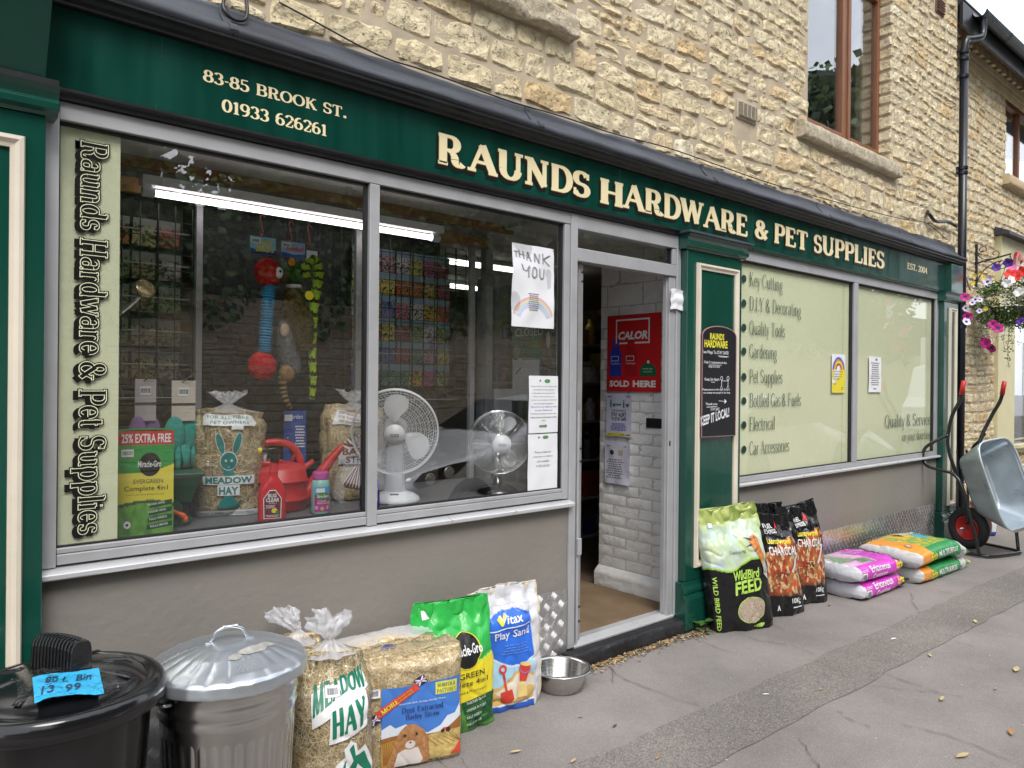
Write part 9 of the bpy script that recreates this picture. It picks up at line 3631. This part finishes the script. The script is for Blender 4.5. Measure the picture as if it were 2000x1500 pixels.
# wheel
wx = Matrix.Translation((-0.03, 0.13, 0.205)) @ Matrix.Rotation(R(90), 4, 'Y') @ Matrix.Rotation(0, 4, 'X')
Tw = wx.to_3x3()
cw_ = wx.translation
tp = []
for k in range(20):
	a = 2 * math.pi * k / 20
	tp.append((0.155 + 0.044 * math.cos(a), 0.048 * math.sin(a)))
m = M()
m.grid(lambda u, v: tuple(cw_ + Tw @ Vector(((0.150 + 0.046 * math.cos(2 * math.pi * v) + (0.003 if abs(math.sin(2 * math.pi * v)) < 0.75 and math.cos(2 * math.pi * v) > 0 and int(u * 56) % 2 else 0)) * math.cos(2 * math.pi * u), (0.150 + 0.046 * math.cos(2 * math.pi * v)) * math.sin(2 * math.pi * u), 0.047 * math.sin(2 * math.pi * v)))), 112, 18)
wheel = m.build('wheel', mat('tyre_rubber', (0.018, 0.018, 0.018), 0.7), wb, smooth=True, world=False)
m = M()
for sd_ in (1, -1):
	m.lathe([(0.0, 0.018 * sd_), (0.022, 0.018 * sd_), (0.03, 0.010 * sd_), (0.09, 0.012 * sd_), (0.102, 0.030 * sd_), (0.112, 0.033 * sd_), (0.113, 0.020 * sd_)], 36, cw_, T=Tw)
m.build('rim', mat('red_rim', (0.52, 0.012, 0.012), 0.3), wheel, smooth=True, world=False)
M().tube([cw_ + Tw @ Vector((0, 0, -0.12)), cw_ + Tw @ Vector((0, 0, 0.12))], 0.008, 8).build('axle', 'steel', wheel, smooth=True, world=False)
# grey sacks stored behind the barrow
bk = thing('brown_sack', 'brown and white sack leaning behind the wheelbarrow', 'sack', (8.72, -0.16, 0.0), rz=R(-30))
b8 = Bag(0.36, 0.34, 0.14, n=2.8, wr=0.008, seed=120, top=0.03, shoulder=0.6, lean=0.05)
b8.body(lambda p, q: (0.10, 0.045, 0.03) if p < 0.08 and q > 0.05 else ((0.7, 0.7, 0.72) if q > 0.05 else (0.03, 0.06, 0.3)), 'sack', 'print', bk, nu=60, nv=40)
bp = thing('bicycle_pump_stand', 'black folded metal stand wedged beside the downpipe', 'stand', (8.30, -0.12, 0.0))
for k, (x, y) in enumerate(((8.26, -0.10), (8.36, -0.16))):
	M().tube(smooth_path([(x, y, 0.02), (x + 0.01, y, 0.4), (x + 0.05, y + 0.02, 0.75), (x + 0.02, y + 0.02, 0.9)], 5), 0.012, 8).build('tube', 'blacktube', bp, smooth=True)
M().tube(smooth_path([(8.26, -0.1, 0.6), (8.32, -0.14, 0.55), (8.36, -0.16, 0.62)], 4), 0.008, 6).build('spring', 'steel', bp, smooth=True)

# ---- hanging basket
hbk = thing('hanging_basket', 'overflowing hanging basket of petunias, geraniums and white flowers on an iron bracket', 'hanging basket', (9.70, -0.12, 2.3))
BX, BZ = 9.70, 3.1
MT['iron'] = mat('wrought_iron', (0.02, 0.02, 0.022), 0.5)


def scroll(cx, cy, cz, r, turns, a0, dirx=-1, n=26):
	"""flat spiral in the bracket's plane (y, z)"""
	return [(BX, cy + (r * (1 - 0.75 * i / n)) * math.cos(a0 + dirx * turns * 2 * math.pi * i / n), cz + (r * (1 - 0.75 * i / n)) * math.sin(a0 + dirx * turns * 2 * math.pi * i / n)) for i in range(n + 1)]


br = M()
br.box(BX - 0.014, BX + 0.014, NY - 0.025, NY + 0.0, 2.68, 3.17)
br.tube([(BX, NY - 0.01, 2.95), (BX, NY - 0.36, 3.02)], 0.009, 8)
br.build('wall_bar', 'iron', hbk)
m = M()
m.tube(smooth_path([(BX, NY - 0.02, 2.74), (BX, NY - 0.08, 2.85), (BX, NY - 0.18, 2.93), (BX, NY - 0.28, 2.955)], 6), 0.006, 6)
m.tube(smooth_path(scroll(0, NY - 0.28, 2.90, 0.055, 1.2, R(90)), 2), 0.005, 6)
m.tube(smooth_path([(BX, NY - 0.20, 2.985)] + scroll(0, NY - 0.20, 3.04, 0.05, 1.0, R(-90), -1), 2), 0.005, 6)
m.tube(smooth_path([(BX, NY - 0.02, 3.06)] + scroll(0, NY - 0.07, 3.10, 0.045, 1.0, R(200), -1), 2), 0.005, 6)
m.tube(smooth_path([(BX, NY - 0.03, 3.04), (BX, NY - 0.09, 2.99), (BX, NY - 0.18, 2.985)], 5), 0.006, 6)
m.build('scrollwork', 'iron', hbk, smooth=True)
bc = Vector((9.70, -0.13, 2.42))
m = M()
m.lathe([(0.0, -0.20), (0.10, -0.18), (0.17, -0.10), (0.20, 0.0), (0.18, 0.0), (0.0, -0.01)], 24, bc)
m.build('basket', mat('moss_liner', (0.03, 0.025, 0.012), 0.95), hbk, smooth=True)
m = M()
for k in range(3):
	a = 2 * math.pi * k / 3
	m.tube([bc + Vector((0.19 * math.cos(a), 0.19 * math.sin(a), 0)), Vector((BX, NY - 0.35, 3.01))], 0.003, 5)
m.build('chain', 'iron', hbk)
rg = random.Random(77)


def leafq(m, c, L_, dirv, mi=0, wid=0.5):
	d = Vector(dirv).normalized()
	s_ = d.cross(Vector((rg.uniform(-1, 1), rg.uniform(-1, 1), rg.uniform(-0.3, 1)))).normalized()
	nn = d.cross(s_)
	c = Vector(c)
	w_ = L_ * wid * 0.5
	m.add([c, c + d * L_ * 0.45 + s_ * w_ + nn * L_ * 0.06, c + d * L_, c + d * L_ * 0.45 - s_ * w_ + nn * L_ * 0.06, c + d * L_ * 0.5], [(0, 1, 4), (1, 2, 4), (2, 3, 4), (3, 0, 4)], mi)


m = M()
for i in range(2400):
	th_ = rg.uniform(0, 2 * math.pi)
	ph_ = rg.uniform(-1.0, 1.0)
	rr_ = rg.uniform(0.55, 1.0)
	p = bc + Vector((0.36 * math.cos(th_) * rr_ * math.sqrt(max(0, 1 - ph_ * ph_ * 0.8)), 0.34 * math.sin(th_) * rr_ * math.sqrt(max(0, 1 - ph_ * ph_ * 0.8)), 0.26 * ph_ + 0.03))
	leafq(m, p, rg.uniform(0.02, 0.055), (math.cos(th_) + rg.uniform(-.6, .6), math.sin(th_) + rg.uniform(-.6, .6), rg.uniform(-0.7, 0.7)), rg.randrange(3))
trail = []
for k in range(16):
	a = rg.uniform(0, 2 * math.pi)
	p = bc + Vector((0.26 * math.cos(a), 0.26 * math.sin(a), -0.02))
	pts = [p.copy()]
	L_ = rg.randint(5, 11)
	for j in range(L_):
		p = p + Vector((0.035 * math.cos(a) * (1 - j / 8), 0.035 * math.sin(a) * (1 - j / 8), -0.045 - 0.004 * j))
		p += Vector((rg.uniform(-.01, .01), rg.uniform(-.01, .01), 0))
		pts.append(p.copy())
		for q in range(5):
			leafq(m, p + Vector((rg.uniform(-.02, .02), rg.uniform(-.02, .02), rg.uniform(-.02, .02))), rg.uniform(0.015, 0.035), (rg.uniform(-1, 1), rg.uniform(-1, 1), rg.uniform(-.6, .6)), rg.randrange(3))
	m.tube(pts, 0.0018, 4, mi=0)
	trail.append(pts)
for k in range(26):
	a = rg.uniform(0, 2 * math.pi)
	p = bc + Vector((0.2 * math.cos(a), 0.2 * math.sin(a), 0.15))
	e = p + Vector((0.14 * math.cos(a), 0.14 * math.sin(a), rg.uniform(0.04, 0.16)))
	m.tube([p, (p + e) / 2 + Vector((0, 0, 0.03)), e], 0.0016, 4)
	for q in range(6):
		leafq(m, p.lerp(e, rg.random()), rg.uniform(0.015, 0.03), (rg.uniform(-1, 1), rg.uniform(-1, 1), rg.uniform(-.2, .8)), rg.randrange(3))
m.build('foliage', ['leaf', 'leaf2', mat('leaf_light', (0.11, 0.20, 0.03), 0.5, var=0.3)], hbk, kind='stuff')


def flower(c, r, key, petals=5, centre='flower_eye'):
	m = M()
	to = (CAM_LOC - Vector(c)).normalized()
	nrm = (to + Vector((rg.uniform(-.5, .5), rg.uniform(-.5, .5), rg.uniform(-.2, .6)))).normalized()
	a = nrm.cross(Vector((0, 0, 1))).normalized()
	b = nrm.cross(a)
	c = Vector(c)
	n = petals * 6
	vs_ = [c - nrm * r * 0.35]
	for i in range(n):
		t = 2 * math.pi * i / n
		k = r * (0.82 + 0.18 * abs(math.cos(t * petals / 2)))
		vs_.append(c + (a * math.cos(t) + b * math.sin(t)) * k + nrm * r * 0.10 * math.cos(t * petals))
	mid = []
	for i in range(n):
		t = 2 * math.pi * i / n
		mid.append(c - nrm * r * 0.08 + (a * math.cos(t) + b * math.sin(t)) * r * 0.35)
	o = len(vs_)
	vs_ += mid
	fs, mi = [], []
	for i in range(n):
		i2 = (i + 1) % n
		fs.append((1 + i, 1 + i2, o + i2, o + i))
		mi.append(0)
		fs.append((o + i, o + i2, 0))
		mi.append(1)
	m.add(vs_, fs)
	m.mi = mi
	return m.build('flower', [key, centre], hbk, smooth=True)


MT['pet_mag'] = mat('petunia_magenta', (0.42, 0.005, 0.16), 0.6, var=0.3, vscale=30)
MT['pet_lil'] = flat('petunia_lilac_white', (0.66, 0.60, 0.80), 0.6)
MT['pet_pur'] = flat('petunia_purple', (0.08, 0.02, 0.30), 0.6)
MT['ger_red'] = flat('geranium_red', (0.72, 0.03, 0.02), 0.6)
MT['fl_wht'] = flat('white_petals', (0.80, 0.80, 0.78), 0.6)
MT['fl_yel'] = flat('yellow_petals', (0.72, 0.52, 0.05), 0.6)
MT['fl_pink'] = flat('pink_petals', (0.65, 0.12, 0.30), 0.6)
MT['flower_eye'] = flat('dark_eye', (0.05, 0.01, 0.12), 0.6)
for x_, y_, Y, r, key in [(1885, 580, -.55, .045, 'pet_mag'), (1890, 618, -.55, .045, 'pet_mag'), (1888, 628, -.57, .04, 'pet_lil'), (1886, 602, -.55, .03, 'pet_lil'), (1905, 585, -.6, .03, 'pet_lil'), (1914, 585, -.6, .028, 'pet_lil'), (1899, 591, -.58, .028, 'pet_lil'),
						  (1913, 607, -.62, .026, 'pet_lil'), (1928, 550, -.55, .04, 'pet_lil'), (1930, 546, -.5, .035, 'pet_lil'), (1946, 549 - 27, -.5, .045, 'pet_pur'), (1969, 513, -.55, .05, 'pet_pur'), (1993, 627, -.65, .05, 'pet_pur'), (1967, 547, -.5, .035, 'pet_pur'),
						  (1973, 535, -.55, .060, 'ger_red'), (1997, 530, -.55, .060, 'ger_red'), (1985, 541, -.5, .045, 'ger_red'), (1976, 546, -.62, .045, 'fl_wht'), (1966, 553, -.65, .045, 'fl_wht'), (1990, 570, -.66, .055, 'fl_wht'), (1988, 521, -.5, .035, 'fl_wht'), (1998, 518, -.5, .035, 'fl_wht'),
						  (1978, 522, -.55, .045, 'fl_pink'), (1949, 641, -.65, .055, 'pet_mag'), (1938, 632, -.6, .045, 'pet_mag'), (1925, 670, -.62, .055, 'pet_mag'), (1936, 680, -.62, .05, 'pet_mag'), (1921, 667, -.6, .04, 'pet_mag'), (1903, 538, -.5, .022, 'fl_yel'), (1915, 533, -.5, .022, 'fl_yel'), (1901, 552, -.5, .022, 'fl_yel'), (1925, 603, -.6, .022, 'fl_yel'), (1922, 543, -.5, .022, 'fl_yel')]:
	flower(at(x_, y_, Y + 0.23), r, key, 5, 'flower_eye' if key.startswith('pet') else key)
m = M()
for i in range(170):
	th_ = rg.uniform(0, 2 * math.pi)
	p = bc + Vector((0.37 * math.cos(th_) * rg.uniform(.6, 1), 0.37 * math.sin(th_) * rg.uniform(.6, 1), rg.uniform(-0.35, 0.28)))
	m.ball(p, rg.uniform(0.005, 0.011), 6, 4)
m.build('small_blossom', 'fl_wht', hbk, kind='stuff')

# ================================================================== ACROSS THE STREET (seen in the glass)
gw = thing('garden_wall', 'long rubble stone wall across the street reflected in the shop glass', 'wall', (4, -10.4, 0))
M().box(-20, 45, -10.75, -10.40, 0.0, 2.85).build('wall_core', 'stone_far', gw)
rw_ = random.Random(8)
m = M()
for r in courses(-4, 26, 0.0, 2.85, 71, [], (0.13, 0.22), wd=(0.22, 0.5)):
	stone_geo(m, r[0] + 0.014, r[1] - 0.014, r[2] + 0.009, r[3] - 0.009, 0, rw_, 0.012, 4, 4, tf=lambda p: Vector((p.x, -10.395 - p.y, p.z)))
m.build('stonework', 'stone_far', gw, kind='stuff')
m = M()
rg = random.Random(17)
for i in range(34000):
	x = rg.uniform(-8, 34)
	prof_ = 0.5 + 0.5 * snoise(x * 0.35, 1, 0, 3)
	z = rg.uniform(2.2 + 0.9 * (0.5 + snoise(x * 0.8, 5, 0, 3)), 4.6 + 1.6 * prof_)
	y = -10.4 - rg.uniform(-0.25, 0.5)
	leafq(m, (x, y, z), rg.uniform(0.11, 0.21), (rg.uniform(-1, 1), rg.uniform(0, 1), rg.uniform(-1, 0.4)), rg.randrange(2), 0.8)
iv = m.build('ivy_hedge', ['leaf2', 'leaf'], kind='stuff')
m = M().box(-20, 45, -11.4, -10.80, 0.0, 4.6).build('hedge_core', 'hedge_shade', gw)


def tree(x, y, h, r, seed, label):
	rg_ = random.Random(seed)
	t = thing('broadleaf_tree', label, 'tree', (x, y, 0))
	m = M()
	m.tube(smooth_path([(x, y, 0), (x + 0.1, y, h * 0.3), (x - 0.1, y, h * 0.6), (x, y, h * 0.85)], 4), [0.28 - 0.018 * i for i in range(13)], 10)
	for k in range(7):
		a = rg_.uniform(0, 6.28)
		z0 = h * rg_.uniform(0.35, 0.7)
		m.tube([(x, y, z0), (x + r * 0.4 * math.cos(a), y + r * 0.4 * math.sin(a), z0 + h * 0.12), (x + r * 0.75 * math.cos(a), y + r * 0.75 * math.sin(a), z0 + h * 0.2)], [0.10, 0.07, 0.03], 6)
	m.build('trunk', 'bark', t, smooth=True)
	m = M()
	cl = [(Vector((x + rg_.uniform(-.7, .7) * r, y + rg_.uniform(-.7, .7) * r, h * rg_.uniform(.42, .95))), rg_.uniform(0.25, 0.5) * r) for _ in range(16)]
	global rg
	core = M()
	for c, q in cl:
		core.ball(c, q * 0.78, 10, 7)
	core.build('crown_core', 'hedge_shade', t)  # dark core added to close the bright sky gaps in the crown
	ls = max(1.0, r / 3.6)
	for i in range(5200):
		c, q = cl[rg_.randrange(16)]
		v = Vector((rg_.gauss(0, 1), rg_.gauss(0, 1), rg_.gauss(0, 0.8))).normalized() * q * rg_.uniform(0.6, 1.05)
		leafq(m, c + v, ls * rg_.uniform(0.20, 0.38), (rg_.uniform(-1, 1), rg_.uniform(-1, 1), rg_.uniform(-1, .5)), rg_.randrange(2), 0.8)
	m.build('crown', ['leaf', 'leaf2'], t, kind='stuff')


for i, (x, y, h, r) in enumerate([(3, -13.5, 9.5, 3.2), (9.5, -13, 8.5, 3.0), (15.5, -13.5, 11, 3.8), (22, -14, 10, 3.5), (29, -13, 12, 4), (0, -17, 14, 5.5), (8, -18, 15, 5.5), (17, -18, 16, 6), (28, -19, 21, 6.5), (37, -18, 20, 6.5), (47, -19, 22, 7)]):
	tree(x, y, h, r, 200 + i, ['leafy tree over the garden wall opposite, nearest the camera', 'second leafy tree along the wall opposite', 'tall leafy tree reflected in the upper window', 'leafy tree behind the wall near the far car', 'leafy tree behind the wall near the white van', 'big tree of the back row, nearest the camera', 'big back-row tree behind the second roadside tree', 'big back-row tree behind the tall one', 'very tall tree reflected low in the upper window', 'very tall tree in the middle of the upper window reflection', 'farthest very tall tree beyond the wall opposite'][i])


# parked cars at the kerb
def car(label, x0, Y, flip, paint):
	"""nose at x0 pointing left; body towards +x"""
	t = thing('parked_car', label, 'car', (x0, Y, -0.11), rz=0.0, group='cars parked along the kerb')
	prof = [(0.0, 0.30), (0.02, 0.55), (0.10, 0.68), (0.35, 0.78), (1.05, 0.93), (1.35, 1.02), (2.05, 1.42), (2.5, 1.49), (3.3, 1.47), (3.9, 1.30), (4.15, 1.02), (4.25, 0.85), (4.28, 0.35)]
	sx = -1 if flip else 1

	def body(u, v):
		k = u * (len(prof) - 1)
		i = min(int(k), len(prof) - 2)
		f = k - i
		X = prof[i][0] * (1 - f) + prof[i + 1][0] * f
		Z = prof[i][1] * (1 - f) + prof[i + 1][1] * f
		s_ = (v - 0.5) * 2
		hw = 0.86
		if Z > 0.95:
			hw -= 0.25 * (Z - 0.95)
		e = 1 - 0.16 * max(0, 1 - X / 0.6) ** 2 - 0.12 * max(0, (X - 3.7) / 0.6) ** 2
		y = hw * e * math.copysign(min(1, abs(s_) * 1.35), s_)
		z = Z
		if abs(s_) > 0.62:
			kk = (abs(s_) - 0.62) / 0.38
			z = Z + (0.22 - Z) * kk ** 0.9
			y = hw * e * math.copysign(1 + 0.06 * math.sin(kk * math.pi) * (1 if Z > 0.9 else 0.5), s_) + (0.25 * (Z - 0.95) * kk * math.copysign(1, s_) if Z > 0.95 else 0)
		else:
			z = Z - 0.05 * (abs(s_) / 0.62) ** 3
		return (X * sx, y, z)
	m = M()
	m.grid(body, 60, 28)
	b = m.build('body', paint, t, smooth=True, world=False)
	# glasshouse: dark panels just proud of the body
	gm = mat('car_glass', (0.012, 0.014, 0.016), 0.06)
	for side in (-1, 1):
		m = M()
		q = [(1.55, 1.00), (2.12, 1.36), (2.62, 1.40), (2.62, 0.98)]
		q2 = [(2.68, 0.98), (2.68, 1.40), (3.25, 1.38), (3.75, 1.20), (3.80, 1.00)]
		for g_ in (q, q2):
			m.add([(a * sx, side * (0.905 - 0.10 * (z - 0.95)), z) for a, z in g_], [tuple(range(len(g_)))])
		m.build('side_window', gm, b, world=False)
	m = M()
	m.add([(1.42 * sx, -0.70, 1.075), (1.42 * sx, 0.70, 1.075), (2.02 * sx, 0.60, 1.425), (2.02 * sx, -0.60, 1.425)], [(0, 1, 2, 3)])
	m.build('windscreen', gm, b, world=False)
	m = M()
	m.add([(3.92 * sx, -0.60, 1.325), (3.92 * sx, 0.60, 1.325), (4.19 * sx, 0.66, 1.03), (4.19 * sx, -0.66, 1.03)], [(0, 1, 2, 3)])
	m.build('rear_window', gm, b, world=False)
	for side in (-1, 1):
		hl_ = M()
		pts = [(0.06, 0.62), (0.16, 0.72), (0.50, 0.80), (0.72, 0.82), (0.55, 0.70), (0.30, 0.60), (0.12, 0.56)]
		hl_.add([(a * sx, side * (0.80 + 0.10 * min(1, a / 0.5)), z) for a, z in pts], [tuple(range(7))])
		hd2 = hl_.build('headlight', mat('lamp_smoke', (0.05, 0.05, 0.055), 0.08), b, world=False)
		r_ = M()
		for a, z in ((0.22, 0.66), (0.42, 0.72)):
			r_.lathe([(0.02, 0), (0.055, 0.002), (0.062, 0.012), (0.055, 0.018)], 18, (a * sx, side * (0.84 + 0.10 * min(1, a / 0.5)), z), T=Euler((R(-90) * side, 0, 0)).to_matrix())
		r_.build('reflector', 'chrome', hd2, smooth=True, world=False)
		for wx_ in (0.75, 3.45):
			w1 = M().lathe([(0.19, -0.10), (0.30, -0.10), (0.325, -0.07), (0.325, 0.07), (0.30, 0.10), (0.19, 0.10)], 32, (wx_ * sx, side * 0.80, 0.325), T=Euler((R(90), 0, 0)).to_matrix()).build('wheel', 'rubber', t, smooth=True, world=False)
			M().lathe([(0, 0.05), (0.06, 0.06), (0.19, 0.085), (0.2, 0.10)], 20, (wx_ * sx, side * 0.80, 0.325), T=Euler((R(-90) * side, 0, 0)).to_matrix()).build('hub', 'alu', w1, smooth=True, world=False)
	M().box(min(-0.012 * sx, 0.02 * sx), max(-0.012 * sx, 0.02 * sx), -0.45, 0.45, 0.30, 0.50).build('grille', 'rubber', b, world=False)
	return t


car('silver hatchback parked at the kerb behind the camera, reflected beside the fans', 4.10, -4.22, False, mat('silver_car_paint', (0.75, 0.76, 0.78), 0.25, 0.15, coat=0.6))
car('white car parked farther along the kerb, reflected in the lime window', 14.0, -4.3, True, mat('white_car_paint', (0.68, 0.68, 0.66), 0.25, 0.0, coat=0.6))
van = thing('box_van', 'white box van parked beyond the white car, reflected in the lime window', 'van', (24, -4.6, -0.11))
M().box(22.5, 26.8, -5.6, -3.6, 0.65, 2.9).build('box_body', 'white', van, bevel=0.03)
m = M()
m.slab([(21.0, 0.4), (21.0, 1.0), (21.35, 1.25), (21.75, 2.05), (22.45, 2.15), (22.45, 0.4)], -5.5, -3.7)
cab = m.build('cab', 'white', van, bevel=0.05)
M().slab([(21.40, 1.27), (21.76, 1.95), (22.30, 1.98), (22.30, 1.27)], -3.69, -3.685).build('cab_window', 'rubber', cab)
for wx_ in (21.7, 25.8):
	for wy in (-5.45, -3.85):
		M().lathe([(0, -0.1), (0.30, -0.10), (0.35, -0.07), (0.35, 0.07), (0.30, 0.10), (0, 0.1)], 28, (wx_, wy, 0.24), T=Euler((R(90), 0, 0)).to_matrix()).build('wheel', 'rubber', van, smooth=True)
